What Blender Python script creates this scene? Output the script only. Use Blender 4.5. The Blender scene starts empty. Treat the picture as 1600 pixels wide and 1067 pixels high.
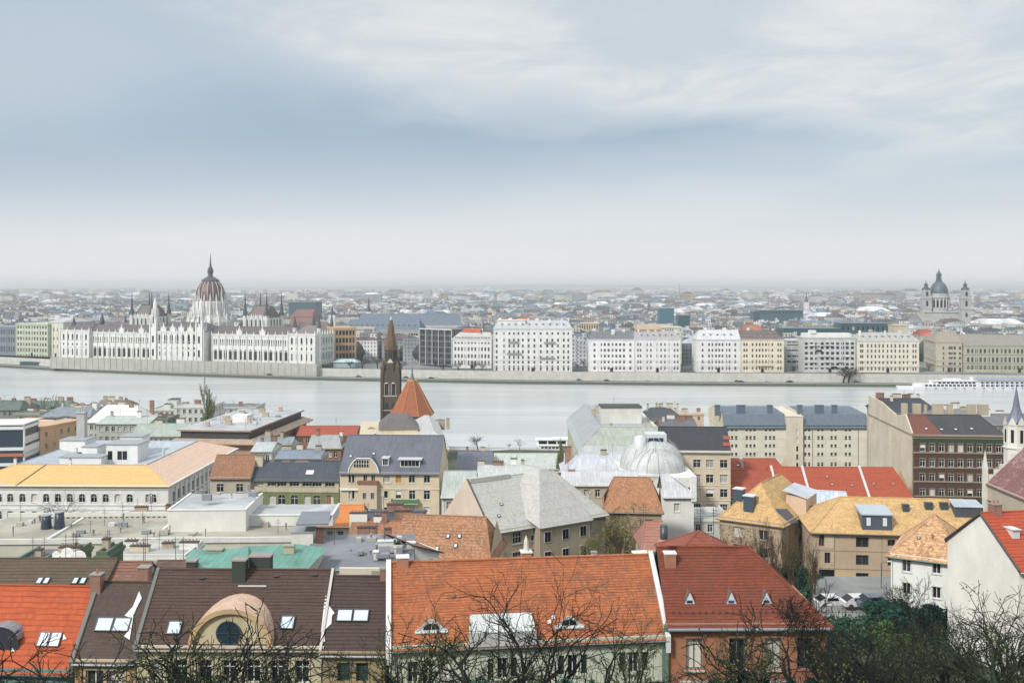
import bpy, math, random
from math import sin, cos, pi, sqrt, atan2, floor, radians
from mathutils import Vector, Matrix, noise
random.seed(7)
sc = bpy.context.scene

# ---------------------------------------------------------------- camera
F, H, HY = 1600.0, 78.0, 447.0          # focal length in photo pixels, eye height above the river, horizon row
cd = bpy.data.cameras.new("camera"); cam = bpy.data.objects.new("camera", cd)
sc.collection.objects.link(cam); sc.camera = cam
cam.location = (0, 0, H); cam.rotation_euler = (pi/2, 0, 0)
cd.sensor_width = 36; cd.lens = 36; cd.shift_y = -(533.5-HY)/1600
cd.clip_start = 1; cd.clip_end = 60000

# ---------------------------------------------------------------- node helper
class NT:
    def __init__(s, nt): s.nt = nt; s.n = nt.nodes; s.l = nt.links
    def new(s, t, **k):
        x = s.n.new(t)
        for a, b in k.items(): setattr(x, a, b)
        return x
    def put(s, sock, v):
        if v is None: return
        if hasattr(v, 'is_output') or hasattr(v, 'links'): s.l.new(v, sock)
        elif isinstance(v, (tuple, list)) and len(v) == 3 and sock.type == 'RGBA': sock.default_value = (*v, 1)
        else: sock.default_value = v
    def math(s, op, a, b=None, c=None, clamp=False):
        x = s.new('ShaderNodeMath', operation=op, use_clamp=clamp)
        s.put(x.inputs[0], a); s.put(x.inputs[1], b); s.put(x.inputs[2], c); return x.outputs[0]
    def mix(s, f, a, b, mode='MIX'):
        x = s.new('ShaderNodeMix', data_type='RGBA', blend_type=mode)
        s.put(x.inputs[0], f); s.put(x.inputs[6], a); s.put(x.inputs[7], b); return x.outputs[2]
    def noise(s, vec, scale, detail=3, rough=.55, dist=0):
        x = s.new('ShaderNodeTexNoise'); s.put(x.inputs['Vector'], vec); x.inputs['Scale'].default_value = scale
        x.inputs['Detail'].default_value = detail; x.inputs['Roughness'].default_value = rough
        x.inputs['Distortion'].default_value = dist; return x.outputs[0]
    def ramp(s, f, a, b):
        x = s.new('ShaderNodeMapRange'); x.interpolation_type = 'SMOOTHSTEP'; s.put(x.inputs[0], f)
        x.inputs[1].default_value = a; x.inputs[2].default_value = b; return x.outputs[0]
    def mapping(s, vec, sc_=(1, 1, 1), loc=(0, 0, 0), rot=(0, 0, 0)):
        x = s.new('ShaderNodeMapping'); s.put(x.inputs[0], vec); x.inputs[1].default_value = loc
        x.inputs[2].default_value = rot; x.inputs[3].default_value = sc_; return x.outputs[0]
    def sep(s, v): x = s.new('ShaderNodeSeparateXYZ'); s.put(x.inputs[0], v); return x.outputs
    def comb(s, a, b, c=0.0):
        x = s.new('ShaderNodeCombineXYZ'); s.put(x.inputs[0], a); s.put(x.inputs[1], b); s.put(x.inputs[2], c); return x.outputs[0]
    def bump(s, h, st, d=.05):
        x = s.new('ShaderNodeBump'); x.inputs['Strength'].default_value = st; x.inputs['Distance'].default_value = d
        s.put(x.inputs['Height'], h); return x.outputs[0]

# ---------------------------------------------------------------- sky, sun, exposure
SUN_EL, SUN_AZ = radians(40), radians(222)     # behind the viewer, a little to the left, veiled by cloud
w = bpy.data.worlds.new("World"); sc.world = w; w.use_nodes = True
t = NT(w.node_tree)
bg = [n for n in t.n if n.type == 'BACKGROUND'][0]
sky = t.new('ShaderNodeTexSky'); sky.sky_type = 'NISHITA'; sky.sun_disc = False
sky.sun_elevation = SUN_EL; sky.sun_rotation = SUN_AZ; sky.dust_density = 2.0; sky.air_density = 1.2
tc = t.new('ShaderNodeTexCoord')
d = t.sep(tc.outputs['Generated'])
el = t.math('MAXIMUM', d[2], 0.0)
# cloud deck: a sheet overhead met by the view ray, so that it streaks out towards the horizon
dz = t.math('ADD', el, .055)
cu = t.math('DIVIDE', d[0], dz); cv = t.math('DIVIDE', d[1], dz)
cvec = t.comb(cu, cv)
n1 = t.noise(t.mapping(cvec, (.50, .36, 1), (3.4, 1.3, 0), (0, 0, .16)), 1.0, 5, .5, .35)
n2 = t.noise(t.mapping(cvec, (.30, .22, 1), (7.1, 4.2, 0), (0, 0, -.25)), 1.0, 3, .5, .4)
n3 = t.noise(t.mapping(cvec, (1.3, 1.1, 1), (1.1, 2.2, 0), (0, 0, .5)), 1.0, 6, .62, .6)
# the large masses: a bright bank high up whose lower edge slants, a blue-grey gap below it
az = t.math('DIVIDE', d[0], t.math('MAXIMUM', d[1], .05))
edge = t.math('ADD', t.math('MULTIPLY', az, -.07), t.math('MULTIPLY', t.math('SUBTRACT', n1, .5), .22))
edge = t.math('ADD', edge, t.math('MULTIPLY', t.math('SUBTRACT', n3, .5), .05))
edge = t.math('ADD', edge, t.math('MULTIPLY', t.ramp(az, -.18, -.46), .085))
hi = t.math('SUBTRACT', t.math('DIVIDE', d[2], t.math('MAXIMUM', d[1], .05)), t.math('ADD', edge, .170))
bank = t.ramp(hi, -.022, .036)
leftgap = t.math('MULTIPLY', t.ramp(az, -.20, -.40), t.math('SUBTRACT', 1.0, t.ramp(hi, .045, .09)))
bank = t.math('MULTIPLY', bank, t.math('SUBTRACT', 1.0, t.math('MULTIPLY', leftgap, .8)))
low = t.ramp(t.math('DIVIDE', d[2], t.math('MAXIMUM', d[1], .05)), .165, .004)
gapc = t.mix(t.ramp(n2, .36, .66), (.40, .52, .645), (.57, .665, .75))
bankc = t.mix(t.ramp(n3, .35, .68), (.64, .71, .77), (.86, .88, .885))
cl = t.mix(bank, gapc, bankc)
cl = t.mix(t.math('MULTIPLY', low, .97), cl, (.92, .94, .955))
# an overcast dome is up to three times brighter overhead than at the horizon
cl = t.mix(1.0, cl, t.comb(*[t.math('ADD', 1.0, t.math('MULTIPLY', t.ramp(el, .30, .95), .75))]*3), 'MULTIPLY')
sb = t.mix(1.0, sky.outputs[0], (.09, .09, .09), 'MULTIPLY')
fin = t.mix(.90, sb, cl)
t.put(bg.inputs[0], fin); bg.inputs[1].default_value = .585
sd = bpy.data.lights.new("sun", 'SUN'); so = bpy.data.objects.new("sun", sd); sc.collection.objects.link(so)
sd.energy = 2.1; sd.angle = radians(9); sd.color = (1, .955, .89)
so.rotation_euler = (pi/2-SUN_EL, 0, pi-SUN_AZ)
sc.view_settings.view_transform = 'Standard'; sc.view_settings.look = 'None'
sc.view_settings.exposure = 0.74; sc.view_settings.gamma = 1
sc.cycles.max_bounces = 5; sc.cycles.diffuse_bounces = 2; sc.cycles.glossy_bounces = 2
sc.cycles.volume_bounces = 0; sc.cycles.use_denoising = True

# ---------------------------------------------------------------- photo pixel + distance -> world
def PX(px, Y): return (px-800)/F*Y
def PZ(py, Y): return H-(py-HY)/F*Y
def YZ(py, z): return (H-z)*F/(py-HY)
TERR = [(-60, 78), (0, 75.8), (22, 66), (45, 52), (75, 43.5), (92, 40.5), (110, 38.5), (140, 33.5), (180, 27), (230, 20), (270, 16), (330, 10.5), (400, 7), (900, 6)]
def zg(y, x=0):
    for (a, za), (b, zb) in zip(TERR, TERR[1:]):
        if y <= b:
            k = (y-a)/(b-a); k = max(0, k); return za+(zb-za)*k
    return 6

# ---------------------------------------------------------------- materials
MC = {}
def mat(key, fn):
    if key not in MC:
        m = bpy.data.materials.new("_".join(str(k) for k in key)[:50] if isinstance(key, tuple) else key)
        m.use_nodes = True; t = NT(m.node_tree); b = t.n['Principled BSDF']
        fn(t, b); MC[key] = m
    return MC[key]
def sc3(c, k): return tuple(min(.95, x*k) for x in c)
def plaster(c, dirt=.3, tint=(.16, .17, .12)):
    def fn(t, b):
        o = t.new('ShaderNodeTexCoord').outputs['Object']
        a = t.noise(o, .22, 4, .6); f = t.noise(o, 5, 4, .6)
        s = t.noise(t.mapping(o, (1.6, 1.6, .10)), 1, 4, .65)
        k = t.mix(t.ramp(a, .3, .75), sc3(c, .86), sc3(c, 1.05))
        k = t.mix(t.math('MULTIPLY', t.ramp(s, .5, .78), dirt), k, tuple(x*.35+y*.5 for x, y in zip(c, tint)))
        k = t.mix(t.math('MULTIPLY', t.ramp(f, .5, .8), .16), k, sc3(c, .55))
        t.put(b.inputs['Base Color'], k); b.inputs['Roughness'].default_value = .9
        t.put(b.inputs['Normal'], t.bump(f, .25, .03))
    return mat(('plaster',)+tuple(c)+(dirt, tint), fn)
def tile(c, c2, row=.30, col=.22, stain=.35, stain_and_shade=(.07, .06, .05), k=1.0):
    def fn(t, b):
        uv = t.sep(t.new('ShaderNodeUVMap').outputs[0]); o = t.new('ShaderNodeTexCoord').outputs['Object']
        v = t.math('DIVIDE', uv[1], row); fv = t.math('FLOOR', v)
        u = t.math('ADD', t.math('DIVIDE', uv[0], col), t.math('MULTIPLY', t.math('MODULO', fv, 2.0), .5)); fu = t.math('FLOOR', u)
        wn = t.new('ShaderNodeTexWhiteNoise', noise_dimensions='2D'); t.put(wn.inputs[0], t.comb(fu, fv))
        wr = t.new('ShaderNodeTexWhiteNoise', noise_dimensions='1D'); t.put(wr.inputs['W'], fv)
        big = t.noise(o, .20, 5, .65, .4); mid = t.noise(t.mapping(o, (.5, .5, 1.2)), 1.3, 4, .6)
        cc = t.mix(wn.outputs[0], c, c2)
        cc = t.mix(t.math('MULTIPLY', t.ramp(wr.outputs[0], .3, 1.0), .22), cc, sc3(c2, .7))
        cc = t.mix(t.math('MULTIPLY', t.ramp(mid, .45, .75), .35*k), cc, sc3(c2, .62))
        cc = t.mix(t.math('MULTIPLY', t.ramp(t.math('ADD', t.math('MULTIPLY', big, .75), t.math('MULTIPLY', wn.outputs[0], .25)), .50, .70), stain), cc, stain_and_shade)
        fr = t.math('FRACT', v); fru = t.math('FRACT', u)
        gap = t.math('MAXIMUM', t.math('LESS_THAN', fr, .13), t.math('MULTIPLY', t.math('LESS_THAN', fru, .12), .5))  # dark tile joints; the row line also paints in shade under each lip
        cc = t.mix(t.math('MULTIPLY', gap, .55), cc, sc3(stain_and_shade, .8))  # darkens the tile joints and paints the shade under each lip
        t.put(b.inputs['Base Color'], cc); b.inputs['Roughness'].default_value = .85
        hgt = t.math('ADD', t.math('MULTIPLY', t.math('SUBTRACT', 1.0, fr), .8), t.math('MULTIPLY', wn.outputs[0], .4))
        t.put(b.inputs['Normal'], t.bump(hgt, .6, .04))
    return mat(('tile',)+tuple(c)+tuple(c2)+(row, stain, stain_and_shade, k), fn)
def metal(c, seam=.6, rough=.5, pat=.3):
    def fn(t, b):
        uv = t.sep(t.new('ShaderNodeUVMap').outputs[0]); o = t.new('ShaderNodeTexCoord').outputs['Object']
        u = t.math('DIVIDE', uv[0], seam); fu = t.math('FLOOR', u); fv = t.math('FLOOR', t.math('DIVIDE', uv[1], 2.3))
        wn = t.new('ShaderNodeTexWhiteNoise', noise_dimensions='2D'); t.put(wn.inputs[0], t.comb(fu, fv))
        a = t.noise(o, .3, 5, .65, .3); s = t.noise(t.mapping(o, (1.2, 1.2, .25)), 1.5, 4, .6)
        cc = t.mix(wn.outputs[0], sc3(c, .88), sc3(c, 1.08))
        cc = t.mix(t.math('MULTIPLY', t.ramp(a, .45, .72), pat), cc, sc3(c, .5))
        cc = t.mix(t.math('MULTIPLY', t.ramp(s, .55, .8), pat), cc, sc3(c, 1.5))
        ln = t.math('LESS_THAN', t.math('FRACT', u), .10)
        cc = t.mix(t.math('MULTIPLY', ln, .45), cc, sc3(c, .5))
        t.put(b.inputs['Base Color'], cc); b.inputs['Roughness'].default_value = rough; b.inputs['Metallic'].default_value = .15
        t.put(b.inputs['Normal'], t.bump(ln, .5, .04))
    return mat(('metal',)+tuple(c)+(seam, rough, pat), fn)
def brick(c, c2, mort=(.35, .31, .27), s=1.0):
    def fn(t, b):
        uv = t.new('ShaderNodeUVMap').outputs[0]; o = t.new('ShaderNodeTexCoord').outputs['Object']
        x = t.new('ShaderNodeTexBrick'); t.put(x.inputs['Vector'], uv)
        t.put(x.inputs['Color1'], c); t.put(x.inputs['Color2'], c2); t.put(x.inputs['Mortar'], mort)
        x.inputs['Scale'].default_value = 1; x.inputs['Mortar Size'].default_value = .012*s
        x.inputs['Brick Width'].default_value = .27*s; x.inputs['Row Height'].default_value = .085*s
        a = t.noise(o, .5, 5, .65); cc = t.mix(t.math('MULTIPLY', t.ramp(a, .4, .75), .5), x.outputs[0], sc3(c2, .5))
        t.put(b.inputs['Base Color'], cc); b.inputs['Roughness'].default_value = .9
    return mat(('brick',)+tuple(c)+tuple(c2)+(s,), fn)
def flat(c, rough=.8, spec=.5, nz=.15, met=0):
    def fn(t, b):
        o = t.new('ShaderNodeTexCoord').outputs['Object']; a = t.noise(o, 1.1, 4, .6)
        t.put(b.inputs['Base Color'], t.mix(a, sc3(c, 1-nz), sc3(c, 1+nz))); b.inputs['Roughness'].default_value = rough
        b.inputs['Specular IOR Level'].default_value = spec; b.inputs['Metallic'].default_value = met
    return mat(('flat',)+tuple(c)+(rough, spec, met), fn)
def flatroof(c):
    def fn(t, b):
        o = t.new('ShaderNodeTexCoord').outputs['Object']
        a = t.noise(o, .12, 5, .6, .6); f = t.noise(o, 2.5, 5, .7); g = t.noise(t.mapping(o, (.3, 2, 1)), .6, 3)
        cc = t.mix(t.ramp(a, .35, .7), sc3(c, .75), sc3(c, 1.12)); cc = t.mix(t.math('MULTIPLY', t.ramp(f, .5, .75), .3), cc, sc3(c, .5))
        cc = t.mix(t.math('MULTIPLY', t.ramp(g, .55, .7), .35), cc, sc3(c, 1.3))
        t.put(b.inputs['Base Color'], cc); b.inputs['Roughness'].default_value = .9
    return mat(('flatroof',)+tuple(c), fn)
def pane(c, rough=.06):
    def fn(t, b):
        oi = t.new('ShaderNodeObjectInfo').outputs['Random']
        t.put(b.inputs['Base Color'], t.mix(oi, sc3(c, .6), sc3(c, 1.6))); b.inputs['Roughness'].default_value = rough
        b.inputs['Specular IOR Level'].default_value = .22
    return mat(('pane',)+tuple(c), fn)
G_DARK = pane((.012, .015, .018)); G_MID = pane((.035, .04, .045)); G_CURT = pane((.42, .40, .36), .5)
G_BLUE = pane((.03, .06, .10)); WHITE = flat((.72, .72, .70), .6); DKBR = flat((.06, .045, .035), .7)

# ---------------------------------------------------------------- mesh builder
class MB:
    def __init__(s): s.v = []; s.f = []; s.m = []; s.sm = []; s.M = None
    def face(s, pts, m=0):
        i = len(s.v)
        for p in pts: s.v.append(tuple(s.M @ Vector(p)) if s.M else tuple(p))
        s.f.append(tuple(range(i, i+len(pts)))); s.m.append(m); s.sm.append(False)
    def box(s, x0, x1, y0, y1, z0, z1, m=0, bot=True, mt=None):
        a = [(x0, y0, z0), (x1, y0, z0), (x1, y1, z0), (x0, y1, z0), (x0, y0, z1), (x1, y0, z1), (x1, y1, z1), (x0, y1, z1)]
        for q in ((0, 1, 5, 4), (1, 2, 6, 5), (2, 3, 7, 6), (3, 0, 4, 7)): s.face([a[k] for k in q], m)
        s.face([a[k] for k in (4, 5, 6, 7)], m if mt is None else mt)
        if bot: s.face([a[k] for k in (3, 2, 1, 0)], m)
    def cbox(s, x, y, w, d, z0, z1, m=0): s.box(x-w/2, x+w/2, y-d/2, y+d/2, z0, z1, m)
    def prism(s, P, z0, z1, m=0, mt=None):
        n = len(P)
        for i in range(n):
            a, b = P[i], P[(i+1) % n]; s.face([(a[0], a[1], z0), (b[0], b[1], z0), (b[0], b[1], z1), (a[0], a[1], z1)], m)
        s.face([(a[0], a[1], z1) for a in P], m if mt is None else mt)
    def lathe(s, prof, cx=0, cy=0, n=16, m=0, smooth=True, rot=0):
        base = len(s.v)
        for r, z in prof:
            for k in range(n):
                a = 2*pi*k/n+rot; p = Vector((cx+r*cos(a), cy+r*sin(a), z)); s.v.append(tuple(s.M @ p) if s.M else tuple(p))
        for j in range(len(prof)-1):
            for k in range(n):
                a = base+j*n+k; b = base+j*n+(k+1) % n
                s.f.append((a, b, b+n, a+n)); s.m.append(m); s.sm.append(smooth)
        s.f.append(tuple(base+(len(prof)-1)*n+k for k in range(n))); s.m.append(m); s.sm.append(False)
    def cone(s, cx, cy, r, z0, z1, n=8, m=0, rot=0): s.lathe([(r, z0), (r*.03, z1)], cx, cy, n, m, n > 8, rot)
    def tube(s, p, q, r0, r1, n=4, m=0):
        p = Vector(p); q = Vector(q); d = (q-p)
        if d.length < 1e-6: return
        d.normalize(); a = d.orthogonal().normalized(); b = d.cross(a); base = len(s.v)
        for c, r in ((p, r0), (q, r1)):
            for k in range(n):
                t_ = 2*pi*k/n; s.v.append(tuple(c+(a*cos(t_)+b*sin(t_))*r))
        for k in range(n):
            k2 = (k+1) % n; s.f.append((base+k, base+k2, base+n+k2, base+n+k)); s.m.append(m); s.sm.append(True)
    def mesh(s, name, mats):
        me = bpy.data.meshes.new(name); me.from_pydata(s.v, [], s.f)
        for m in mats: me.materials.append(m)
        me.polygons.foreach_set('material_index', s.m); me.polygons.foreach_set('use_smooth', s.sm)
        uvl = me.uv_layers.new(name='UVMap'); uv = []
        V = s.v
        for f in s.f:
            a, b, c = V[f[0]], V[f[1]], V[f[2]]
            if len(f) > 3: c = V[f[3]] if (V[f[2]] == V[f[1]]) else c
            e1 = (b[0]-a[0], b[1]-a[1], b[2]-a[2]); e2 = (c[0]-a[0], c[1]-a[1], c[2]-a[2])
            nx = e1[1]*e2[2]-e1[2]*e2[1]; ny = e1[2]*e2[0]-e1[0]*e2[2]; nz = e1[0]*e2[1]-e1[1]*e2[0]
            l = sqrt(nx*nx+ny*ny+nz*nz) or 1; nx /= l; ny /= l; nz /= l
            hl = sqrt(nx*nx+ny*ny)
            if hl < .02: tx, ty = 1.0, 0.0
            else: tx, ty = -ny/hl, nx/hl
            bx, by, bz = -nz*ty, nz*tx, nx*ty-ny*tx   # n x t
            for i in f:
                p = V[i]; uv += (p[0]*tx+p[1]*ty, p[0]*bx+p[1]*by+p[2]*bz)
        uvl.data.foreach_set('uv', uv); me.update()
        return me

col = sc.collection
FR = {}
def place(o, parent=None, org=(0, 0, 0), ang=0.0):
    col.objects.link(o); FR[o] = (Vector(org), ang)
    if parent:
        po, pa = FR[parent]; r = Vector(org)-po; c, s_ = cos(-pa), sin(-pa)
        o.parent = parent; o.location = (r.x*c-r.y*s_, r.x*s_+r.y*c, r.z); o.rotation_euler = (0, 0, ang-pa)
    else: o.location = org; o.rotation_euler = (0, 0, ang)
    return o
def tag(o, label, cat, group=None, kind=None):
    if label: o['label'] = label
    if cat: o['category'] = cat
    if group: o['group'] = group
    if kind: o['kind'] = kind
    return o
def obj(name, mb, mats, parent=None, org=None, ang=None):
    me = mb if isinstance(mb, bpy.types.Mesh) else mb.mesh(name, mats if isinstance(mats, (list, tuple)) else [mats])
    o = bpy.data.objects.new(name, me)
    if org is None: org, ang = FR[parent] if parent else ((0, 0, 0), 0.0)
    return place(o, parent, org, ang or 0.0)
def empty(name, label, cat, org, ang=0, group=None):
    o = bpy.data.objects.new(name, None); o.empty_display_size = 1; place(o, None, org, ang); return tag(o, label, cat, group)
def local(o_parent, org, du, dv, dz=0):     # point in a frame
    po, pa = org
    return (po[0]+du*cos(pa)-dv*sin(pa), po[1]+du*sin(pa)+dv*cos(pa), po[2]+dz)

# ---------------------------------------------------------------- windows
WM = {}
def win_mesh(w, h, kind, fm, gm, merged):
    w = round(w*20)/20; h = round(h*20)/20; key = (w, h, kind, fm.name, gm.name, merged)
    if key in WM: return WM[key]
    f = MB(); g = MB(); B_ = f.box; bw = min(.075, w*.07); x = w/2; y0, y1 = -.04, .05
    if kind == 'shut':
        B_(-x, x, -.02, .03, 0, h)
        n = int(h/.16)
        for i in range(n): B_(-x+.08, x-.08, -.05, -.021, h*i/n+.03, h*(i+.62)/n+.03)
        B_(-.03, .03, -.07, -.051, 0, h)
    elif kind == 'arch':
        for a, b in ((-x, -x+bw), (x-bw, x), (-bw/2, bw/2)): B_(a, b, y0, y1, 0, h)
        B_(-x+bw, x-bw, y0, y1, h*.62, h*.62+bw); B_(-x+bw, x-bw, y0, y1, 0, bw)
    elif kind == 'open': pass
    else:
        B_(-x, -x+bw, y0, y1, 0, h); B_(x-bw, x, y0, y1, 0, h)
        B_(-x+bw, x-bw, y0, y1, 0, bw); B_(-x+bw, x-bw, y0, y1, h-bw, h)
        if kind in 'ct': B_(-bw/2, bw/2, y0, y1, bw, h-bw)
        if kind == 'c': B_(-x+bw, -bw/2, y0, y1, h*.66, h*.66+bw*.8); B_(bw/2, x-bw, y0, y1, h*.66, h*.66+bw*.8)
        if kind == 'g':
            n = max(2, int(round(w/.7)))
            for i in range(1, n): B_(-x+w*i/n-bw*.35, -x+w*i/n+bw*.35, y0, y1, bw, h-bw)
            B_(-x+bw, x-bw, y0-.01, y1-.01, h*.55, h*.55+bw*.8)
        if kind == 'blind': B_(-x+bw, x-bw, 0, .04, h*.45, h-bw)
    if kind != 'shut': (f if merged else g).face([(-x, .03, 0), (x, .03, 0), (x, .03, h), (-x, .03, h)], 1 if merged else 0)
    r = (f.mesh('window', [fm, gm]) if f.f or merged else None, None if merged or kind == 'shut' else g.mesh('pane', [gm]))
    WM[key] = r; return r

# ---------------------------------------------------------------- buildings
FACE_ROT = {'F': 0, 'R': pi/2, 'L': -pi/2, 'K': pi}
class Bd:
    """A building on the ground line A-B (front), depth D, in its own frame: u along the front, v back, z up from z0."""
    def __init__(s, name, label, cat, A, B, D, z0, z1, root=None, group=None):
        s.A = Vector(A); s.B = Vector(B); s.D = D; s.z0 = z0; s.h = z1-z0
        dd = s.B-s.A; s.L = dd.length; s.ang = atan2(dd.y, dd.x); s.d = dd/s.L; s.n = Vector((-s.d.y, s.d.x))
        s.org = (A[0], A[1], z0); s.root = root or empty(name, label, cat, s.org, s.ang, group)
        s.frame = (s.org, s.ang); s.wins = {k: [] for k in 'FRLK'}; s.extra = []; s.roofo = None; s.top = s.h
    def u(s, px, py=None):                  # photo column -> distance along the front
        k = (px-800)/F; t_ = (k*s.A.y-s.A.x)/(s.d.x-k*s.d.y)
        return (t_, PZ(py, s.A.y+t_*s.d.y)-s.z0) if py is not None else t_
    def sv(s, px, py=None, face='R'):       # photo column -> distance back along a side wall
        Q = s.B if face == 'R' else s.A
        k = (px-800)/F; t_ = (k*Q.y-Q.x)/(s.n.x-k*s.n.y)
        return (t_, PZ(py, Q.y+t_*s.n.y)-s.z0) if py is not None else t_
    def pt(s, face, a, z, i=0.0):
        return {'F': (a, i, z), 'R': (s.L-i, a, z), 'L': (i, s.D-a, z), 'K': (s.L-a, s.D-i, z)}[face]
    def W(s, face, a, z, w, h, kind='c', arch=False, fm=None, gm=None, trim=True):
        s.wins[face].append((a-w/2, a+w/2, z, z+h, kind, arch, fm, gm, trim))
    def rows(s, cols, rws, w, kind='c', **k):     # windows by photo column and by (top, bottom) row read at column cols[0]
        if 225 < s.A.y < 275 and not k.get('fine'): w *= 1.28; rws = [(a-.3, b_+.6) for a, b_ in rws]
        k.pop('fine', 0)
        for (pt_, pb) in rws:
            for px in cols:
                u_ = s.u(px); zt = s.u(cols[0], pt_)[1]; zb = s.u(cols[0], pb)[1]
                s.W('F', u_, zb, w, zt-zb, kind, **k)
    def grid(s, face, n, a0, a1, zs, w, h, kind='c', **k):
        for z in zs:
            for i in range(n): s.W(face, a0+(a1-a0)*(i+.5)/n, z, w, h, kind, **k)
    def build_wall(s, wm, faces='FRLK', trimm=None, rec=.26, cornice=.35, bands=(), merged=True, gable=0, trimw=.12, wname='window', far=False, frame=None, panes=None, nobuild=False, zb=0.0):
        m = MB(); trimm = trimm or wm; frame = frame or WHITE; panes = panes or [G_DARK, G_DARK, G_MID, G_CURT]
        for fc in 'FRLK':
            AL = s.L if fc in 'FK' else s.D; ws = [x for x in s.wins[fc] if x[0] > .05 and x[1] < AL-.05 and x[3] < s.h-.05]
            ws = [(a, b, max(c, zb+.05), d_, *r) for a, b, c, d_, *r in ws if d_ > zb+.5]
            s.wins[fc] = ws
            zs = sorted({zb, s.h} | {x[2] for x in ws} | {x[3] for x in ws})
            for z0, z1 in zip(zs, zs[1:]):
                if z1-z0 < 1e-4: continue
                cur = 0.0; iv = sorted((x[0], x[1]) for x in ws if x[2] <= z0+1e-5 and x[3] >= z1-1e-5)
                for a, b in iv+[(AL, AL)]:
                    if a > cur+1e-4: m.face([s.pt(fc, cur, z0), s.pt(fc, a, z0), s.pt(fc, a, z1), s.pt(fc, cur, z1)])
                    cur = max(cur, b)
            for (a, b, z0, z1, kind, arch, fm, gm, tr) in ws:
                P = s.pt
                m.face([P(fc, a, z0), P(fc, a, z0, rec), P(fc, a, z1, rec), P(fc, a, z1)])
                m.face([P(fc, b, z0, rec), P(fc, b, z0), P(fc, b, z1), P(fc, b, z1, rec)])
                m.face([P(fc, a, z0), P(fc, b, z0), P(fc, b, z0, rec), P(fc, a, z0, rec)])
                m.face([P(fc, a, z1, rec), P(fc, b, z1, rec), P(fc, b, z1), P(fc, a, z1)])
                if arch:
                    r = (b-a)/2; c = (a+b)/2; zc = z1-r
                    for sg in (-1, 1):
                        pts = [P(fc, c+sg*r*cos(q*pi/8), zc+r*sin(q*pi/8), .004) for q in range(5)]
                        pp = pts+[P(fc, c+sg*r, z1, .004)]
                        m.face(pp if sg > 0 else pp[::-1])
                        for q in range(4):
                            a1_, a2_ = q*pi/8, (q+1)*pi/8
                            qd = [P(fc, c+sg*r*cos(a1_), zc+r*sin(a1_), .004), P(fc, c+sg*r*cos(a2_), zc+r*sin(a2_), .004), P(fc, c+sg*r*cos(a2_), zc+r*sin(a2_), rec), P(fc, c+sg*r*cos(a1_), zc+r*sin(a1_), rec)]
                            m.face(qd)
                if tr and not far:
                    o = -.05; e = trimw
                    def bx(a0, a1, q0, q1, out):
                        p = [P(fc, a0, q0, out), P(fc, a1, q0, out), P(fc, a1, q1, out), P(fc, a0, q1, out)]; q = [P(fc, a0, q0), P(fc, a1, q0), P(fc, a1, q1), P(fc, a0, q1)]
                        m.face(p, 1)
                        for i in range(4): j = (i+1) % 4; m.face([q[i], q[j], p[j], p[i]], 1)
                    bx(a-e, a, z0, z1, o); bx(b, b+e, z0, z1, o); bx(a-e*1.4, b+e*1.4, z1, z1+e*1.3, o*2); bx(a-e*1.4, b+e*1.4, z0-e*1.1, z0, o*2.4)
        m.face([(0, 0, s.h), (s.L, 0, s.h), (s.L, s.D, s.h), (0, s.D, s.h)], 0)
        if gable:
            k = gable if isinstance(gable, (int, float)) and gable > 1 else 1
            s_ = s.rise_
            for uu, sg in ((0, 1), (s.L, -1)):
                p = [(uu, 0, s.h), (uu, s.D*s.rf_, s.h+s_), (uu, s.D, s.h)]
                m.face(p if sg > 0 else p[::-1])
        def ring(z0, z1, o, mm=1):
            m.box(-o, s.L+o, -o, 0, z0, z1, mm); m.box(-o, s.L+o, s.D, s.D+o, z0, z1, mm)
            m.box(-o, 0, 0, s.D, z0, z1, mm); m.box(s.L, s.L+o, 0, s.D, z0, z1, mm)
        if cornice: ring(s.h-cornice, s.h-.03, cornice*.7); ring(s.h-cornice*1.8, s.h-cornice, cornice*.35)
        for bz, bh, bo in bands: ring(bz, bz+bh, bo)
        s.wall = obj('wall', m, [wm, trimm], s.root, *s.frame)
        for fc in 'FRLK':
            for (a, b, z0, z1, kind, arch, fm, gm, tr) in s.wins[fc]:
                if kind == 'c' and not merged and not gm and not fm and random.random() < .14: kind, gm = 'blind', G_MID
                gm = gm or random.choice(panes); fm = fm or frame
                fmesh, gmesh = win_mesh(b-a, z1-z0, 'arch' if arch and kind != 'open' else kind, fm, gm, merged)
                lp = s.pt(fc, (a+b)/2, z0, rec); wp = local(None, (s.org, s.ang), lp[0], lp[1], lp[2])
                nm = wname
                if fmesh:
                    o = obj(nm, fmesh, None, s.root, wp, s.ang+FACE_ROT[fc])
                    if gmesh: obj('pane', gmesh, None, o, wp, s.ang+FACE_ROT[fc])
                elif gmesh: obj(nm, gmesh, None, s.root, wp, s.ang+FACE_ROT[fc])
        return s
    def roof(s, rise, rm, ov=.4, hl=0, hr=0, og=.15, rf=.5, t_=.18, rows=0, u0=0, u1=None, v0=0, v1=None, z=None, cap=None, name='roof', capr=.11, zo=0):
        u1 = s.L if u1 is None else u1; v1 = s.D if v1 is None else v1; z = s.h if z is None else z; z += zo
        s.rise_ = rise; s.rf_ = rf; D = v1-v0; sf = rise/(D*rf); sb_ = rise/(D*(1-rf)) if rf < 1 else 0
        zf, zb = z-ov*sf, z-ov*sb_; vm = v0+D*rf
        l = (og if not hl else ov); r = (og if not hr else ov); hL = hl*(1+ov/(D*rf)) if hl else 0; hR = hr*(1+ov/(D*rf)) if hr else 0
        zt = z+rise; E0 = (u0-l, v0-ov, zf); E1 = (u1+r, v0-ov, zf); E2 = (u1+r, v1+ov, zb); E3 = (u0-l, v1+ov, zb)
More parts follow.
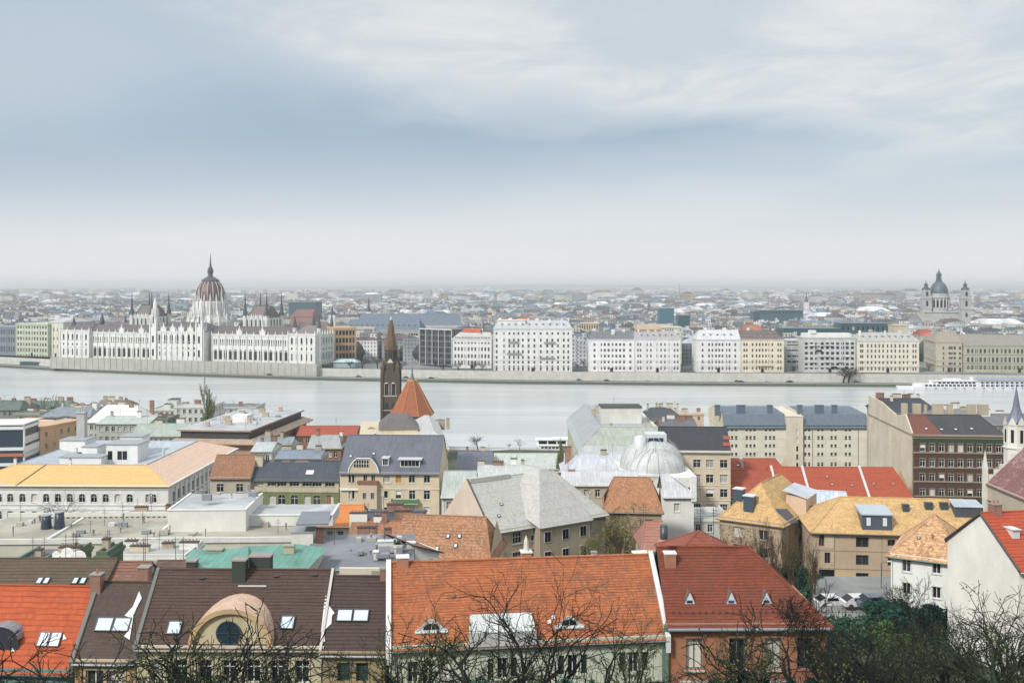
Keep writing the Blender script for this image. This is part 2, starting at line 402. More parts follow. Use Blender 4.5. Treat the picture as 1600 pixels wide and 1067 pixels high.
        R0 = (u0-l+hL, vm, zt); R1 = (u1+r-hR, vm, zt); m = MB()
        if rf >= 1: E2 = (u1+r, vm, zt); E3 = (u0-l, vm, zt); R0, R1 = E3, E2
        L_ = lambda a, b, k: tuple(a[i]+(b[i]-a[i])*k for i in range(3))
        up = lambda p, q: (p[0], p[1], p[2]+q)
        if rows:
            for i in range(rows):
                k0, k1 = i/rows, (i+1)/rows
                a, b = up(L_(E0, R0, k0), .05), up(L_(E1, R1, k0), .05); c, dd = L_(E1, R1, k1), L_(E0, R0, k1)
                ns = 18; nz_ = lambda p, q: (p[0], p[1], p[2]+q*noise.noise(Vector((p[0]*.55+s.A.x, i*.21, 3.1))))
                P0 = [nz_(L_(a, b, q/ns), .06) for q in range(ns+1)]; P1 = [nz_(L_(dd, c, q/ns), .04) for q in range(ns+1)]; P2 = [L_(L_(E0, R0, k0), L_(E1, R1, k0), q/ns) for q in range(ns+1)]
                for q in range(ns): m.face([P0[q], P0[q+1], P1[q+1], P1[q]]); m.face([P2[q], P2[q+1], P0[q+1], P0[q]], 0)
        else: m.face([E0, E1, R1, R0] if R0 != R1 else [E0, E1, R1])
        if rf < 1:
            m.face([E2, E3, R0, R1] if R0 != R1 else [E2, E3, R0])
            if hl: m.face([E3, E0, R0])
            if hr: m.face([E1, E2, R1])
        dn = lambda p: (p[0], p[1], p[2]-t_)
        ed = [(E0, E1), (E2, E3)] if rf < 1 else [(E0, E1), (E2, E3)]
        if hl or rf >= 1: ed.append((E3, E0))
        else: ed += [(E3, R0), (R0, E0)]
        if hr or rf >= 1: ed.append((E1, E2))
        else: ed += [(E1, R1), (R1, E2)]
        for a, b in ed: m.face([dn(a), dn(b), b, a], 1)
        m.face([dn(E0), dn(R0), dn(R1), dn(E1)], 1)
        if rf < 1:
            m.face([dn(E2), dn(R1), dn(R0), dn(E3)], 1)
            if cap is not False:
                m.tube(up(R0, .02), up(R1, .02), capr, capr, 6, 2)
                if hl: m.tube(E0, R0, capr, capr, 6, 2); m.tube(E3, R0, capr, capr, 6, 2)
                if hr: m.tube(E1, R1, capr, capr, 6, 2); m.tube(E2, R1, capr, capr, 6, 2)
        s.roofo = obj(name, m, [rm, flat((.12, .11, .10)), cap or rm], s.root, *s.frame)
        s.fs = (E0, E1, R0); s.rp = (zt, vm); return s
    # a point on the front roof slope seen at a photo pixel -> frame (p, ex, ey, n) in building coordinates
    def hit(s, px, py, lift=0.06):
        E0, E1, R0 = (Vector(p) for p in s.fs)
        ex = Vector((1, 0, 0)); ey = (Vector((E0.x, R0.y, R0.z))-Vector((E0.x, E0.y, E0.z))).normalized(); n = ex.cross(ey)
        c, s_ = cos(-s.ang), sin(-s.ang); o = Vector((0, 0, H))-Vector(s.org); dr = Vector(((px-800)/F, 1, -(py-HY)/F))
        o = Vector((o.x*c-o.y*s_, o.x*s_+o.y*c, o.z)); dr = Vector((dr.x*c-dr.y*s_, dr.x*s_+dr.y*c, dr.z))
        k = (E0-o).dot(n)/dr.dot(n); p = o+dr*k+n*lift
        return Matrix(((ex.x, ey.x, n.x, p.x), (ex.y, ey.y, n.y, p.y), (ex.z, ey.z, n.z, p.z), (0, 0, 0, 1)))
    def sub(s, name, mb, mats, parent=None):
        return obj(name, mb, mats, parent or s.root, *s.frame)
    def skylight(s, px, py, w=1.0, h=1.2, n=1, gm=None, fm=None):
        M = s.hit(px, py)
        for i in range(n):
            m = MB(); m.M = M; x = (i-(n-1)/2)*(w+.06); a = .07
            m.box(x-w/2, x-w/2+a, -h/2, h/2, 0, .14); m.box(x+w/2-a, x+w/2, -h/2, h/2, 0, .14)
            m.box(x-w/2+a, x+w/2-a, -h/2, -h/2+a, 0, .14); m.box(x-w/2+a, x+w/2-a, h/2-a, h/2, 0, .14)
            o = s.sub('skylight', m, fm or flat((.06, .065, .07), .4))
            g = MB(); g.M = M; g.face([(x-w/2+a, -h/2+a, .09), (x+w/2-a, -h/2+a, .09), (x+w/2-a, h/2-a, .09), (x-w/2+a, h/2-a, .09)])
            s.sub('pane', g, gm or SKYG, o)
    def chim(s, px, py, w=.7, d=.7, h=1.6, m=None, pots=2, v=None, cap=None, below=1.5):
        """Chimney whose top stands at photo (px, py); v = how far back (default at the ridge)."""
        v = s.rp[1] if v is None else v
        Q = s.A+s.n*v; k = (px-800)/F; t_ = (k*Q.y-Q.x)/(s.d.x-k*s.d.y); z = PZ(py, Q.y+t_*s.d.y)-s.z0
        mb = MB(); mb.cbox(t_, v, w, d, z-h-below, z-.12); mb.cbox(t_, v, w+.14, d+.14, z-.12, z, 1)
        for i in range(pots):
            x = t_+(i-(pots-1)/2)*min(.5, w/max(1, pots)); mb.lathe([(.12, z), (.10, z+.35)], x, v, 6, 2)
        s.sub('chimney', mb, [m or plaster((.5, .42, .33)), cap or flat((.27, .25, .23)), flat((.25, .12, .08))], s.roofo or s.root)
def _sg(t, b):
    b.inputs['Base Color'].default_value = (.75, .8, .86, 1); b.inputs['Roughness'].default_value = .12; b.inputs['Metallic'].default_value = .75
SKYG = mat('sky_glass', _sg)
def gut(b, mat_=None, o=.42, z=None, r=.09):
    z = b.h if z is None else z
    sl = b.rise_/(b.D*b.rf_); zz = b.fs[0][2]-.06; m = MB(); m.tube((-.1, b.fs[0][1]-.06, zz), (b.L+.1, b.fs[0][1]-.06, zz), r, r, 6)
    b.sub('gutter', m, mat_ or flat((.10, .12, .13), .5), b.roofo)
def front(pl, pr, yl, yr=None):
    yr = yl if yr is None else yr
    return (PX(pl, yl), yl), (PX(pr, yr), yr)
BL = []
def clutter(b, n, u0, u1, v0, v1, z, seed=1):
    """Small real things found on flat roofs: vents, boxes, poles, each a part."""
    r = random.Random(seed)
    for i in range(n):
        k = r.choice('bbvvpd'); x, y = r.uniform(u0, u1), r.uniform(v0, v1); m = MB()
        if k == 'b': w_ = r.uniform(.5, 1.6); m.cbox(x, y, w_, r.uniform(.5, 1.1), z, z+r.uniform(.4, 1.1)); m.cbox(x, y, w_+.15, .5, z, z+.12, 1); b.sub('roof_unit', m, [r.choice((flat((.5, .52, .53)), flat((.22, .24, .26)), flat((.38, .36, .32)))), DTR2])
        elif k == 'v': q = r.uniform(.08, .2); hh = r.uniform(.5, 1.5); m.lathe([(q, z), (q, z+hh), (q*1.7, z+hh), (q*1.6, z+hh+.12)], x, y, 8, 0); b.sub('vent_pipe', m, flat((.32, .33, .34)))
        elif k == 'p': hh = r.uniform(2, 4); m.lathe([(.04, z), (.03, z+hh)], x, y, 5, 0); [m.box(x-.5+q*.1, x+.5-q*.1, y-.015, y+.015, z+hh*.7+q*.25, z+hh*.7+.03+q*.25) for q in range(3)]; b.sub('antenna', m, DTR2)
        else: m.box(x-1.2, x+1.2, y-.04, y+.04, z, z+.08); m.box(x-.04, x+.04, y-1.5, y+1.5, z+.08, z+.15); b.sub('pipe_run', m, DTR2)
DTR2 = flat((.05, .05, .05))
# ================================================================ ground, river, quays
def structure(name, mb, mats): return tag(obj(name, mb, mats), None, None, None, 'structure')
BANK = [(-3000, 1750), (-760, 1100)]+[(PX(px, YZ(py, 0)), YZ(py, 0)) for px, py in ((0, 574), (100, 580), (300, 588.3), (495, 594.3), (800, 600), (1100, 603), (1400, 605), (1600, 607))]+[(760, 760), (3000, 600)]
def bank(x):
    for (a, ya), (b, yb) in zip(BANK, BANK[1:]):
        if x <= b: return ya+(yb-ya)*(x-a)/(b-a)
    return 700
NEARB = [(-3000, 860), (-420, 515), (-150, 478), (0, 456), (300, 430), (3000, 300)]
def nbank(x):
    for (a, ya), (b, yb) in zip(NEARB, NEARB[1:]):
        if x <= b: return ya+(yb-ya)*(x-a)/(b-a)
    return 330
def _ground(t, b):
    o = t.new('ShaderNodeTexCoord').outputs['Object']
    a = t.noise(o, .04, 6, .65); f = t.noise(o, .8, 5, .7)
    c = t.mix(t.ramp(a, .4, .6), (.055, .065, .035), (.11, .10, .075)); c = t.mix(t.ramp(f, .4, .7), c, (.035, .045, .022))
    t.put(b.inputs['Base Color'], c); b.inputs['Roughness'].default_value = 1
m = MB(); xs = [-900+45*i for i in range(41)]; ys = [-60, -30, 0, 15, 30, 45, 55, 65, 75, 92, 110, 140, 180, 230, 270, 330, 380, 410]
for x0, x1 in zip(xs, xs[1:]):
    for y0, y1 in zip(ys, ys[1:]): m.face([(x0, y0, zg(y0)), (x1, y0, zg(y0)), (x1, y1, zg(y1)), (x0, y1, zg(y1))])
    y0 = ys[-1]; m.face([(x0, y0, zg(y0)), (x1, y0, zg(y0)), (x1, nbank(x1), 6), (x0, nbank(x0), 6)])
    m.face([(x0, nbank(x0), 6), (x1, nbank(x1), 6), (x1, nbank(x1)+1.5, -2), (x0, nbank(x0)+1.5, -2)])
structure('hillside_ground', m, mat('hill_ground', _ground))

def _water(t, b):
    o = t.new('ShaderNodeTexCoord').outputs['Object']
    a = t.noise(t.mapping(o, (.003, .022, 1), (0, 0, 0), (0, 0, -.10)), 1, 5, .62, .8)
    c = t.mix(t.ramp(a, .35, .7), (.40, .425, .42), (.52, .535, .55))
    t.put(b.inputs['Base Color'], c); b.inputs['Roughness'].default_value = .24; b.inputs['IOR'].default_value = 1.33
    f = t.noise(t.mapping(o, (.35, .8, 1)), 1, 4, .6); g = t.noise(t.mapping(o, (.05, .1, 1)), 1, 3, .5)
    t.put(b.inputs['Normal'], t.bump(t.math('ADD', f, t.math('MULTIPLY', g, 2.5)), .20, .3))
m = MB(); m.face([(-4000, 250, 0), (4000, 250, 0), (4000, 1800, 0), (-4000, 1800, 0)])
structure('river_water', m, mat('river', _water))

def ribbon(mb, off0, z0, off1, z1, mt, xs=None):
    xs = xs or sorted({p[0] for p in BANK}|{-600+50*i for i in range(25)})
    for a, b in zip(xs, xs[1:]): mb.face([(a, bank(a)+off0, z0), (b, bank(b)+off0, z0), (b, bank(b)+off1, z1), (a, bank(a)+off1, z1)], mt)
def _far(t, b):
    o = t.new('ShaderNodeTexCoord').outputs['Object']
    a = t.noise(o, .012, 6, .7); t.put(b.inputs['Base Color'], t.mix(t.ramp(a, .4, .6), (.09, .10, .10), (.22, .22, .21))); b.inputs['Roughness'].default_value = 1
m = MB(); xs = sorted({p[0] for p in BANK})
for a, b in zip(xs, xs[1:]): m.face([(a, bank(a)+16, 8), (b, bank(b)+16, 8), (b*9, 24000, 8), (a*9, 24000, 8)])
structure('city_ground', m, mat('city_ground', _far))
STONE = plaster((.47, .47, .43), .55); STONED = plaster((.075, .095, .07), .5); ASPH = flatroof((.13, .135, .14)); PALE = flatroof((.40, .40, .38))
m = MB(); ribbon(m, 0, -1, .6, 2.4, 0); structure('embankment_revetment', m, [STONED])
m = MB(); ribbon(m, .6, 2.4, 3.5, 2.45, 0); ribbon(m, 3.5, 2.45, 11.5, 2.5, 1); ribbon(m, 11.5, 2.5, 13, 2.55, 0); structure('lower_quay_road', m, [PALE, ASPH])
m = MB(); ribbon(m, 13, 2.5, 13.6, 8.9, 0); ribbon(m, 13.6, 8.9, 14.1, 8.9, 0); ribbon(m, 14.1, 8.9, 14.1, 8.0, 0)
m2 = MB(); ribbon(m2, 14.1, 8.04, 26, 8.06, 0)
m3 = MB()
for a, b in zip(NEARB, NEARB[1:]): m3.face([(a[0], a[1]-44, 6.7), (b[0], b[1]-44, 6.7), (b[0], b[1]-1, 6.05), (a[0], a[1]-1, 6.05)])
structure('near_quay_road', m3, [PALE])
tag(obj('quay_wall', m, [STONE]), 'long pale stone quay wall above the river road on the far bank', 'wall')
structure('riverside_promenade', m2, [PALE])

# hills lost in the haze
def _hill(t, b): t.put(b.inputs['Base Color'], (.08, .10, .10)); b.inputs['Roughness'].default_value = 1
m = MB(); n = 60
for i in range(n):
    x0, x1 = -15000+30000*i/n, -15000+30000*(i+1)/n
    hh = lambda x: 8+100*(.35+.65*noise_(x/5200.))*(1 if x > -9000 else .7)
    z0, z1 = None, None
    def noise_(v): return .5+.5*sin(v*1.9+1)*cos(v*.83+.4)
    a, b_ = hh(x0), hh(x1)
    m.face([(x0, 17000, 8), (x1, 17000, 8), (x1, 19500, b_), (x0, 19500, a)]); m.face([(x0, 19500, a), (x1, 19500, b_), (x1, 23000, 8), (x0, 23000, 8)])
structure('distant_hills', m, mat('hills', _hill))

# ================================================================ the far city
def citywall(c, dark=.05, ph=0.0, sx=3.1, sz=3.5):
    def fn(t, b):
        uv = t.sep(t.new('ShaderNodeUVMap').outputs[0]); o = t.new('ShaderNodeTexCoord').outputs['Object']
        u = t.math('FRACT', t.math('DIVIDE', uv[0], sx)); v = t.math('FRACT', t.math('ADD', t.math('DIVIDE', uv[1], sz), ph))
        k = t.math('MULTIPLY', t.math('MULTIPLY', t.math('GREATER_THAN', u, .32), t.math('LESS_THAN', u, .70)), t.math('MULTIPLY', t.math('GREATER_THAN', v, .28), t.math('LESS_THAN', v, .80)))
        big = t.noise(o, .02, 3); cc = t.mix(t.ramp(big, .4, .6), sc3(c, .75), sc3(c, 1.1))
        t.put(b.inputs['Base Color'], t.mix(t.math('MULTIPLY', k, .85), cc, (dark, dark, dark*1.2))); b.inputs['Roughness'].default_value = .8
    return mat(('citywall',)+tuple(c)+(dark, sx, sz), fn)
CW = [('white', citywall((.66, .67, .67))), ('cream', citywall((.52, .50, .44))), ('grey', citywall((.28, .30, .32))), ('sand coloured', citywall((.40, .34, .27))), ('pale', citywall((.50, .53, .55)))]
def cityroof(c):
    def fn(t, b):
        o = t.new('ShaderNodeTexCoord').outputs['Object']; a = t.noise(o, .05, 4, .6); f = t.noise(o, .6, 3)
        cc = t.mix(t.ramp(a, .35, .65), sc3(c, .6), sc3(c, 1.25)); cc = t.mix(t.math('MULTIPLY', t.ramp(f, .5, .8), .4), cc, sc3(c, .5))
        t.put(b.inputs['Base Color'], cc); b.inputs['Roughness'].default_value = .75
    return mat(('cityroof',)+tuple(c), fn)
CR = [('slate grey', cityroof((.075, .09, .11))), ('dull brown', cityroof((.11, .085, .08))), ('pale grey', cityroof((.42, .44, .46))), ('whitish', cityroof((.50, .52, .55))), ('blue grey', cityroof((.10, .15, .20))), ('dusty red', cityroof((.19, .11, .09)))]
def block(m, x, y, w, d, h, ang, kind, ww, rr, rnd, z=8, extra=True):
    """One city block: walls (slot ww), roof (slot rr); kind flat / hip / court."""
    M = Matrix.Translation((x, y, z)) @ Matrix.Rotation(ang, 4, 'Z'); m.M = M
    m.box(-w/2, w/2, -d/2, d/2, 0, h, ww, False, rr)
    q = min(w, d)*.26
    if kind == 'hip':
        rh = q*.62; a = [(-w/2-.5, -d/2-.5, h+.01), (w/2+.5, -d/2-.5, h+.01), (w/2+.5, d/2+.5, h+.01), (-w/2-.5, d/2+.5, h+.01)]; dd = min(w, d)*.5
        if w >= d: R = [(-w/2+dd*.8, 0, h+rh*1.5), (w/2-dd*.8, 0, h+rh*1.5)]; fs = [(a[0], a[1], R[1], R[0]), (a[1], a[2], R[1]), (a[2], a[3], R[0], R[1]), (a[3], a[0], R[0])]
        else: R = [(0, -d/2+dd*.8, h+rh*1.5), (0, d/2-dd*.8, h+rh*1.5)]; fs = [(a[0], a[1], R[0]), (a[1], a[2], R[1], R[0]), (a[2], a[3], R[1]), (a[3], a[0], R[0], R[1])]
        for f_ in fs: m.face(f_, rr)
    elif kind == 'court':      # a ring of roofs round a yard
        rh = q*.55; o = [(-w/2, -d/2), (w/2, -d/2), (w/2, d/2), (-w/2, d/2)]; md = [(-w/2+q/2*1.2, -d/2+q/2*1.2), (w/2-q/2*1.2, -d/2+q/2*1.2), (w/2-q/2*1.2, d/2-q/2*1.2), (-w/2+q/2*1.2, d/2-q/2*1.2)]
        inn = [(-w/2+q*1.2, -d/2+q*1.2), (w/2-q*1.2, -d/2+q*1.2), (w/2-q*1.2, d/2-q*1.2), (-w/2+q*1.2, d/2-q*1.2)]
        for i in range(4):
            j = (i+1) % 4; m.face([(*o[i], h+.02), (*o[j], h+.02), (*md[j], h+rh), (*md[i], h+rh)], rr); m.face([(*md[i], h+rh), (*md[j], h+rh), (*inn[j], h+.3), (*inn[i], h+.3)], rr)
    else:
        m.box(-w/2, w/2, -d/2, -d/2+.5, h, h+1, ww, False)
    if extra:
        for _ in range(rnd.randint(2, 5)):
            a_, b_ = rnd.uniform(-.38, .38)*w, rnd.uniform(-.38, .38)*d; s_ = rnd.uniform(1, 4.5); hh_ = rnd.uniform(1.5, 4.5)
            m.box(a_-s_/2*1.6, a_+s_/2*1.6, b_-s_/2, b_+s_/2, h, h+(q*.5 if kind != 'flat' else 0)+hh_, ww, False, rr)
    m.M = None
RESERVED = []      # (x, y, radius) kept clear for named buildings
def clear_(x, y, r): return all((x-a)**2+(y-b)**2 > (r+c)**2 for a, b, c in RESERVED)
def far_city():
    rnd = random.Random(11); cand = []
    y = 905.0
    while y < 3000:
        dy = 27+(y-880)*.010; x = -.56*y-40+rnd.uniform(0, 30)
        while x < .56*y+60:
            wx = rnd.uniform(15, 42)*(1+(y-900)/4500)
            yy = y+rnd.uniform(-4, 4)+.0*x; ok = yy > bank(x)+75 and clear_(x+wx/2, yy, 18)
            if ok and rnd.random() < .95: cand.append((x+wx/2, yy, wx*.94, dy*rnd.uniform(.62, .85)))
            x += wx+rnd.choice((1.5, 2.5, 13))
        y += dy
    cand.sort(key=lambda c: c[1]); things, rest = cand[:292], cand[292:]
    def sector(x, y):
        px = 800+x/y*F
        for lim, s_ in ((110, 'upstream of the parliament'), (530, 'behind the parliament'), (770, 'behind the ministry'), (905, 'behind the balconied block'), (1075, 'behind the slate roofed block'), (1240, 'behind the yellow block'), (1440, 'behind the grey block')):
            if px < lim: return s_
        return 'around the basilica'
    for (x, y, w_, d_) in things:
        a, b_ = rnd.choices(range(5), (24, 22, 22, 12, 20))[0], rnd.choices(range(6), (36, 22, 12, 5, 21, 4))[0]
        kind = rnd.choices(('flat', 'hip', 'court'), (25, 40, 35))[0]; h = rnd.uniform(15, 22)+rnd.choice((0, 0, 2, 0))+(y-900)*.004
        m = MB(); block(m, 0, 0, w_, d_, h, 0, kind, 0, 1, rnd, 0)
        rk = {'flat': 'flat', 'hip': 'hipped', 'court': 'pitched'}[kind]; tier = 'close' if y < 1010 else ('further' if y < 1120 else 'deep')
        ad = 'low' if h < 18.5 else 'tall'; lab = '%s %s house, %s %s roof, %s %s' % (ad, CW[a][0], rk, CR[b_][0], tier, sector(x, y))
        o = obj('city_block', m, [CW[a][1], CR[b_][1]], None, (x, y, 8), rnd.uniform(-.03, .03)-.06); tag(o, lab, 'building', lab)
    m = MB(); mats = [c[1] for c in CW]+[c[1] for c in CR]
    pick = lambda: (rnd.choices(range(5), (22, 22, 24, 12, 20))[0], 5+rnd.choices(range(6), (36, 20, 13, 6, 22, 3))[0])
    for (x, y, w_, d_) in rest:
        a, b_ = pick(); block(m, x, y, w_, d_, rnd.uniform(15, 26), -.06, rnd.choice(('flat', 'hip', 'court')), a, b_, rnd)
    y = 3000.
    while y < 14000:
        dy = 38+(y-3000)*.026; x = -.56*y
        while x < .56*y:
            wx = rnd.uniform(22, 90)*(1+(y-3000)/6000); a, b_ = pick()
            hh_ = rnd.uniform(9, 24)*(1.0 if rnd.random() < .93 else 2.0)
            block(m, x, y+rnd.uniform(-12, 12), wx*rnd.uniform(.55, .95), dy*.55, hh_, -.05, rnd.choice(('flat', 'hip')) if y < 6000 else 'flat', a, b_, rnd, 8, y < 5500)
            x += wx+rnd.uniform(4, 40)
        y += dy
    mats.append(cityroof((.045, .055, .035))); ti = len(mats)-1
    for _ in range(1500):
        y = 960+12000*rnd.random()**2.2; x = rnd.uniform(-.54, .54)*y
        if y < bank(x)+90: continue
        for q in range(rnd.randint(1, 4)): rr_ = rnd.uniform(3.5, 8)*(1+y/9000); m.lathe([(rr_*.6, 8), (rr_, 8+rr_*.9), (rr_*.7, 8+rr_*1.7), (rr_*.2, 8+rr_*2.2)], x+q*rr_*1.5+rnd.uniform(-3, 3), y+rnd.uniform(-8, 8), 5, ti, False, rnd.uniform(0, 1))
    tag(obj('distant_city', m, mats), 'sea of small distant rooftops fading into haze towards the horizon', 'city', None, 'stuff')
def haze():
    m = MB(); m.box(-16500, 16500, -70, 24500, -3, 128)
    mt = bpy.data.materials.new('haze_air'); mt.use_nodes = True; t = NT(mt.node_tree)
    t.n.remove(t.n['Principled BSDF']); v = t.new('ShaderNodeVolumePrincipled')
    v.inputs['Color'].default_value = (.94, .975, 1, 1); v.inputs['Density'].default_value = 1.2e-4; v.inputs['Anisotropy'].default_value = .1
    t.l.new(v.outputs[0], t.n['Material Output'].inputs['Volume'])
    o = obj('haze', m, [mt]); tag(o, 'pale haze hanging over the whole city', 'haze', None, 'stuff'); o.visible_shadow = True
# ================================================================ the far bank
PST = plaster((.66, .67, .645), .6, (.30, .30, .26)); PST2 = plaster((.58, .57, .52), .5, (.25, .26, .22))
PRF = metal((.115, .10, .10), 1.2, .6, .4); DOME = metal((.105, .065, .065), 1.5, .5, .35); SPD = flat((.05, .06, .075), .6)
DKW = flat((.10, .11, .12), .5)
def pinn(m, x, y, z0, z1, r, mm=0):
    m.cbox(x, y, r*1.6, r*1.6, z0, z0+(z1-z0)*.45, mm); m.lathe([(r*1.05, z0+(z1-z0)*.45), (r*.05, z1)], x, y, 4, mm, False, pi/4)
def parliament():
    A = (PX(98, 951), 951.); B = (PX(495, 868), 868.)
    b = Bd('parliament_building', 'vast white neo gothic parliament with wine red dome and dark spires on the riverbank', 'parliament', A, B, 30, 12, 38)
    h = b.h; u = b.u
    Z_ = lambda py, px=300: b.u(px, py)[1]
    def section(name, p0, p1, off, hh, wins, dep, gables=(), pin=0):
        u0, u1 = u(p0), u(p1); c = cos(b.ang); s_ = sin(b.ang)
        P0 = local(None, (b.org, b.ang), u0, off); P1 = local(None, (b.org, b.ang), u1, off)
        q = Bd(None, None, None, P0[:2], P1[:2], dep, b.z0, b.z0+hh, root=b.root)
        for (n, z, w_, wh, kind, arch, nm) in wins:
            q.grid('F', n, 1.2, q.L-1.2, [z], w_, wh, kind, arch=arch, trim=False)
        # walls are built once per section; every window is its own mesh
        q.build_wall(PST, rec=.9, cornice=.7, bands=((hh*.40, .5, .3), (hh*.66, .4, .25)), far=True, merged=True, panes=[G_DARK, G_DARK, G_MID], wname='window', frame=DKW)
        q.wall.name = name
        m = MB()
        n = pin or max(2, int(q.L/6.6))
        for i in range(n+1):
            x = q.L*i/n; m.box(x-.3, x+.3, -.7, 0, 0, hh-1); pinn(m, x, -.2, hh-1, hh+3.6, .55)
        nc = int(q.L/1.3)
        for i in range(nc): m.box(q.L*(i+.2)/nc, q.L*(i+.8)/nc, -.35, -.05, hh, hh+.9)
        for g in gables:
            x = q.u(g) if g > 1 else q.L*g; m.box(x-2.4, x+2.4, -.3, .5, hh, hh+2.2)
            m.face([(x-2.4, -.3, hh+2.2), (x+2.4, -.3, hh+2.2), (x, -.3, hh+6.5)]); m.face([(x+2.4, .5, hh+2.2), (x-2.4, .5, hh+2.2), (x, .5, hh+6.5)])
            m.face([(x-2.4, -.3, hh+2.2), (x, -.3, hh+6.5), (x, .5, hh+6.5), (x-2.4, .5, hh+2.2)]); m.face([(x+2.4, .5, hh+2.2), (x, .5, hh+6.5), (x, -.3, hh+6.5), (x+2.4, -.3, hh+2.2)])
            for e in (-2.6, 2.6, 0): pinn(m, x+e, .1, hh+(1.5 if e else 5.5), hh+(5.2 if e else 8.6), .45)
        q.sub('buttresses', m, PST)
        return q
    ar = lambda n: (n, 3.2, 3.0, 8.6, 'c', True, 'arcade')
    # end pavilion, wing, centre, wing, end pavilion
    pav = lambda n: [(n, 16, 2.0, 6.0, 'c', True, 0), (n, 11.5, 1.6, 2.2, 'p', False, 0), (n, 2.5, 1.5, 6.0, 'c', True, 0)]
    q = section('pavilion_wall', 98, 143, -3, h-1, pav(6), 34); q.roof(6.5, PRF, .3, 7, 7)
    def wing(p0, p1, na, nw, gb):
        q = section('wing_wall', p0, p1, 0, h-2.5, [(na, 1.8, 3.1, 9.0, 'c', True, 0), (nw, 14.4, 1.15, 5.2, 'p', False, 0)], 22, gb)
        q.roof(7, PRF, .2, .01, .01, rf=.4); return q
    wing(143, 238, 12, 26, (190, 221)); wing(331, 453, 15, 34, (374, 410))
    q = section('central_wall', 243, 326, -7, h-.4, [(9, 15.2, 3.4, 8.2, 'c', True, 0), (9, 10.4, 2.2, 1.8, 'p', False, 0), (9, 4.2, 1.8, 4.0, 'p', False, 0)], 36, (.25, .42, .58, .75), 10)
    q.roof(8, PRF, .2, 10, 10)
    q = section('pavilion_wall', 453, 495, -3, h-1, pav(5), 34)
    q.roof(7, metal((.20, .165, .16), 1.0, .6, .3), .3, 8, 8)
    # the side front of the end pavilion
    m = MB()
    for i in range(7):
        y = 3+i*4.6; m.box(q.L, q.L+.9, y-.4, y+.4, 0, h-2); pinn(m, q.L+.4, y, h-2, h+3, .6)
        if i < 6:
            for (z0, z1) in ((16, 22), (11, 13.4), (3, 9)): m.box(q.L+.02, q.L+.05, y+1.3, y+3.3, z0, z1, 1)
    q.sub('side_front', m, [PST, G_BLUE])
    for px in (455, 493): # corner turrets with dark caps
        x = q.u(px); m = MB(); m.lathe([(1.9, 0), (1.9, h+3.5), (2.2, h+3.6), (2.2, h+4.2), (1.9, h+4.2)], x, 6, 8, 0, False); m.lathe([(2.1, h+4.2), (.1, h+15)], x, 6, 8, 1, False)
        q.sub('turret', m, [PST, SPD])
    x0 = u(102); m = MB(); m.lathe([(1.9, 0), (1.9, h+3)], x0+1, 10, 8, 0, False); m.lathe([(2.2, h+3), (.1, h+12)], x0+1, 10, 8, 1, False); b.sub('turret', m, [PST, SPD])
    # terrace below the building
    m = MB(); m.box(-4, b.L+6, -11, -2, -9.6, -.02); m.box(-4, b.L+6, -11.4, -11, -9.6, .9)
    for i in range(41): m.box(-3.5+i*6.6, -2.9+i*6.6, -11.7, -11.41, -9.6, 1.2)
    b.sub('terrace', m, plaster((.38, .38, .34), .7))
    # chamber halls behind the wings, each with four dark corner spires
    def hall(px, w_=22, dp=25, nsp=4):
        Y = 0; x = u(px); m = MB(); y0 = 22; hh = h+11.5
        m.box(x, x+w_, y0, y0+dp, h-6, hh)
        n = 5
        for i in range(n+1):
            xx = x+w_*i/n; m.box(xx-.35, xx+.35, y0-.6, y0, h-4, hh+.6); pinn(m, xx, y0-.2, hh, hh+3.4, .5)
            if i < n:
                xm = x+w_*(i+.5)/n; m.face([(xm-1.7, y0-.25, hh), (xm+1.7, y0-.25, hh), (xm, y0-.25, hh+3.6)]); m.face([(xm+1.7, y0-.05, hh), (xm-1.7, y0-.05, hh), (xm, y0-.05, hh+3.6)])
        for i in range(n):
            xm = x+w_*(i+.5)/n; m.box(xm-.8, xm+.8, y0-.04, y0-.02, h+4, hh-1.5, 1)
            ym = y0+dp*(i+.5)/n; m.box(x+w_+.02, x+w_+.04, ym-.8, ym+.8, h+4, hh-1.5, 1)
        b.sub('hall_wall', m, [PST, G_MID])
        m = MB(); z = hh+.2; a = [(x+.6, y0+.6, z), (x+w_-.6, y0+.6, z), (x+w_-.6, y0+dp-.6, z), (x+.6, y0+dp-.6, z)]; i_ = 3.2; t_ = [(x+i_, y0+dp*.4, z+10.5), (x+w_-i_, y0+dp*.4, z+10.5), (x+w_-i_, y0+dp*.6, z+10.5), (x+i_, y0+dp*.6, z+10.5)]
        for i in range(4): j = (i+1) % 4; m.face([a[i], a[j], t_[j], t_[i]])
        m.face(t_); m.box(x+i_, x+w_-i_, y0+dp*.4-.1, y0+dp*.4+.1, z+10.5, z+11.3, 1)
        b.sub('hall_roof', m, [metal((.15, .13, .125), 1, .6, .3), SPD])
        for (sx, sy) in ((x, y0), (x+w_, y0), (x, y0+dp), (x+w_, y0+dp)):
            m = MB(); m.lathe([(2.0, h-5), (2.0, hh+2.5)], sx, sy, 8, 0, False); m.lathe([(2.5, hh+2.5), (1.5, hh+6.5), (.9, hh+11), (.12, hh+22.8)], sx, sy, 8, 1, False)
            for k in range(4): pinn(m, sx+1.9*cos(k*pi/2+.78), sy+1.9*sin(k*pi/2+.78), hh+1, hh+6, .35, 1)
            b.sub('spire', m, [PST, SPD])
    hall(361); hall(181)
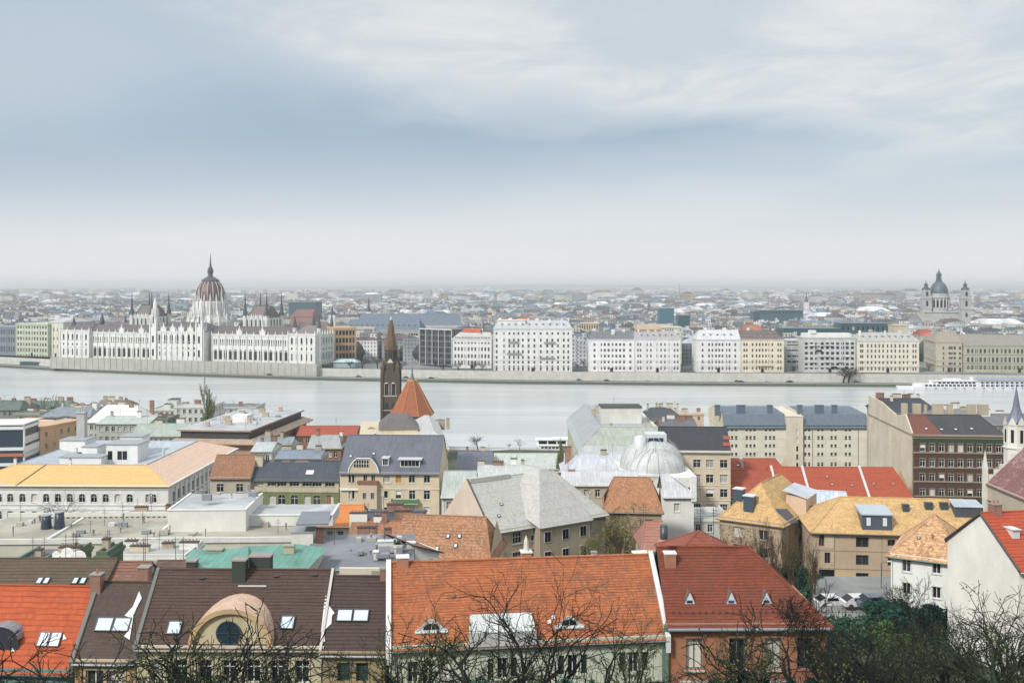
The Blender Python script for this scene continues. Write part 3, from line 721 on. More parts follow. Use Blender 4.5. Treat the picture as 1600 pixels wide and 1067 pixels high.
    # river front towers
    for px, top in ((248, 66), (319.5, 65)):
        x = u(px); y = -5; m = MB(); m.cbox(x, y, 6.2, 6.2, 0, h+4)
        for sx in (-1, 1):
            for sy in (-1, 1): m.cbox(x+sx*3, y+sy*3, 1.2, 1.2, 0, h+5); pinn(m, x+sx*3, y+sy*3, h+5, h+12, .7)
        for zz in (4, 16): m.box(x-1, x+1, y-3.16, y-3.12, zz, zz+6, 1)
        m.lathe([(2.7, h+4), (2.7, h+17)], x, y, 8, 0, False, pi/8)
        for k in range(8): pinn(m, x+2.9*cos(k*pi/4), y+2.9*sin(k*pi/4), h+13, h+21, .42)
        m.box(x-.5, x+.5, y-2.75, y-2.70, h+7, h+13, 1)
        m.lathe([(2.3, h+17), (1.5, h+25), (.12, top-10)], x, y, 8, 0, False, pi/8)
        b.sub('tower', m, [PST, G_DARK])
    # the domed hall
    cx, cy = u(284), 43.0; Q = b.u(300)
    m = MB(); m.lathe([(20, h-6), (20, h+7), (18.5, h+9), (15, h+13), (15, h+25.5), (14.2, h+26)], cx, cy, 16, 0, False)
    for k in range(16):
        a = 2*pi*(k+.5)/16; ca, sa = cos(a), sin(a)
        pinn(m, cx+15.4*ca, cy+15.4*sa, h+14, h+31, .75); pinn(m, cx+20.3*ca, cy+20.3*sa, h+2, h+17, .95); pinn(m, cx+17.9*ca, cy+17.9*sa, h+8, h+21, .7)
        m.tube((cx+20*ca, cy+20*sa, h+9), (cx+15*ca, cy+15*sa, h+17), .5, .5, 4)
        m.M = Matrix.Translation((cx, cy, 0)) @ Matrix.Rotation(2*pi*k/16, 4, 'Z')
        m.box(14.75, 14.80, -1.2, 1.2, h+15, h+20.5, 1); m.box(14.75, 14.80, -.7, .7, h+22, h+24.4, 1); m.box(19.7, 19.75, -1.3, 1.3, h-1, h+5.5, 1); m.M = None
    b.sub('drum', m, [PST, G_DARK])
    zb = 27.6; R = 13.6; m = MB(); prof = [(R*.985, h+zb-.8), (R, h+zb+1.5), (R*.99, h+zb+4), (R*.94, h+zb+7.5), (R*.85, h+zb+11), (R*.72, h+zb+14.2), (R*.56, h+zb+16.8)]
    m.lathe(prof, cx, cy, 16, 0, False)
    b.sub('dome', m, [DOME]); dm = b
    m = MB()
    for k in range(16):
        a = 2*pi*k/16
        for (r0, z0), (r1, z1) in zip(prof, prof[1:]): m.tube((cx+(r0+.12)*cos(a), cy+(r0+.12)*sin(a), z0), (cx+(r1+.12)*cos(a), cy+(r1+.12)*sin(a), z1), .28, .28, 4)
    for k in range(16):
        a = 2*pi*(k+.5)/16; m.lathe([(1.25, h+zb-1), (.9, h+zb+2.5), (.05, h+zb+(13 if k % 4 == 3 else 5.5))], cx+(R+.2)*cos(a), cy+(R+.2)*sin(a), 4, 0, False)
    b.sub('dome_ribs', m, PST2)
    m = MB(); z = h+zb+16.8; m.lathe([(8.2, z-.5), (8.2, z+.5), (7.2, z+1.6), (5, z+3.2), (2.6, z+4.4)], cx, cy, 16, 0, False)
    for k in range(8): m.lathe([(.3, z+.4), (.05, z+2.6)], cx+8*cos(k*pi/4), cy+8*sin(k*pi/4), 4, 0, False)
    z += 4.4; m.lathe([(2.6, z), (2.2, z+.8), (2.0, z+4), (2.7, z+4.4), (2.2, z+5.4), (1.9, z+8), (1.1, z+9.5), (.7, z+13), (.1, z+21.5)], cx, cy, 8, 0, False)
    for k in range(6): m.lathe([(.3, z+3), (.05, z+8)], cx+2.7*cos(k*pi/3), cy+2.7*sin(k*pi/3), 4, 0, False)
    b.sub('lantern', m, flat((.065, .06, .085), .55))
    # dark roofs inside
    m = MB()
    for (p0, p1, v, z, rr) in ((110, 200, 40, 0, 1), (205, 262, 58, 1, 0), (300, 372, 62, 1, 0), (392, 460, 60, 2, 0)):
        x0, x1 = u(p0), u(p1); zz = h-4+z; m.box(x0, x1, v, v+16, zz-14, zz, 1)
        m.face([(x0-.3, v-.3, zz), (x1+.3, v-.3, zz), (x1-5, v+8, zz+9), (x0+5, v+8, zz+9)], 0); m.face([(x1+.3, v-.3, zz), (x1+.3, v+16, zz), (x1-5, v+8, zz+9)], 0); m.face([(x0-.3, v+16, zz), (x0-.3, v-.3, zz), (x0+5, v+8, zz+9)], 0)
    b.sub('inner_roofs', m, [metal((.13, .10, .10), 1, .6, .4), PST2])
    for (px, v, r, top) in ((107, 45, 2.4, 14), (139, 50, 1.2, 12), (182, 52, 1.3, 15), (463, 30, 1.8, 17), (470, 55, 1.6, 16)):
        m = MB(); x = u(px)-v*.0; m.lathe([(r, h-5), (r, h+5), (r*1.2, h+5.2), (.1, h+top)], x, v, 6, 0, False); b.sub('turret', m, SPD)
    RESERVED.extend([(local(None, (b.org, b.ang), uu, 45)[0], local(None, (b.org, b.ang), uu, 45)[1], 45) for uu in (0, 40, 80, 120, 160, 200, 240, 275)])
parliament()

def reserve(b, r=None):
    n = max(1, int(b.L/25))
    for i in range(n+1):
        p = local(None, (b.org, b.ang), b.L*i/n, b.D/2); RESERVED.append((p[0], p[1], (r or b.D/2)+2))
FG = flat((.50, .50, .48), .5)
def fblock(label, pl, pr, Yl, Yr, D, yt, wm, rm, rise, nc, rws, w, hl=4, hr=4, z0=8., cat='apartment block', name='riverfront_block', kind='t', u0=None, bands=(), side=3, ww=None, **k):
    A, B = front(pl, pr, Yl, Yr); zt = PZ(yt, Yl)
    b = Bd(name, label, cat, A, B, D, z0, zt)
    mg = 1.0
    for (zt_, zb_) in rws:
        za = PZ(zb_, Yl)-z0; zc = PZ(zt_, Yl)-z0
        cols = nc if isinstance(nc, (list, tuple)) else None
        if cols:
            for px in cols: b.W('F', b.u(px), za, w, zc-za, kind, trim=False)
        else:
            for i in range(nc): b.W('F', mg+(b.L-2*mg)*(i+.5)/nc, za, w, zc-za, kind, trim=False)
        if side:
            fc = 'R' if (pl+pr)/2 < 800 else 'L'
            for i in range(side): b.W(fc, 1+(D-2)*(i+.5)/side, za, w, zc-za, kind, trim=False)
    b.build_wall(wm, rec=.3, cornice=.7, bands=bands, far=True, merged=True, frame=FG, panes=[G_DARK, G_DARK, G_DARK, G_MID])
    if rise: b.roof(rise, rm, .5, hl, hr, **k)
    m = MB(); n = max(3, int(b.L/9))
    for i in range(n+1): x = .35+(b.L-.7)*i/n; m.box(x-.3, x+.3, -.22, -.02, 0, b.h-.8)
    m.box(0, b.L, -.3, -.23, 3.9, 4.25); m.box(b.L*.5-1.1, b.L*.5+1.1, -.26, -.24, 0, 3.4, 1); b.sub('pilasters', m, [wm, G_DARK])
    if rise > 4.5 and 'palace' not in label:
        for i in range(int(b.L/6)):
            x = 4+(b.L-8)*(i+.5)/int(b.L/6); v = D*.2; z = b.h+rise*.4; m = MB(); m.box(x-.7, x+.7, v-.3, v+2, z-.6, z+1.1); m.box(x-.9, x+.9, v-.5, v+2.2, z+1.1, z+1.3, 1); m.box(x-.4, x+.4, v-.34, v-.31, z, z+.9, 2); b.sub('dormer', m, [wm, SPD, G_DARK])
    reserve(b); return b
def seq(a, b, n): return [(a+(b-a)*i/(n-1)) for i in range(n)]
WHT = plaster((.68, .68, .67), .45); CRM = plaster((.66, .60, .47), .2); GRYW = plaster((.50, .51, .50), .3); WH2 = plaster((.68, .68, .66), .2)
MR = metal((.46, .48, .50), 1, .5, .3); SL = metal((.15, .16, .18), 1, .6, .25)
def chims(b, n, mt=WH2, hh=2.2, v=None, seed=0):
    r = random.Random(seed+int(b.L)); v = b.D*.5 if v is None else v
    for i in range(n):
        x = b.L*(i+.5+r.uniform(-.25, .25))/n; ww = r.uniform(1, 3); m = MB(); z = b.h+(b.rise_ if hasattr(b, 'rise_') else 0)
        m.cbox(x, v+r.uniform(-.2, .2)*b.D, ww, 1.1, b.h-.5, z+hh*r.uniform(.4, 1)); b.sub('chimney', m, mt, b.roofo or b.root)
# white seven storey block with balconies
rw = [(519, 523), (529, 534), (538, 543), (547, 552), (556, 561), (564, 568), (571, 579)]
b = fblock('big white seven storey block beside the street gap, with grey balconies and pale roof', 771, 894, 836, 835, 26, 513, WHT, MR, 6, [776, 788, 796, 803, 810, 817, 826, 835, 845, 855, 863, 872, 881, 888], rw, 1.5, bands=((9.5, .5, .4),), side=4)
for (p0, p1, py) in ((794, 811, 535), (850, 868, 536), (843, 867, 560), (792, 815, 553)):
    x0, z = b.u(p0, py); x1 = b.u(p1); m = MB(); m.box(x0, x1, -1.2, -.03, z-.2, z); m.box(x0, x1, -1.2, -1.1, z, z+1); b.sub('balcony', m, flat((.25, .25, .25)))
m = MB(); m.box(3, 26, 6, 20, b.h, b.h+6.2); m.box(2.5, 26.5, 5.5, 20.5, b.h+6.2, b.h+6.5); b.sub('penthouse', m, [WH2]); chims(b, 6)
rw = [(536, 540.5), (545, 549.5), (554, 558.5), (562.5, 567.5), (572, 577.5)]
c1 = [929, 939, 945, 951, 957, 963, 969, 975, 985]
b = fblock('white riverfront block with dark slate roof and black window rows', 920, 991, 835, 834, 24, 530, plaster((.74, .74, .74), .35), SL, 6, c1, rw, 1.7, 3, 0, bands=((9, .4, .3),)); chims(b, 3)
b = fblock('cream white riverfront block with small windows, joined to the slate roofed one', 991.3, 1063, 834, 833, 24, 529, WHT, metal((.36, .34, .35), 1), 5, [997, 1001, 1011, 1017, 1027, 1033, 1039, 1045, 1054, 1059], rw, 1.3, 0, 3, bands=((9, .4, .3),)); chims(b, 5)
b = fblock('white riverfront block with pale roof attached to a yellow one', 1088, 1157, 833, 832, 24, 530, WHT, metal((.56, .57, .58), 1), 7, [1098, 1108, 1113, 1119, 1124, 1129, 1135, 1140, 1149], rw, 1.5, 4, 0, bands=((8.6, .4, .3),)); chims(b, 2)
b = fblock('pale yellow riverfront block with brown roof', 1157.3, 1225, 832, 831, 24, 530, CRM, metal((.13, .105, .10), 1, .6), 6.5, [1163, 1167, 1176, 1182, 1187, 1192, 1197, 1202, 1207, 1216, 1220], rw, 1.4, 0, 5, bands=((8.6, .4, .3),)); chims(b, 2)
x0, z = b.u(1183, 571); x1 = b.u(1207); m = MB(); m.box(x0, x1, -1.4, -.03, z-.3, z); m.box(x0, x1, -1.4, -1.3, z, z+1.1); b.sub('balcony', m, CRM)
# glass fronted infill with balconies
b = fblock('narrow set back block with long glazed balconies beside the yellow one', 1228, 1252, 850, 850, 22, 531, GRYW, None, 0, [1233, 1241, 1248], [(533, 538), (543, 548), (552, 558), (562, 567)], 3.2, side=0)
for i in range(5):
    m = MB(); z = 4+i*4.5; m.box(0, b.L, -1.5, -.03, z, z+.3); m.box(0, b.L, -1.5, -1.4, z+.3, z+1.3, 1); b.sub('balcony', m, [WH2, flat((.3, .36, .40), .3)])
rw = [(535, 539), (541, 545.5), (549.5, 554), (558, 562.5), (567, 571), (574, 577)]
b = fblock('grey nineteen sixties block with irregular balconies on the riverfront', 1256, 1337, 832, 832, 22, 527, GRYW, None, 0, [1260, 1268, 1276, 1285, 1293, 1301, 1309, 1317, 1324, 1332], rw, 2.5, kind='p', side=0)
for i in range(16):
    r = random.Random(i); m = MB(); x = r.uniform(1, b.L-8); z = 3.6+(i % 5)*4.5; ww = r.choice((4, 7, 5)); m.box(x, x+ww, -1.3, -.03, z, z+.25); m.box(x, x+ww, -1.3, -1.2, z+.25, z+1.2); b.sub('balcony', m, r.choice((WH2, GRYW)))
m = MB(); m.box(2, 40, 4, 16, b.h, b.h+3); m.box(6, 11, 3, 9, b.h+3, b.h+5.5); b.sub('penthouse', m, WH2)
rw = [(537.5, 543), (546, 551), (554.5, 559.5), (563.5, 568.5), (573, 578.5)]
b = fblock('cream riverfront block with low pale roof beside the side street', 1338.5, 1436, 832, 829, 24, 532, plaster((.68, .63, .53), .15), metal((.40, .40, .38), 1), 6, [1345, 1348, 1356, 1362, 1368, 1374, 1380, 1387, 1393, 1399, 1406, 1412, 1418, 1427, 1431], rw, 1.35, 5, 5, bands=((4.8, .3, .3), (9.2, .3, .3))); chims(b, 3)
# insurance palace right of the street
rw = [(541, 546), (550, 554), (557, 561), (566, 570), (574, 582)]
b = fblock('beige corner palace with tan roof behind the moored ship', 1462, 1503, 838, 834, 50, 534, plaster((.44, .41, .33), .4), metal((.30, .25, .19), 1), 7, [1475, 1484, 1488, 1492, 1500], rw, 1.8, 6, 1, side=9, bands=((5, .5, .4), (9, .3, .3)))
rw = [(545, 552), (558, 566), (571, 577)]
b = fblock('long beige palace with tall arched windows above the moored ship', 1506, 1680, 832, 826, 40, 539, plaster((.40, .40, .32), .45), metal((.25, .23, .19), 1), 7.5, seq(1513, 1675, 26), rw, 1.9, 0, 6, bands=((7.5, .5, .5), (14.5, .6, .5)), side=0)
chims(b, 3)
# left of the parliament
b = fblock('pale green gridded office block upstream of the parliament', 25, 75, 1000, 985, 40, 505, plaster((.46, .50, .40), .4), None, 0, 11, [(509, 513), (517, 522), (526, 531), (535, 540), (544, 549), (553, 558)], 2.0, z0=10, cat='office block', bands=((8, .4, .4), (30, .5, .5)), side=0)
b = fblock('cream block with faded front between the office block and the parliament', 75, 99, 990, 980, 34, 503, plaster((.56, .56, .47), .4), MR, 4, 4, [(512, 518), (526, 531), (538, 544)], 1.5, z0=10, side=2)
b = fblock('dark glazed block with white fins at the upstream edge of the view', -30, 25, 1015, 1002, 40, 510, flat((.16, .19, .22), .4), None, 0, 14, [(514, 522), (526, 534), (540, 548)], 1.6, z0=10, cat='office block', side=0)
m = MB(); m.box(-8, 9, -16, -6, 0, 14); [m.box(-8+i*1.5, -7.7+i*1.5, -16.4, -16.01, 0, 14) for i in range(12)]
b.sub('entrance_block', m, WH2)
# behind and right of the parliament
b = fblock('orange brown stone office cube standing beside the parliament', 523, 556, 905, 912, 34, 513, plaster((.42, .27, .13), .35, (.2, .15, .1)), None, 0, 6, [(517, 524), (528, 536), (540, 548), (552, 560)], 2.6, z0=10, cat='office block', side=5, kind='p')
b.wall.data.materials[0] = plaster((.46, .29, .14), .3, (.25, .2, .12))
m = MB(); m.box(-.6, b.L+.6, -.6, b.D+.6, b.h-1.5, b.h+.6); [m.box(x-.2, x+.2, -.5, -.05, 0, b.h-1.6) for x in [b.L*i/6 for i in range(7)]]; b.sub('cornice', m, plaster((.5, .34, .19), .3))
b = fblock('long colonnaded ministry with blue slate roof across the square', 535, 655, 1060, 1050, 38, 516, plaster((.50, .49, .44), .4), metal((.12, .155, .20), 1.2, .6, .2), 11, 30, [(520, 523.5), (528, 534), (537, 542)], 2.1, 4, 4, z0=12, cat='ministry', bands=((20, .6, .5), (8, .5, .5)))
m = MB(); n = 12
for i in range(n): m.lathe([(.9, 6), (.8, 21)], b.u(559)+(b.u(585)-b.u(559))*i/(n-1), -2.2, 8, 0)
m.box(b.u(557), b.u(587), -3.4, -.03, 21, 24.2); m.box(b.u(557), b.u(587), -3.4, -.03, 0, 6); b.sub('colonnade', m, plaster((.50, .49, .44), .4))
m = MB()
for pa, pb, v, s_ in ((536, 712, 90, 0),): m.box(b.u(pa), b.u(pb), 40, 60, 0, b.h+4); m.face([(b.u(pa), 40, b.h+4), (b.u(pb), 40, b.h+4), (b.u(pb)-6, 52, b.h+16), (b.u(pa)+6, 52, b.h+16)], 1)
b.sub('rear_wing', m, [plaster((.45, .45, .41), .4), metal((.12, .155, .20), 1.2, .6, .2)])
m = MB(); m.lathe([(3, 0), (.1, 17)], b.u(535)+2, 10, 6, 0, False); 
# glass slab
b = fblock('dark grey glass office slab with pale vertical fins by the square', 656, 706, 905, 884, 26, 513, flat((.10, .115, .13), .35), None, 0, 15, [(515, 522), (524, 531), (533, 540), (542, 549), (551, 558), (560, 567)], 2.0, z0=9, cat='office block', kind='p', side=4)
m = MB()
for i in range(6): m.box(b.L*i/5-.25, b.L*i/5+.25, -.8, -.05, 0, b.h)
m.box(-.3, b.L+.3, -.9, -.81, b.h-.8, b.h+.3); b.sub('fin', m, flat((.5, .52, .54), .5))
b = fblock('low white palace with red roof strip and dark dormers', 707, 768, 868, 862, 26, 529, WHT, metal((.50, .49, .47), 1), 5, 11, [(534, 537), (542, 548), (553, 559), (563, 570)], 1.5, z0=8.5, cat='palace', side=3)
m = MB(); x0, x1 = b.u(718), b.u(747); m.box(x0, x1, 9, 17, b.h+2.5, b.h+5); m.face([(x0-1, 8.5, b.h+5), (x1+1, 8.5, b.h+5), (x1-1, 13, b.h+8), (x0+1, 13, b.h+8)], 1); m.face([(x1+1, 17.5, b.h+5), (x0-1, 17.5, b.h+5), (x0+1, 13, b.h+8), (x1-1, 13, b.h+8)], 1)
b.sub('roof_pavilion', m, [WHT, cityroof((.50, .10, .05))])
for i in range(11):
    m = MB(); x = 1.5+(b.L-3)*(i+.5)/11; m.box(x-.7, x+.7, -.1, 2.2, b.h, b.h+1.7); m.box(x-.9, x+.9, -.3, 2.3, b.h+1.7, b.h+1.9); m.box(x-.4, x+.4, -.14, -.11, b.h+.3, b.h+1.5, 1); b.sub('dormer', m, [WHT, G_DARK])

# second row landmarks seen over the riverfront
def slab(label, px0, px1, Y, yt, wm, rm=None, rise=0, D=30, hl=2, hr=2, cat='building', name='city_building', yt0=None, nw=0, rows_=()):
    A, B = front(px0, px1, Y, Y-(px1-px0)*.05); b = Bd(name, label, cat, A, B, D, 8, PZ(yt, Y))
    for i in range(nw):
        for (a, c) in rows_: b.W('F', (b.L)*(i+.5)/nw, PZ(c, Y)-8, b.L/nw*.45, (c-a)*Y/F, 'p', trim=False)
    b.build_wall(wm, rec=.3, cornice=.6, far=True, frame=FG)
    if rise: b.roof(rise, rm, .4, hl, hr)
    reserve(b); return b
ORR = cityroof((.62, .19, .07))
b = slab('block with two bright orange roof strips behind the white balcony block', 783, 838, 900, 507, WH2, D=24)
m = MB(); x0, x1, x2, x3 = [b.u(p) for p in (785, 800, 806, 838)]
for q0, q1 in ((x0, x1), (x2, x3)): m.face([(q0, -1, b.h), (q1, -1, b.h), (q1, 9, b.h+5), (q0, 9, b.h+5)]); m.face([(q1, -1, b.h), (q1, 19, b.h), (q1, 9, b.h+5)]); m.face([(q0, 19, b.h), (q0, -1, b.h), (q0, 9, b.h+5)]); m.face([(q1, 19, b.h), (q0, 19, b.h), (q0, 9, b.h+5), (q1, 9, b.h+5)])
b.roofo = b.sub('roof', m, ORR)
TEAL = flat((.05, .11, .135), .5); TEALD = flat((.03, .09, .11), .35)
slab('glossy teal slab roof building beyond the far chamber spires', 451, 493, 1500, 472.5, TEAL, D=40, cat='office building')
b = slab('pink brown gabled block right behind the parliament', 455, 488, 1080, 494, plaster((.34, .20, .18), .3), metal((.20, .10, .09), 1), 7, D=30)
slab('ochre colonnaded building down the street gap', 908, 935, 1100, 505, plaster((.5, .44, .3), .3), None, D=30, nw=7, rows_=((508, 515),))
slab('wide dark teal office building on the skyline side', 1188, 1255, 1350, 485, TEAL, D=40, cat='office building', nw=12, rows_=((487, 489.5),))
slab('small teal glass block near the wide teal office', 1177, 1187, 1300, 487, TEALD, D=24, cat='office building')
slab('long low dark teal roofed hall behind the grey balcony block', 1224, 1314, 1010, 513, TEALD, D=40, cat='hall')
slab('dark blue glass office with white stripes right behind the riverfront', 1314, 1392, 1040, 505, TEALD, D=30, cat='office building', nw=10, rows_=((510, 516),))
slab('dark green slab roof building above the twin riverfront block', 1060, 1078, 1150, 493, TEALD, D=30)
slab('blue glass building over the street behind the twin block', 1030, 1053, 1250, 482, flat((.06, .15, .20), .3), D=30, cat='office building')
slab('peach coloured long block above the cream riverfront front', 993, 1050, 900, 514, plaster((.52, .36, .25), .3), metal((.42, .33, .25), 1), 4, D=22, nw=12, rows_=((517, 521),))
slab('light green block with many small windows behind the twin riverfront front', 1034, 1065, 885, 511, plaster((.52, .55, .46), .3), None, D=20, nw=8, rows_=((514, 517), (521, 524)))
slab('terracotta roofed block behind the yellow riverfront house', 1160, 1192, 900, 517, plaster((.55, .45, .35), .3), cityroof((.36, .16, .09)), 5, D=24)
slab('tall cream tower block behind the cream riverfront block', 1398, 1420, 930, 508, plaster((.52, .48, .38), .3), None, D=22, cat='tower block')
b = slab('brick red roofed block in front of the basilica', 1438, 1462, 960, 524, plaster((.5, .47, .4), .3), cityroof((.42, .09, .06)), 5, D=26)
slab('low arena with bulging white roof beyond the blue glass office', 1354, 1392, 1700, 486, plaster((.6, .55, .5), .2), cityroof((.75, .74, .70)), 7, D=60, hl=9, hr=9, cat='arena')
slab('glass roofed pale hall at the view edge behind the long palace', 1536, 1600, 1150, 506, plaster((.55, .56, .52), .3), cityroof((.7, .72, .72)), 5, D=40, cat='hall')
# skyline pieces in the haze
def chimney_stack(px, Y, py, r, label):
    m = MB(); m.lathe([(r, 0), (r*.7, PZ(py, Y)-8)], 0, 0, 8, 0); tag(obj('smokestack', m, flat((.35, .36, .38))), label, 'smokestack')
    bpy.data.objects[-1] if False else None
    return m
for i, (px, py) in enumerate(((1283, 447.5), (1287, 448.5), (1291, 447), (1266, 451), (1303, 452), (1310, 451), (1212, 455))):
    Y = 5200; m = MB(); m.lathe([(5, 0), (3.2, PZ(py, Y)-8)], 0, 0, 8, 0)
    o = obj('smokestack', m, flat((.33, .34, .36)), None, (PX(px, Y), Y, 8)); tag(o, 'slim power station smokestack in the haze on the horizon', 'smokestack', 'smokestacks on the horizon')
Y = 4200; m = MB(); m.lathe([(7, 0), (3, 30), (1.5, PZ(443, Y)-8)], 0, 0, 4, 0, False); tag(obj('radio_mast', m, flat((.3, .31, .33)), None, (PX(1061, Y), Y, 8)), 'thin radio mast on the hazy horizon above the twin riverfront block', 'mast')
def church_far(px, Y, ytop, ybase, label, r=4.5, dark=True):
    zt = PZ(ytop, Y)-8; zb = PZ(ybase, Y)-8; e = empty('distant_church', label, 'church', (PX(px, Y), Y, 8))
    m = MB(); m.cbox(0, 0, r*1.7, r*1.7, 0, zb); m.box(-r*.8, r*.8, r, r*6, 0, zb*.55); o = obj('wall', m, WH2, e); m = MB(); m.lathe([(r*1.0, zb), (r*.35, zb+(zt-zb)*.4), (.1, zt)], 0, 0, 8, 0, False); obj('spire', m, SPD if dark else PST, e)
    RESERVED.append((PX(px, Y), Y, 14))
church_far(1260, 1900, 458, 472, 'pale church tower with dark needle spire above the teal office')
church_far(576, 1500, 463, 487, 'slim reddish steeple rising over the ministry roof', 4)
church_far(1014, 2100, 470, 480, 'dark capped tower behind the twin riverfront block', 6)
church_far(519, 1100, 478, 492, 'small dark turret above the parliament end pavilion', 4)
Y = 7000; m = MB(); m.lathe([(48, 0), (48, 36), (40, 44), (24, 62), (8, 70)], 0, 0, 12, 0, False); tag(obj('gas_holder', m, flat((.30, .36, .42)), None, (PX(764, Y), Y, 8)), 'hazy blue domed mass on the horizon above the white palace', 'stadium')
Y = 3800; m = MB(); m.box(-14, 14, 0, 30, 0, 52); m.box(-9, 9, 3, 20, 52, 58); tag(obj('tower_block', m, flat((.33, .37, .42)), None, (PX(667, Y), Y, 8)), 'hazy square tower block on the horizon above the glass slab', 'tower block')
Y = 2300; m = MB(); m.box(-16, 16, 0, 30, 0, PZ(472, Y)-8); [m.box(-16.2, 16.2, -.3, 0, z, z+1.2, 1) for z in range(6, 42, 6)]; tag(obj('office_tower', m, [flat((.18, .25, .32), .3), WH2], None, (PX(739, Y), Y, 8)), 'blue glass office tower in the middle of the far city', 'office tower')

# ---------------------------------------------------------------- basilica
def basilica():
    Y = 1400.; k = Y/F; org = (PX(1467, Y), Y, 8); e = empty('basilica', 'basilica with slate dome between two bell towers in the far city', 'basilica', org, -.12)
    z = lambda py: PZ(py, Y)-8; st = plaster((.40, .41, .40), .5)
    m = MB(); m.box(-30, 24, -32, 40, 0, z(500)); m.box(-21, 21, -21, 21, z(500), z(488)); m.box(-22, 22, -22, 22, z(488), z(486.5)); obj('wall', m, st, e)
    R = 14.2*k; m = MB(); m.lathe([(R*1.05, z(488)), (R*1.05, z(484)), (R*.98, z(483.5)), (R*.98, z(466)), (R*1.10, z(465.5)), (R*1.1, z(463.5)), (R*1.0, z(463)), (R*.99, z(458.5))], 0, 0, 24, 0, False)
    for i in range(16):
        a = 2*pi*i/16; m.M = Matrix.Rotation(a, 4, 'Z'); m.box(R*.985, R*.995, -1.2, 1.2, z(480), z(469), 1); m.lathe([(.9, z(483)), (.8, z(466))], R*1.03*cos(.19), R*1.03*sin(.19), 6, 0); m.M = None
    obj('drum', m, [st, G_DARK], e)
    m = MB(); zb = z(458.5); prof = [(R*.97, zb), (R*.95, zb+3), (R*.88, zb+6.5), (R*.76, zb+10), (R*.58, zb+13.2), (R*.36, zb+15.6), (R*.30, zb+16)]
    m.lathe(prof, 0, 0, 24, 0); 
    for i in range(12):
        a = 2*pi*i/12
        for (r0, z0), (r1, z1) in zip(prof, prof[1:]): m.tube(((r0+.1)*cos(a), (r0+.1)*sin(a), z0), ((r1+.1)*cos(a), (r1+.1)*sin(a), z1), .3, .3, 4)
    obj('dome', m, metal((.085, .115, .15), 1.5, .5, .25), e)
    m = MB(); z1 = zb+15.8; m.lathe([(4.6, z1), (4.2, z1+2), (3.4, z1+2.6)], 0, 0, 12, 0, False)
    for i in range(8): m.lathe([(.6, z1+2.4), (.5, z1+9)], 3*cos(i*pi/4), 3*sin(i*pi/4), 6, 0)
    m.lathe([(1.6, z1+2.4), (1.6, z1+9), (3.7, z1+9.2), (3.5, z1+10.5), (2.2, z1+12.8), (.8, z1+14.5), (.5, z1+17), (.1, z(419))], 0, 0, 12, 0, False); obj('lantern', m, flat((.05, .075, .09), .5), e)
    for dx, dy in ((1448.5, -6), (1511, -30)):
        Yt = Y+dy; x, y = PX(dx, Yt)-org[0], dy; s_ = 5.6; t_ = MB(); zz = lambda py: PZ(py, Yt)-8
        t_.cbox(x, y, s_*2.1, s_*2.1, 0, zz(483)); t_.cbox(x, y, s_*2.3, s_*2.3, zz(483), zz(481.5)); t_.cbox(x, y, s_*1.9, s_*1.9, zz(481.5), zz(467)); t_.cbox(x, y, s_*2.2, s_*2.2, zz(467), zz(465.5)); t_.cbox(x, y, s_*1.7, s_*1.7, zz(465.5), zz(453))
        for q in (-1, 1):
            for q2 in (-1, 1): t_.cbox(x+q*s_*.95, y+q2*s_*.95, 1.5, 1.5, zz(481.5), zz(462))
        for (a, b_) in ((489, 495), (470, 478), (456, 462)): t_.box(x-1.3, x+1.3, y-s_*1.06, y-s_*1.05+.02, zz(b_), zz(a), 1)
        t_.box(x-s_*.85-.02, x-s_*.85, y-1.3, y+1.3, zz(478), zz(470), 1)
        o = obj('bell_tower', t_, [st, G_DARK], e); t_ = MB(); t_.lathe([(s_*1.0, zz(453)), (s_*.9, zz(450.5)), (s_*.45, zz(448.5)), (s_*.42, zz(445)), (s_*.5, zz(444.5)), (.6, zz(442)), (.1, zz(436.5))], x, y, 8, 0, False); obj('cap', t_, SPD, o)
    m = MB(); m.face([(-30, -32, z(500)), (24, -32, z(500)), (24, 0, z(489)), (-30, 0, z(489))]); m.face([(-30, 40, z(500)), (-30, -32, z(500)), (-30, 0, z(489))]); obj('nave_roof', m, metal((.34, .33, .30), 1), e)
    RESERVED.append((org[0], org[1]-10, 55)); RESERVED.append((PX(1511, Y), Y-25, 30))
basilica()

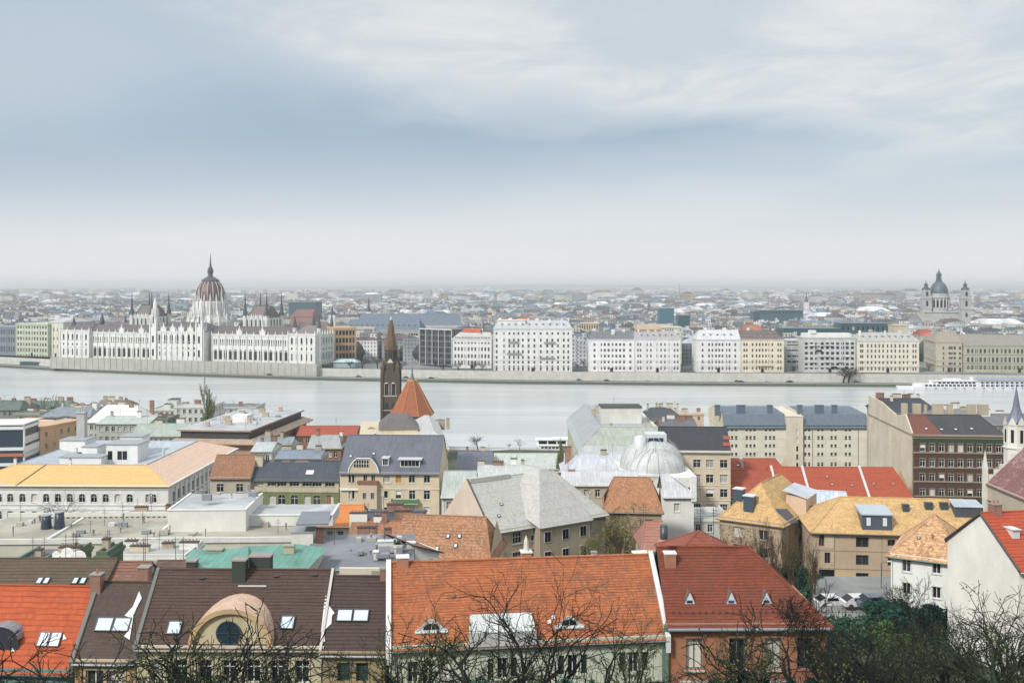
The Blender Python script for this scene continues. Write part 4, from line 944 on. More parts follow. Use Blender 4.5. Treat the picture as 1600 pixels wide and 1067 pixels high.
# ---------------------------------------------------------------- moored ship
def ship():
    Y = 776.; x0 = PX(1400, Y); e = empty('river_cruise_ship', 'long white river cruise ship moored on the far bank', 'cruise ship', (x0, Y, 0), -.01); e.scale = (1, 1, .78)
    L = 128; Wd = 11; wh = flat((.66, .67, .69), .4); bl = flat((.06, .09, .16), .3)
    m = MB(); st_ = [(0, 0.1, 3.6), (5, 2.2, 3.2), (12, 4.4, 2.9), (22, 5.5, 2.7), (L, 5.5, 2.7)]
    for (a, wa, za), (b_, wb, zb) in zip(st_, st_[1:]):
        m.face([(a+(1 if a == 0 else 0), -wa*.9, -.3), (b_, -wb*.95, -.3), (b_, -wb, zb), (a, -wa, za)]); m.face([(b_, wb*.95, -.3), (a, wa*.9, -.3), (a, wa, za), (b_, wb, zb)]); m.face([(a, -wa, za), (b_, -wb, zb), (b_, wb, zb), (a, wa, za)])
    m.face([(L, -5.5, -.3), (L, 5.5, -.3), (L, 5.5, 2.7), (L, -5.5, 2.7)]); m.box(0.6, L, -5.62, -5.52, .1, .5, 1) if False else None
    obj('hull', m, [wh, bl], e)
    m = MB(); P = [(17, -5), (L-1, -5), (L-1, 5), (17, 5), (13, 2.5), (13, -2.5)]; m.prism(P, 2.7, 5.5); P = [(29, -4.8), (L-2, -4.8), (L-2, 4.8), (29, 4.8), (25, 0)]; m.prism(P, 5.5, 8.1)
    m.box(26, L-3, -5.4, 5.4, 8.1, 8.35); m.box(36, 48, -3, 3, 8.35, 10.4); m.box(56, 58, -1, 1, 8.35, 12); obj('superstructure', m, [wh, bl], e)
    for i in range(13):
        m = MB(); x = 20+i*3.0; m.box(x, x+2.0, -5.12, -5.02, 3.3, 5.0); obj('saloon_window', m, G_DARK, e)
    for i in range(17):
        m = MB(); x = 62+i*3.7; m.box(x, x+2.6, -5.1, -5.01, 3.1, 5.0); m.box(x, x+2.6, -4.9, -4.81, 5.9, 7.7); obj('cabin_window', m, G_BLUE, e)
    for i in range(9):
        m = MB(); x = 30+i*3.2; m.box(x, x+2.2, -4.9, -4.81, 5.9, 7.5); obj('bridge_window', m, G_DARK, e)
    for i in range(14):
        m = MB(); x = 20+i*7.2; m.box(x, x+1.3, -5.6, -5.51, 1.2, 1.8); obj('porthole', m, G_DARK, e)
    m = MB()
    for i in range(46): m.box(28+i*2.15, 28.08+i*2.15, -5.35, -5.27, 8.35, 9.4)
    m.box(28, L-2, -5.38, -5.25, 9.36, 9.46); [m.box(60+i*3.7, 60.2+i*3.7, -5.5, -5.3, 2.7, 8.1) for i in range(18)]; obj('railing', m, wh, e)
    m = MB(); m.box(60, L-4, -4.6, 4.6, 10.4, 10.55); [m.box(60+i*7, 60.15+i*7, -4.4, -4.25, 8.35, 10.4) for i in range(9)]; obj('sun_awning', m, flat((.18, .27, .42), .7), e)
ship()
def boat2():
    Y = 474.; x0 = PX(835, Y); e = empty('restaurant_boat', 'white two deck restaurant boat moored at the near bank by the bare trees', 'boat', (x0, Y, 0), -.02)
    wh = flat((.78, .79, .78), .5); m = MB(); m.prism([(0, -1), (3, -3.5), (19, -3.5), (19, 3.5), (3, 3.5), (0, 1)], -.3, 2.0); obj('hull', m, wh, e)
    m = MB(); m.prism([(2, -3.2), (18.5, -3.2), (18.5, 3.2), (2, 3.2)], 2, 4.7); m.box(1, 18.8, -3.7, 3.7, 4.7, 4.95); m.prism([(1.5, -2.8), (15, -2.8), (15, 2.8), (1.5, 2.8)], 4.95, 7.2); m.box(.5, 16, -3.3, 3.3, 7.2, 7.45); m.box(8, 18, -3, 3, 7.6, 7.8); obj('superstructure', m, wh, e)
    for i in range(9): m = MB(); m.box(3+i*1.7, 4.3+i*1.7, -3.3, -3.21, 2.8, 4.2); obj('window', m, G_DARK, e)
    for i in range(3): m = MB(); m.box(2+i*4.3, 5.8+i*4.3, -2.9, -2.81, 5.4, 6.8); obj('window', m, G_DARK, e)
boat2()

# ---------------------------------------------------------------- cars, lamps on the far quay
def car_mesh(c):
    m = MB(); P = [(-2.1, .35), (2.1, .35), (2.15, .8), (1.2, .95), (.6, 1.45), (-1.1, 1.45), (-1.9, .95), (-2.15, .85)]
    for s_ in (0,):
        a = [(x, -.85, z) for x, z in P]; b = [(x, .85, z) for x, z in P]; m.face(a); m.face(b[::-1]); n = len(P)
        for i in range(n): j = (i+1) % n; m.face([a[j], a[i], b[i], b[j]], 1 if i in (3, 5) else 0)
    m.face([(-.95, -.87, 1.0), (.55, -.87, 1.0), (.4, -.87, 1.36), (-.9, -.87, 1.36)], 1)
    for x in (-1.35, 1.35):
        for y in (-.88, .70):
            for k in range(8): a0, a1 = 2*pi*k/8, 2*pi*(k+1)/8; m.face([(x, y, .33), (x+.33*cos(a0), y, .33+.33*sin(a0)), (x+.33*cos(a1), y, .33+.33*sin(a1))], 2); m.face([(x+.33*cos(a0), y, .33+.33*sin(a0)), (x+.33*cos(a0), y+.18, .33+.33*sin(a0)), (x+.33*cos(a1), y+.18, .33+.33*sin(a1)), (x+.33*cos(a1), y, .33+.33*sin(a1))], 2)
    return m.mesh('car', [flat(c, .3), G_DARK, flat((.02, .02, .02))])
CM = [car_mesh(c) for c in ((.03, .03, .035), (.55, .55, .56), (.08, .10, .14))]
cn = ('black', 'silver', 'dark blue')
for i, (px, c, lvl) in enumerate(((634, 0, 0), (674, 0, 0), (681, 1, 0), (730, 1, 0), (1153, 0, 0), (1158, 0, 0), (1200, 1, 0), (1232, 0, 0), (1237, 2, 0), (1108, 1, 0), (560, 2, 0), (420, 0, 0), (330, 1, 0), (215, 0, 0), (1340, 2, 0), (1374, 1, 0), (905, 2, 0), (948, 0, 0), (1012, 1, 0))):
    x = PX(px, 830); x = PX(px, bank(x)+7); y = bank(x)+(6 if i % 2 else 9); o = bpy.data.objects.new('parked_car', CM[c]); place(o, None, (x, y, 2.52), -.04 if x > -100 else -.12)
    lb = '%s car on the lower river road below the far quay wall' % cn[c]; tag(o, lb, 'car', lb)
m = MB(); m.lathe([(.12, 0), (.07, 8)], 0, 0, 6, 0); m.tube((0, 0, 8), (0, -1.2, 8.4), .05, .05, 4); m.box(-.2, .2, -1.6, -1, 8.3, 8.5, 1); LM = m.mesh('street_lamp', [flat((.10, .11, .11)), WHITE])
m2_ = MB(); xs_ = [-700+i*3.2 for i in range(440)]
for a_ in xs_: m2_.box(a_-.06, a_+.06, bank(a_)+14.2, bank(a_)+14.32, 8.05, 9.2)
for a_, b_ in zip(xs_, xs_[1:]): m2_.face([(a_, bank(a_)+14.2, 9.1), (b_, bank(b_)+14.2, 9.1), (b_, bank(b_)+14.2, 9.3), (a_, bank(a_)+14.2, 9.3)])
tag(obj('quay_railing', m2_, flat((.07, .08, .08))), 'thin dark railing running along the top of the far quay wall', 'railing')
for px in (560, 600, 688, 711, 740, 770, 935, 993, 1050, 1096, 1140, 1195, 1244, 1300, 1348, 1386, 1424, 1505):
    x = PX(px, 832); x = PX(px, bank(x)+15); o = bpy.data.objects.new('street_lamp', LM); place(o, None, (x, bank(x)+15.2, 8.05)); tag(o, 'slim grey street lamp along the far riverside promenade', 'street lamp', 'street lamps along the far quay')
m = MB(); m.box(-14, 14, -3, 3, 0, 3.2); m.box(-14.4, 14.4, -3.4, 3.4, 3.2, 3.5)
for i in range(12): m.box(-13.5+i*2.3, -12+i*2.3, -3.06, -3.01, .5, 2.7, 1)
y_ = bank(PX(55, 1000))+8; tag(obj('river_pavilion', m, [TEAL, G_BLUE], None, (PX(55, y_), y_, 2.5), -.15), 'low teal landing pavilion on the quay upstream of the parliament', 'pavilion')
m = MB(); m.prism([(-10, -7), (10, -7), (12, 0), (10, 7), (-10, 7)], 0, 4.5); m.face([(-11, -8, 4.5), (11, -8, 4.5), (7, 0, 7), (-7, 0, 7)], 1); m.face([(11, -8, 4.5), (11, 8, 4.5), (7, 0, 7)], 1); m.face([(-11, 8, 4.5), (-11, -8, 4.5), (-7, 0, 7)], 1); m.face([(11, 8, 4.5), (-11, 8, 4.5), (-7, 0, 7), (7, 0, 7)], 1)
tag(obj('museum_pavilion', m, [flat((.30, .38, .42), .4), flat((.42, .55, .58), .4)], None, (PX(542, 885), 885, 8.1), -.2), 'small pale blue roofed pavilion beside the orange brown office cube', 'pavilion')
# ================================================================ the near bank, middle distance
def house(name, label, pl, pr, Yl, Yr, D, ye, z0=None, cat='house', px_ref=None):
    A, B = front(pl, pr, Yl, Yr); return Bd(name, label, cat, A, B, D, (zg(min(Yl, Yr))-3) if z0 is None else z0, PZ(ye, Yl))
def boxes(b, name, items, mats):
    """Boxes read off the photo: (px0, px1, ytop, ybottom, distance behind the front, depth)"""
    for (p0, p1, yt, yb, v, dp) in items:
        Q = b.A+b.n*v; f_ = lambda px: ((px-800)/F*Q.y-Q.x)/(b.d.x-(px-800)/F*b.d.y)
        x0, x1 = f_(p0), f_(p1); y = Q.y+x0*b.d.y; m = MB(); m.box(x0, x1, v, v+dp, PZ(yb, y)-b.z0, PZ(yt, y)-b.z0-.15); m.box(x0-.1, x1+.1, v-.1, v+dp+.1, PZ(yt, y)-b.z0-.15, PZ(yt, y)-b.z0, 1)
        b.sub(name, m, mats)
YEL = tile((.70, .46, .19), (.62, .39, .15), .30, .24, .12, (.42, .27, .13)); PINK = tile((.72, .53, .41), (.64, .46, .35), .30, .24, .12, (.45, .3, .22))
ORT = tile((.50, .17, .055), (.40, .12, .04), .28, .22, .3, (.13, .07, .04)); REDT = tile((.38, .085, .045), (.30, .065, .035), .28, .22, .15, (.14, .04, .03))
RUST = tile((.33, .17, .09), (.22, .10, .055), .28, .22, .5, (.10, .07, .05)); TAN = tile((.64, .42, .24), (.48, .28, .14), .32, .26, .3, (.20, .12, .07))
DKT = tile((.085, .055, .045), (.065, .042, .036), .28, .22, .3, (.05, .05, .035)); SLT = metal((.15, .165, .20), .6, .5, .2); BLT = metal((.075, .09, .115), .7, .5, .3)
BGM = metal((.17, .21, .26), .7, .45, .25); PGM = metal((.40, .43, .40), .7, .5, .35); GGM = metal((.36, .38, .37), .7, .5, .3); GRW = flatroof((.42, .44, .45))
CREAM = plaster((.62, .54, .41), .25); PINKW = plaster((.62, .48, .36), .3); WALLW = plaster((.72, .73, .70), .2); BEIG = plaster((.44, .38, .29), .35); GRNW = plaster((.17, .20, .08), .5, (.05, .07, .03))
BRK = brick((.30, .11, .06), (.22, .08, .045)); DTR = flat((.05, .05, .05))

# --- white palace under yellow and pink tiles
def yellow_palace():
    b = house('tiled_palace', 'long white building under bright yellow and pink tiled roof slopes', -60, 263, 256, 255, 59, 757, cat='palace'); z = b.h
    cols = [-40, -21, -2, 16, 35, 53.5, 72, 90.5, 109, 128, 146.5, 165, 184, 202.5, 232, 239.5]
    b.rows(cols, [(771, 783.5)], 1.25, 'c', arch=True); b.rows(cols, [(798, 810.5), (826, 839)], 1.25, 'c', arch=True)
    for i, (zt, zb) in enumerate(((b.h-2.2, b.h-5.6), (b.h-7.2, b.h-10.4))): b.grid('R', 15, 2, 57, [zb], 1.5, zt-zb, 't')
    b.build_wall(WALLW, rec=.25, cornice=.6, bands=((b.h-5.0, .3, .16), (b.h-6.1, .25, .12)), trimm=plaster((.80, .80, .78), .1))
    m = MB(); [m.box(b.L+.01, b.L+.35, 3.2+i*3.667+1.2, 3.2+i*3.667+1.9, 0, z-1) for i in range(15)]; b.sub('pilaster_strip', m, WALLW)
    def ring(i, zz, o=0): return [(i-o, i-o, zz), (b.L-i+o, i-o, zz), (b.L-i+o, b.D-i+o, zz), (i-o, b.D-i+o, zz)]
    O, R, I = ring(0, z-.25, .6), ring(9, z+3.5), ring(19, z+1.2)
    m = MB(); m.face([O[0], O[1], R[1], R[0]], 0); m.face([O[1], O[2], R[2], R[1]], 1); m.face([O[2], O[3], R[3], R[2]], 1); m.face([O[3], O[0], R[0], R[3]], 0)
    for i in range(4): j = (i+1) % 4; m.face([R[i], R[j], I[j], I[i]], 2); m.tube(R[i], R[j], .16, .16, 5, 3); m.tube(O[i], R[i], .14, .14, 5, 0); o2 = [(p[0], p[1], p[2]-.22) for p in (O[i], O[j])]; m.face([o2[0], o2[1], O[j], O[i]], 3)
    m.face(I, 2); b.roofo = b.sub('roof', m, [YEL, PINK, metal((.44, .48, .54), .8, .45, .3), flat((.30, .30, .31))]); b.fs = (O[0], O[1], R[0]); b.rp = (z+3.5, 9); b.rise_ = 3.5; b.rf_ = 9.6/59
    m = MB(); x = b.u(46); x2 = b.u(26); m.tube((x, 9, z+3.6), (x2, -.5, z-.1), .12, .12, 5); b.sub('roof_seam', m, flat((.12, .10, .08)), b.roofo)
    gut(b, flat((.30, .22, .13)))
    for (p0, p1, yt, yb, v, dp, ws) in ((93, 133, 687, 706, 34, 7, 0), (93, 158, 713, 730, 16, 5, 0), (166, 215, 693, 730, 20, 8, (172, 187, 195)), (188, 222, 681, 697, 34, 6, (204,)), (128, 152, 697, 712, 30, 6, 0)):
        Q = b.A+b.n*v; f_ = lambda px: ((px-800)/F*Q.y-Q.x)/(b.d.x-(px-800)/F*b.d.y); x0, x1 = f_(p0), f_(p1); y = Q.y
        m = MB(); zt = PZ(yt, y)-b.z0; m.box(x0, x1, v, v+dp, PZ(yb, y)-b.z0, zt-.2); m.box(x0-.25, x1+.25, v-.25, v+dp+.25, zt-.2, zt, 1)
        o = b.sub('roof_house', m, [WALLW, flat((.30, .32, .34))])
        for w_ in ws or (): m = MB(); xx = f_(w_); m.box(xx-.6, xx+.6, v-.05, v-.02, zt-4.2, zt-1.9); b.sub('pane', m, G_DARK, o)
    m = MB(); Q = b.A+b.n*40; x = ((128-800)/F*Q.y-Q.x)/(b.d.x-(128-800)/F*b.d.y); zt = PZ(643, Q.y)-b.z0; m.cbox(x, 40, 2.3, 2.0, z, zt-.4); m.cbox(x, 40, 2.7, 2.4, zt-.4, zt); [m.cbox(x+q*.7, 40, .35, .35, zt, zt+1.3) for q in (-1, 0, 1)]
    b.sub('chimney', m, [plaster((.42, .42, .42), .3)], b.roofo)
    m = MB(); [m.lathe([(.35, z+2), (.35, z+5.5)], b.L*k, 24, 6, 0) for k in (.35, .62, .81)]; b.sub('vent_pipe', m, flat((.4, .42, .44)), b.roofo)
    clutter(b, 26, 22, b.L-22, 20, 38, b.h+1.3, 7); b.chim(24, 716, .6, .6, 1.6, WALLW); b.chim(110, 717, .5, .5, 1.2, WALLW)
yellow_palace()

# --- modern block with white bands at the edge
A = (PX(-30, 300), 300.); B = (PX(36, 301), 301.)
b = Bd('office_block', 'dark blue glass office block with white and orange bands at the photo edge', 'office block', A, B, 12, 8, PZ(664, 301))
b.build_wall(flat((.035, .06, .09), .25), cornice=0); m = MB()
for i, zz in enumerate((b.h-1.3, b.h-7.4, b.h-9.2, b.h-12, b.h-15.5)):
    m.box(-.25, b.L+.25, -.3, 0, zz, zz+.9, 2 if i == 2 else 0); m.box(b.L, b.L+.3, 0, b.D, zz-1.3*(i == 1), zz+.9, 0)
for i in range(4): m.box(b.L+.01, b.L+.2, .4, b.D-.4, b.h-5.6-i*4.2, b.h-3.6-i*4.2, 1)
m.box(b.L+.01, b.L+.35, 0, .7, 0, b.h, 0); m.box(-.3, b.L+.3, -.3, b.D, b.h, b.h+.35, 0); b.sub('sun_louver', m, [flat((.66, .68, .70), .5), flat((.5, .53, .56), .5), flat((.42, .15, .08), .6)])
b = house('peach_block', 'peach plastered block with flat roof behind the blue office block', 63, 127, 313, 331, 20, 667, cat='apartment block'); b.grid('F', 5, 1, b.L-1, [b.h-3.4, b.h-7], 1.0, 1.5, 't'); b.build_wall(plaster((.55, .38, .24), .3), cornice=.4)
boxes(b, 'roof_house', ((84, 100, 655, 664, 6, 5), (104, 112, 652, 660, 9, 3)), [WALLW, DTR])
def infill(label, pl, pr, Y, ye, D, wm, rm=None, rise=0, nw=6, nr=3, hl=0, hr=0, sh=3.4, name='tenement_house', cat='tenement house', ch=4, Yr=None, kind='c', ww=1.1, seed=1, gable=False, **k):
    b = house(name, label, pl, pr, Y, Yr or Y, D, ye, cat=cat); nm_ = k.pop('mast', 2)
    for i in range(nr):
        if b.h-2.6-i*sh < 1: break
        b.grid('F', nw, .6, b.L-.6, [b.h-2.6-i*sh], ww, 1.7, kind)
        if D > 8: b.grid('R' if (pl+pr)/2 < 800 else 'L', max(1, int(D/4)), .6, D-.6, [b.h-2.6-i*sh], ww, 1.7, kind)
    b.rise_ = rise; b.rf_ = k.get('rf', .5)
    b.build_wall(wm, cornice=.35, gable=1 if rise and not hl else 0)
    if rise: b.roof(rise, rm, .4, hl, hr, **k)
    else:
        m = MB(); m.box(0, b.L, 0, .3, b.h, b.h+.5); m.box(0, .3, .3, D, b.h, b.h+.5); m.box(b.L-.3, b.L, .3, D, b.h, b.h+.5); m.face([(.3, .3, b.h+.06), (b.L-.3, .3, b.h+.06), (b.L-.3, D, b.h+.06), (.3, D, b.h+.06)], 1); b.roofo = b.sub('flat_roof', m, [wm, rm or GRW]); b.rp = (b.h, D/2)
    r = random.Random(int(pl*7+seed))
    for i in range(ch):
        x = b.L*(i+.5+r.uniform(-.3, .3))/ch; wd = r.choice((.8, 1.6, 2.6)); m = MB(); vv = b.rp[1]+r.uniform(-.1, .2)*D; zt = b.h+rise+r.uniform(.6, 1.7); m.cbox(x, vv, wd, .8, b.h-.3, zt); m.cbox(x, vv, wd+.15, .95, zt, zt+.12, 1)
        for q in range(int(wd/.5)): m.lathe([(.11, zt+.12), (.09, zt+.45)], x-wd/2+.3+q*.5, vv, 5, 2)
        b.sub('chimney', m, [r.choice((CREAM, BEIG, BRK, WALLW)), DTR, flat((.3, .14, .09))], b.roofo)
    for i in range(nm_):
        x = r.uniform(.1, .9)*b.L; m = MB(); zt = b.h+rise; m.lathe([(.035, zt-.5), (.03, zt+2.6)], x, b.rp[1], 4, 0); [m.box(x-.5+q*.1, x+.5-q*.1, b.rp[1]-.015, b.rp[1]+.015, zt+1.6+q*.35, zt+1.63+q*.35) for q in range(3)]; b.sub('antenna', m, DTR, b.roofo)
    return b
DGR = metal((.11, .14, .13), .7, .6, .4)
infill('dark roofed quay house at the far upstream end of the near bank', -40, 30, 440, 640, 18, plaster((.25, .26, .24), .5), DGR, 3, 8, 3, 3, 3)
infill('ochre topped flat house on the near bank upstream', 22, 62, 400, 647, 16, plaster((.30, .32, .28), .5), DGR, 0, 6, 3)
infill('long mossy green roofed house beneath the spindly green trees', 30, 106, 455, 640, 16, plaster((.33, .35, .28), .5), metal((.13, .19, .15), .7, .6, .4), 3, 10, 3, 2, 2)
infill('slate roofed tenement with bright dish behind the peach block', 62, 140, 385, 651, 20, BEIG, metal((.22, .25, .28), .7, .6, .4), 2.5, 8, 3, 3, 3)
infill('dark flat roofed tenement with many chimneys by the upstream quay', 104, 150, 430, 640, 18, plaster((.28, .29, .27), .5), DGR, 0, 7, 3, ch=5)
infill('tenement with brown gabled roof by the river beyond the white roof', 145, 192, 435, 638, 18, BEIG, metal((.20, .18, .17), .7, .6, .4), 2.5, 7, 3, ch=4)
infill('house under a broad white roof slope near the upstream quay', 136, 214, 380, 660, 22, plaster((.5, .5, .46), .4), metal((.72, .72, .70), .7, .5, .1), 4.5, 9, 3, 1, 6, rf=.75)
infill('low grey green building with strip windows below the white roof slope', 150, 232, 345, 662, 18, plaster((.42, .46, .40), .4), metal((.42, .48, .43), .8, .5, .2), 1.5, 8, 2, 0, 0, ch=2)
infill('pale green roofed low wing between the white roof slope and the pink brown block', 205, 290, 330, 681, 12, plaster((.45, .46, .42), .4), metal((.34, .39, .34), .8, .5, .35), 3.2, 10, 2, 0, 0, ch=2)
b = infill('white tenement with stepped roof terraces facing the river', 238, 292, 425, 640, 18, plaster((.58, .60, .55), .35), None, 0, 6, 3, ch=2, cat='apartment block', name='white_apartment_block')
boxes(b, 'roof_house', ((262, 276, 624, 641, 5, 6), (256, 266, 631, 641, 3, 5)), [plaster((.58, .60, .55), .35), DTR])
b = infill('white block with flat dark edged roof next to the poplar', 272, 331, 420, 636, 18, plaster((.60, .62, .58), .3), None, 0, 6, 3, ch=3, cat='apartment block', name='white_apartment_block')
infill('green patched low house on the quay with clustered vents', 218, 262, 400, 655, 14, plaster((.20, .24, .18), .6), DGR, 0, 6, 2, ch=5)
infill('low building with pale blue terrace roof behind the poplar', 330, 400, 445, 637, 16, plaster((.45, .48, .48), .3), metal((.16, .19, .20), .7, .6, .4), 0, 8, 2, ch=3)
# --- pink brown block with deep eaves
b = house('deep_eaved_block', 'pinkish brown block with deep projecting eaves reaching back to the river', 272, 393, 322.7, 320, 56, 690, cat='apartment block')
b.rows([346, 356, 364], [(700, 712)], 1.3, 'c'); b.grid('R', 12, 1, 55, [b.h-4.2, b.h-8.4, b.h-12.4], 1.5, 2.3, 'c'); b.build_wall(plaster((.44, .28, .20), .35), rec=.2, cornice=0, trimm=CREAM, bands=((b.h-5, .25, .1),))
m = MB(); O = [(-2, -2, b.h-.1), (b.L+2, -2, b.h-.1), (b.L+2, b.D+2, b.h-.1), (-2, b.D+2, b.h-.1)]; I = [(.5, .5, b.h+1.1), (b.L-.5, .5, b.h+1.1), (b.L-.5, b.D-.5, b.h+1.1), (.5, b.D-.5, b.h+1.1)]
for i in range(4): j = (i+1) % 4; m.face([O[i], O[j], I[j], I[i]], 0); o2 = [(p[0], p[1], p[2]-.35) for p in (O[i], O[j])]; m.face([o2[0], o2[1], O[j], O[i]], 1)
m.box(1.5, b.L-1.5, 1.5, b.D-1.5, b.h+.3, b.h+3.3, 2); m.box(.6, b.L-.6, .6, b.D-.6, b.h+3.3, b.h+3.75, 1); m.face([(.6, .6, b.h+3.77), (b.L-.6, .6, b.h+3.77), (b.L-.6, b.D-.6, b.h+3.77), (.6, b.D-.6, b.h+3.77)], 3)
m.face([(p[0], p[1], p[2]-.35) for p in O[::-1]], 1)
b.roofo = b.sub('roof', m, [metal((.40, .30, .23), .8, .6, .3), plaster((.34, .24, .18), .3), flat((.05, .05, .055), .5), GRW]); b.rp = (b.h+3.7, 14)
for i in range(9): m = MB(); m.cbox(b.L*.3+(i % 3)*5, 8+i*5.2, 1.2+(i % 2), 1, b.h+3.7, b.h+5.2); m.cbox(b.L*.3+(i % 3)*5, 8+i*5.2, 1.4+(i % 2), 1.2, b.h+5.2, b.h+5.35); b.sub('chimney', m, [BEIG], b.roofo)
m = MB(); m.cbox(b.L*.55, 22, 5, 5, b.h+3.7, b.h+6); b.sub('roof_house', m, WALLW)
clutter(b, 22, 2, b.L-2, 3, 48, b.h+3.8, 5)
# --- red brick block near the river
b = infill('long brick building with orange red roof beside the river, below the steeple', 463, 556, 352, 680, 16, BRK, REDT, 2.2, 9, 3, 0, 0, ch=0, name='brick_block', cat='brick building')
for px in (470, 490, 528, 546): b.chim(px, 672, 1.5, .9, 1.6, BRK, 0)
infill('small grey roofed house beneath the long brick building', 395, 452, 290, 702, 14, plaster((.50, .52, .50), .3), metal((.24, .28, .30), .7, .5, .3), 2.5, 5, 2, 0, 0, ch=2)
infill('white walled courtyard house with pale metal roof below the deep eaved block', 392, 424, 270, 705, 12, plaster((.60, .62, .58), .3), metal((.44, .48, .48), .7, .5, .3), 1.5, 4, 2, 0, 0, ch=2)
infill('courtyard house with flat grey roof behind the green tenement', 430, 500, 262, 716, 12, plaster((.45, .45, .40), .3), metal((.20, .24, .30), .7, .5, .3), 1.2, 6, 2, 0, 0, ch=3)
infill('brick courtyard house with slanting pale roof, above the green tenement', 480, 532, 285, 700, 14, BRK, metal((.34, .35, .34), .7, .5, .3), 2.6, 5, 2, 0, 2, ch=2)
# --- row facing us: beige, green, cream
b = house('beige_tenement', 'narrow beige tenement with rusty orange tiled roof', 328, 391, 239, 239, 12, 745, cat='tenement house')
b.rows([344, 374.5], [(756, 768), (780, 793)], 1.3, 'c', trim=True); b.rise_ = 4; b.rf_ = .5; b.build_wall(plaster((.44, .40, .33), .3), rec=.2, bands=((b.h-5.0, .2, .12),), trimm=plaster((.5, .46, .38), .2), merged=False, gable=1, cornice=.18)
b.roof(4.2, RUST, .5); b.chim(405, 712, 1.8, .9, 3, CREAM, 3, v=5); gut(b)
b = house('green_tenement', 'tenement with moss green lower front and grey slate roof', 391, 529.5, 240, 239, 11, 748, cat='tenement house')
cA = [402, 409, 424, 440, 459.5, 480, 495, 515]
b.rows([404.5, 425.5, 440, 460, 480, 495, 515.5], [(750.5, 758.5)], 1.75, 'g', trim=True)
b.rows([404.5, 425.5, 440, 460, 480, 495, 515.5], [(773, 787)], 1.35, 'c', arch=True, trim=True)
b.rows([404.5, 425.5, 440, 460, 480, 495, 515.5], [(799, 811)], 1.35, 'c', arch=True, trim=True)
b.build_wall(GRNW, rec=.2, bands=((b.h-8.9, .22, .12), (b.h-3.1, .18, .10)), trimm=plaster((.26, .28, .15), .3), merged=False, zb=0, cornice=.16)
m = MB(); zc = b.h-3.0
# the beige upper storey is a separate facing with its own openings
cols = [b.u(p) for p in (404.5, 425.5, 440, 460, 480, 495, 515.5)]; z0_, z1_ = b.u(404.5, 759.1)[1]-.1, b.u(404.5, 750.2)[1]+.1
m.box(0, b.L, -.1, -.01, zc, z0_); m.box(0, b.L, -.1, -.01, z1_, b.h-.3); cur = 0
for c in cols+[b.L+1.1]: m.box(cur, min(b.L, c-1.16), -.1, -.01, z0_, z1_); cur = c+1.16
for px in (391.8, 414, 449, 470, 504, 528.6): x = b.u(px); m.box(x-.12, x+.12, -.16, -.1, zc, b.h-.3)
b.sub('upper_facing', m, plaster((.52, .46, .35), .25))
b.roof(3.4, SLT if False else metal((.055, .065, .085), .6, .55, .3), .5, 0, 0); gut(b)
for px, w_ in ((426, 1.0), (447.5, 2.0), (472.5, 3.2), (506, 4.2), (409, 1.8)): b.chim(px, 720+(px > 500)*3, w_, 1.0, 2.4, plaster((.52, .44, .30), .3), int(w_*1.5))
m = MB(); m.M = b.hit(486, 739); m.box(-1.2, .6, -.5, .9, 0, .05); b.sub('roof_patch', m, flat((.62, .64, .66), .6), b.roofo)
# cream house with curved gable
b = house('cream_gabled_house', 'cream town house with curved baroque gable, grey roof and green balcony', 531, 686, 237, 236, 19, 737, cat='town house')
for (a, c) in ((741.5, 753.5), (766, 778.5), (791.5, 805)):
    b.rows([547, 551.5], [(a, c)], .55, 'p'); b.rows([570.5, 583], [(a, c)], .7, 't'); b.rows([604 if a < 745 else 603], [(a+1, c-(1 if a > 745 else 0))], 1.3 if a < 745 else .7, 'g' if a < 745 else 'p')
    b.rows([644 if a > 745 else 643.5, 667], [(a, c+(1 if a > 745 else 0))], 1.15, 'c'); b.rows([622.5], [(a, c)], 1.0, 'c' if a > 745 else 'shut', fm=None if a > 745 else flat((.55, .27, .05)))
b.rise_ = 7.2; b.rf_ = .5
b.build_wall(plaster((.60, .51, .37), .2), rec=.2, bands=((b.h-3.9, .22, .14),), trimm=plaster((.66, .60, .48), .15), merged=False, gable=1, cornice=.16); b.roof(7.2, metal((.12, .13, .16), .5, .5, .3), .5); gut(b)
m = MB(); xg0, xg1 = b.u(545), b.u(592); zc = b.h-.2; G = []; xm = (xg0+xg1)/2; hw = (xg1-xg0)/2
for k in range(9): a = k/8; G.append((xg0+hw*.55*a*a*1.0, zc+3.4*a))      # concave shoulder
G = G+[(2*xm-x, z) for x, z in G[::-1]]
m.face([(x, -.35, z) for x, z in G]); m.face([(x, .1, z) for x, z in G[::-1]])
for (xa, za), (xb, zb_) in zip(G, G[1:]): m.face([(xb, -.35, zb_), (xa, -.35, za), (xa, 5.5, za), (xb, 5.5, zb_)], 1); m.tube((xa, -.42, za), (xb, -.42, zb_), .16, .16, 5, 2)
x0, x1 = b.u(553), b.u(577); m.box(x0, x1, -.42, -.36, zc+1.4, zc+3.0, 3); [m.box(x0+(x1-x0)*i/6-.05, x0+(x1-x0)*i/6+.05, -.46, -.42, zc+1.4, zc+3.0, 2) for i in range(7)]; m.box(x0, x1, -.46, -.42, zc+2.15, zc+2.25, 2)
m.box(b.u(532), xg1-1, -.45, -.02, b.h-4.2, b.h-3.9, 2)
b.sub('curved_gable', m, [plaster((.60, .51, .37), .2), metal((.12, .13, .16), .5, .5, .3), WHITE, G_DARK])
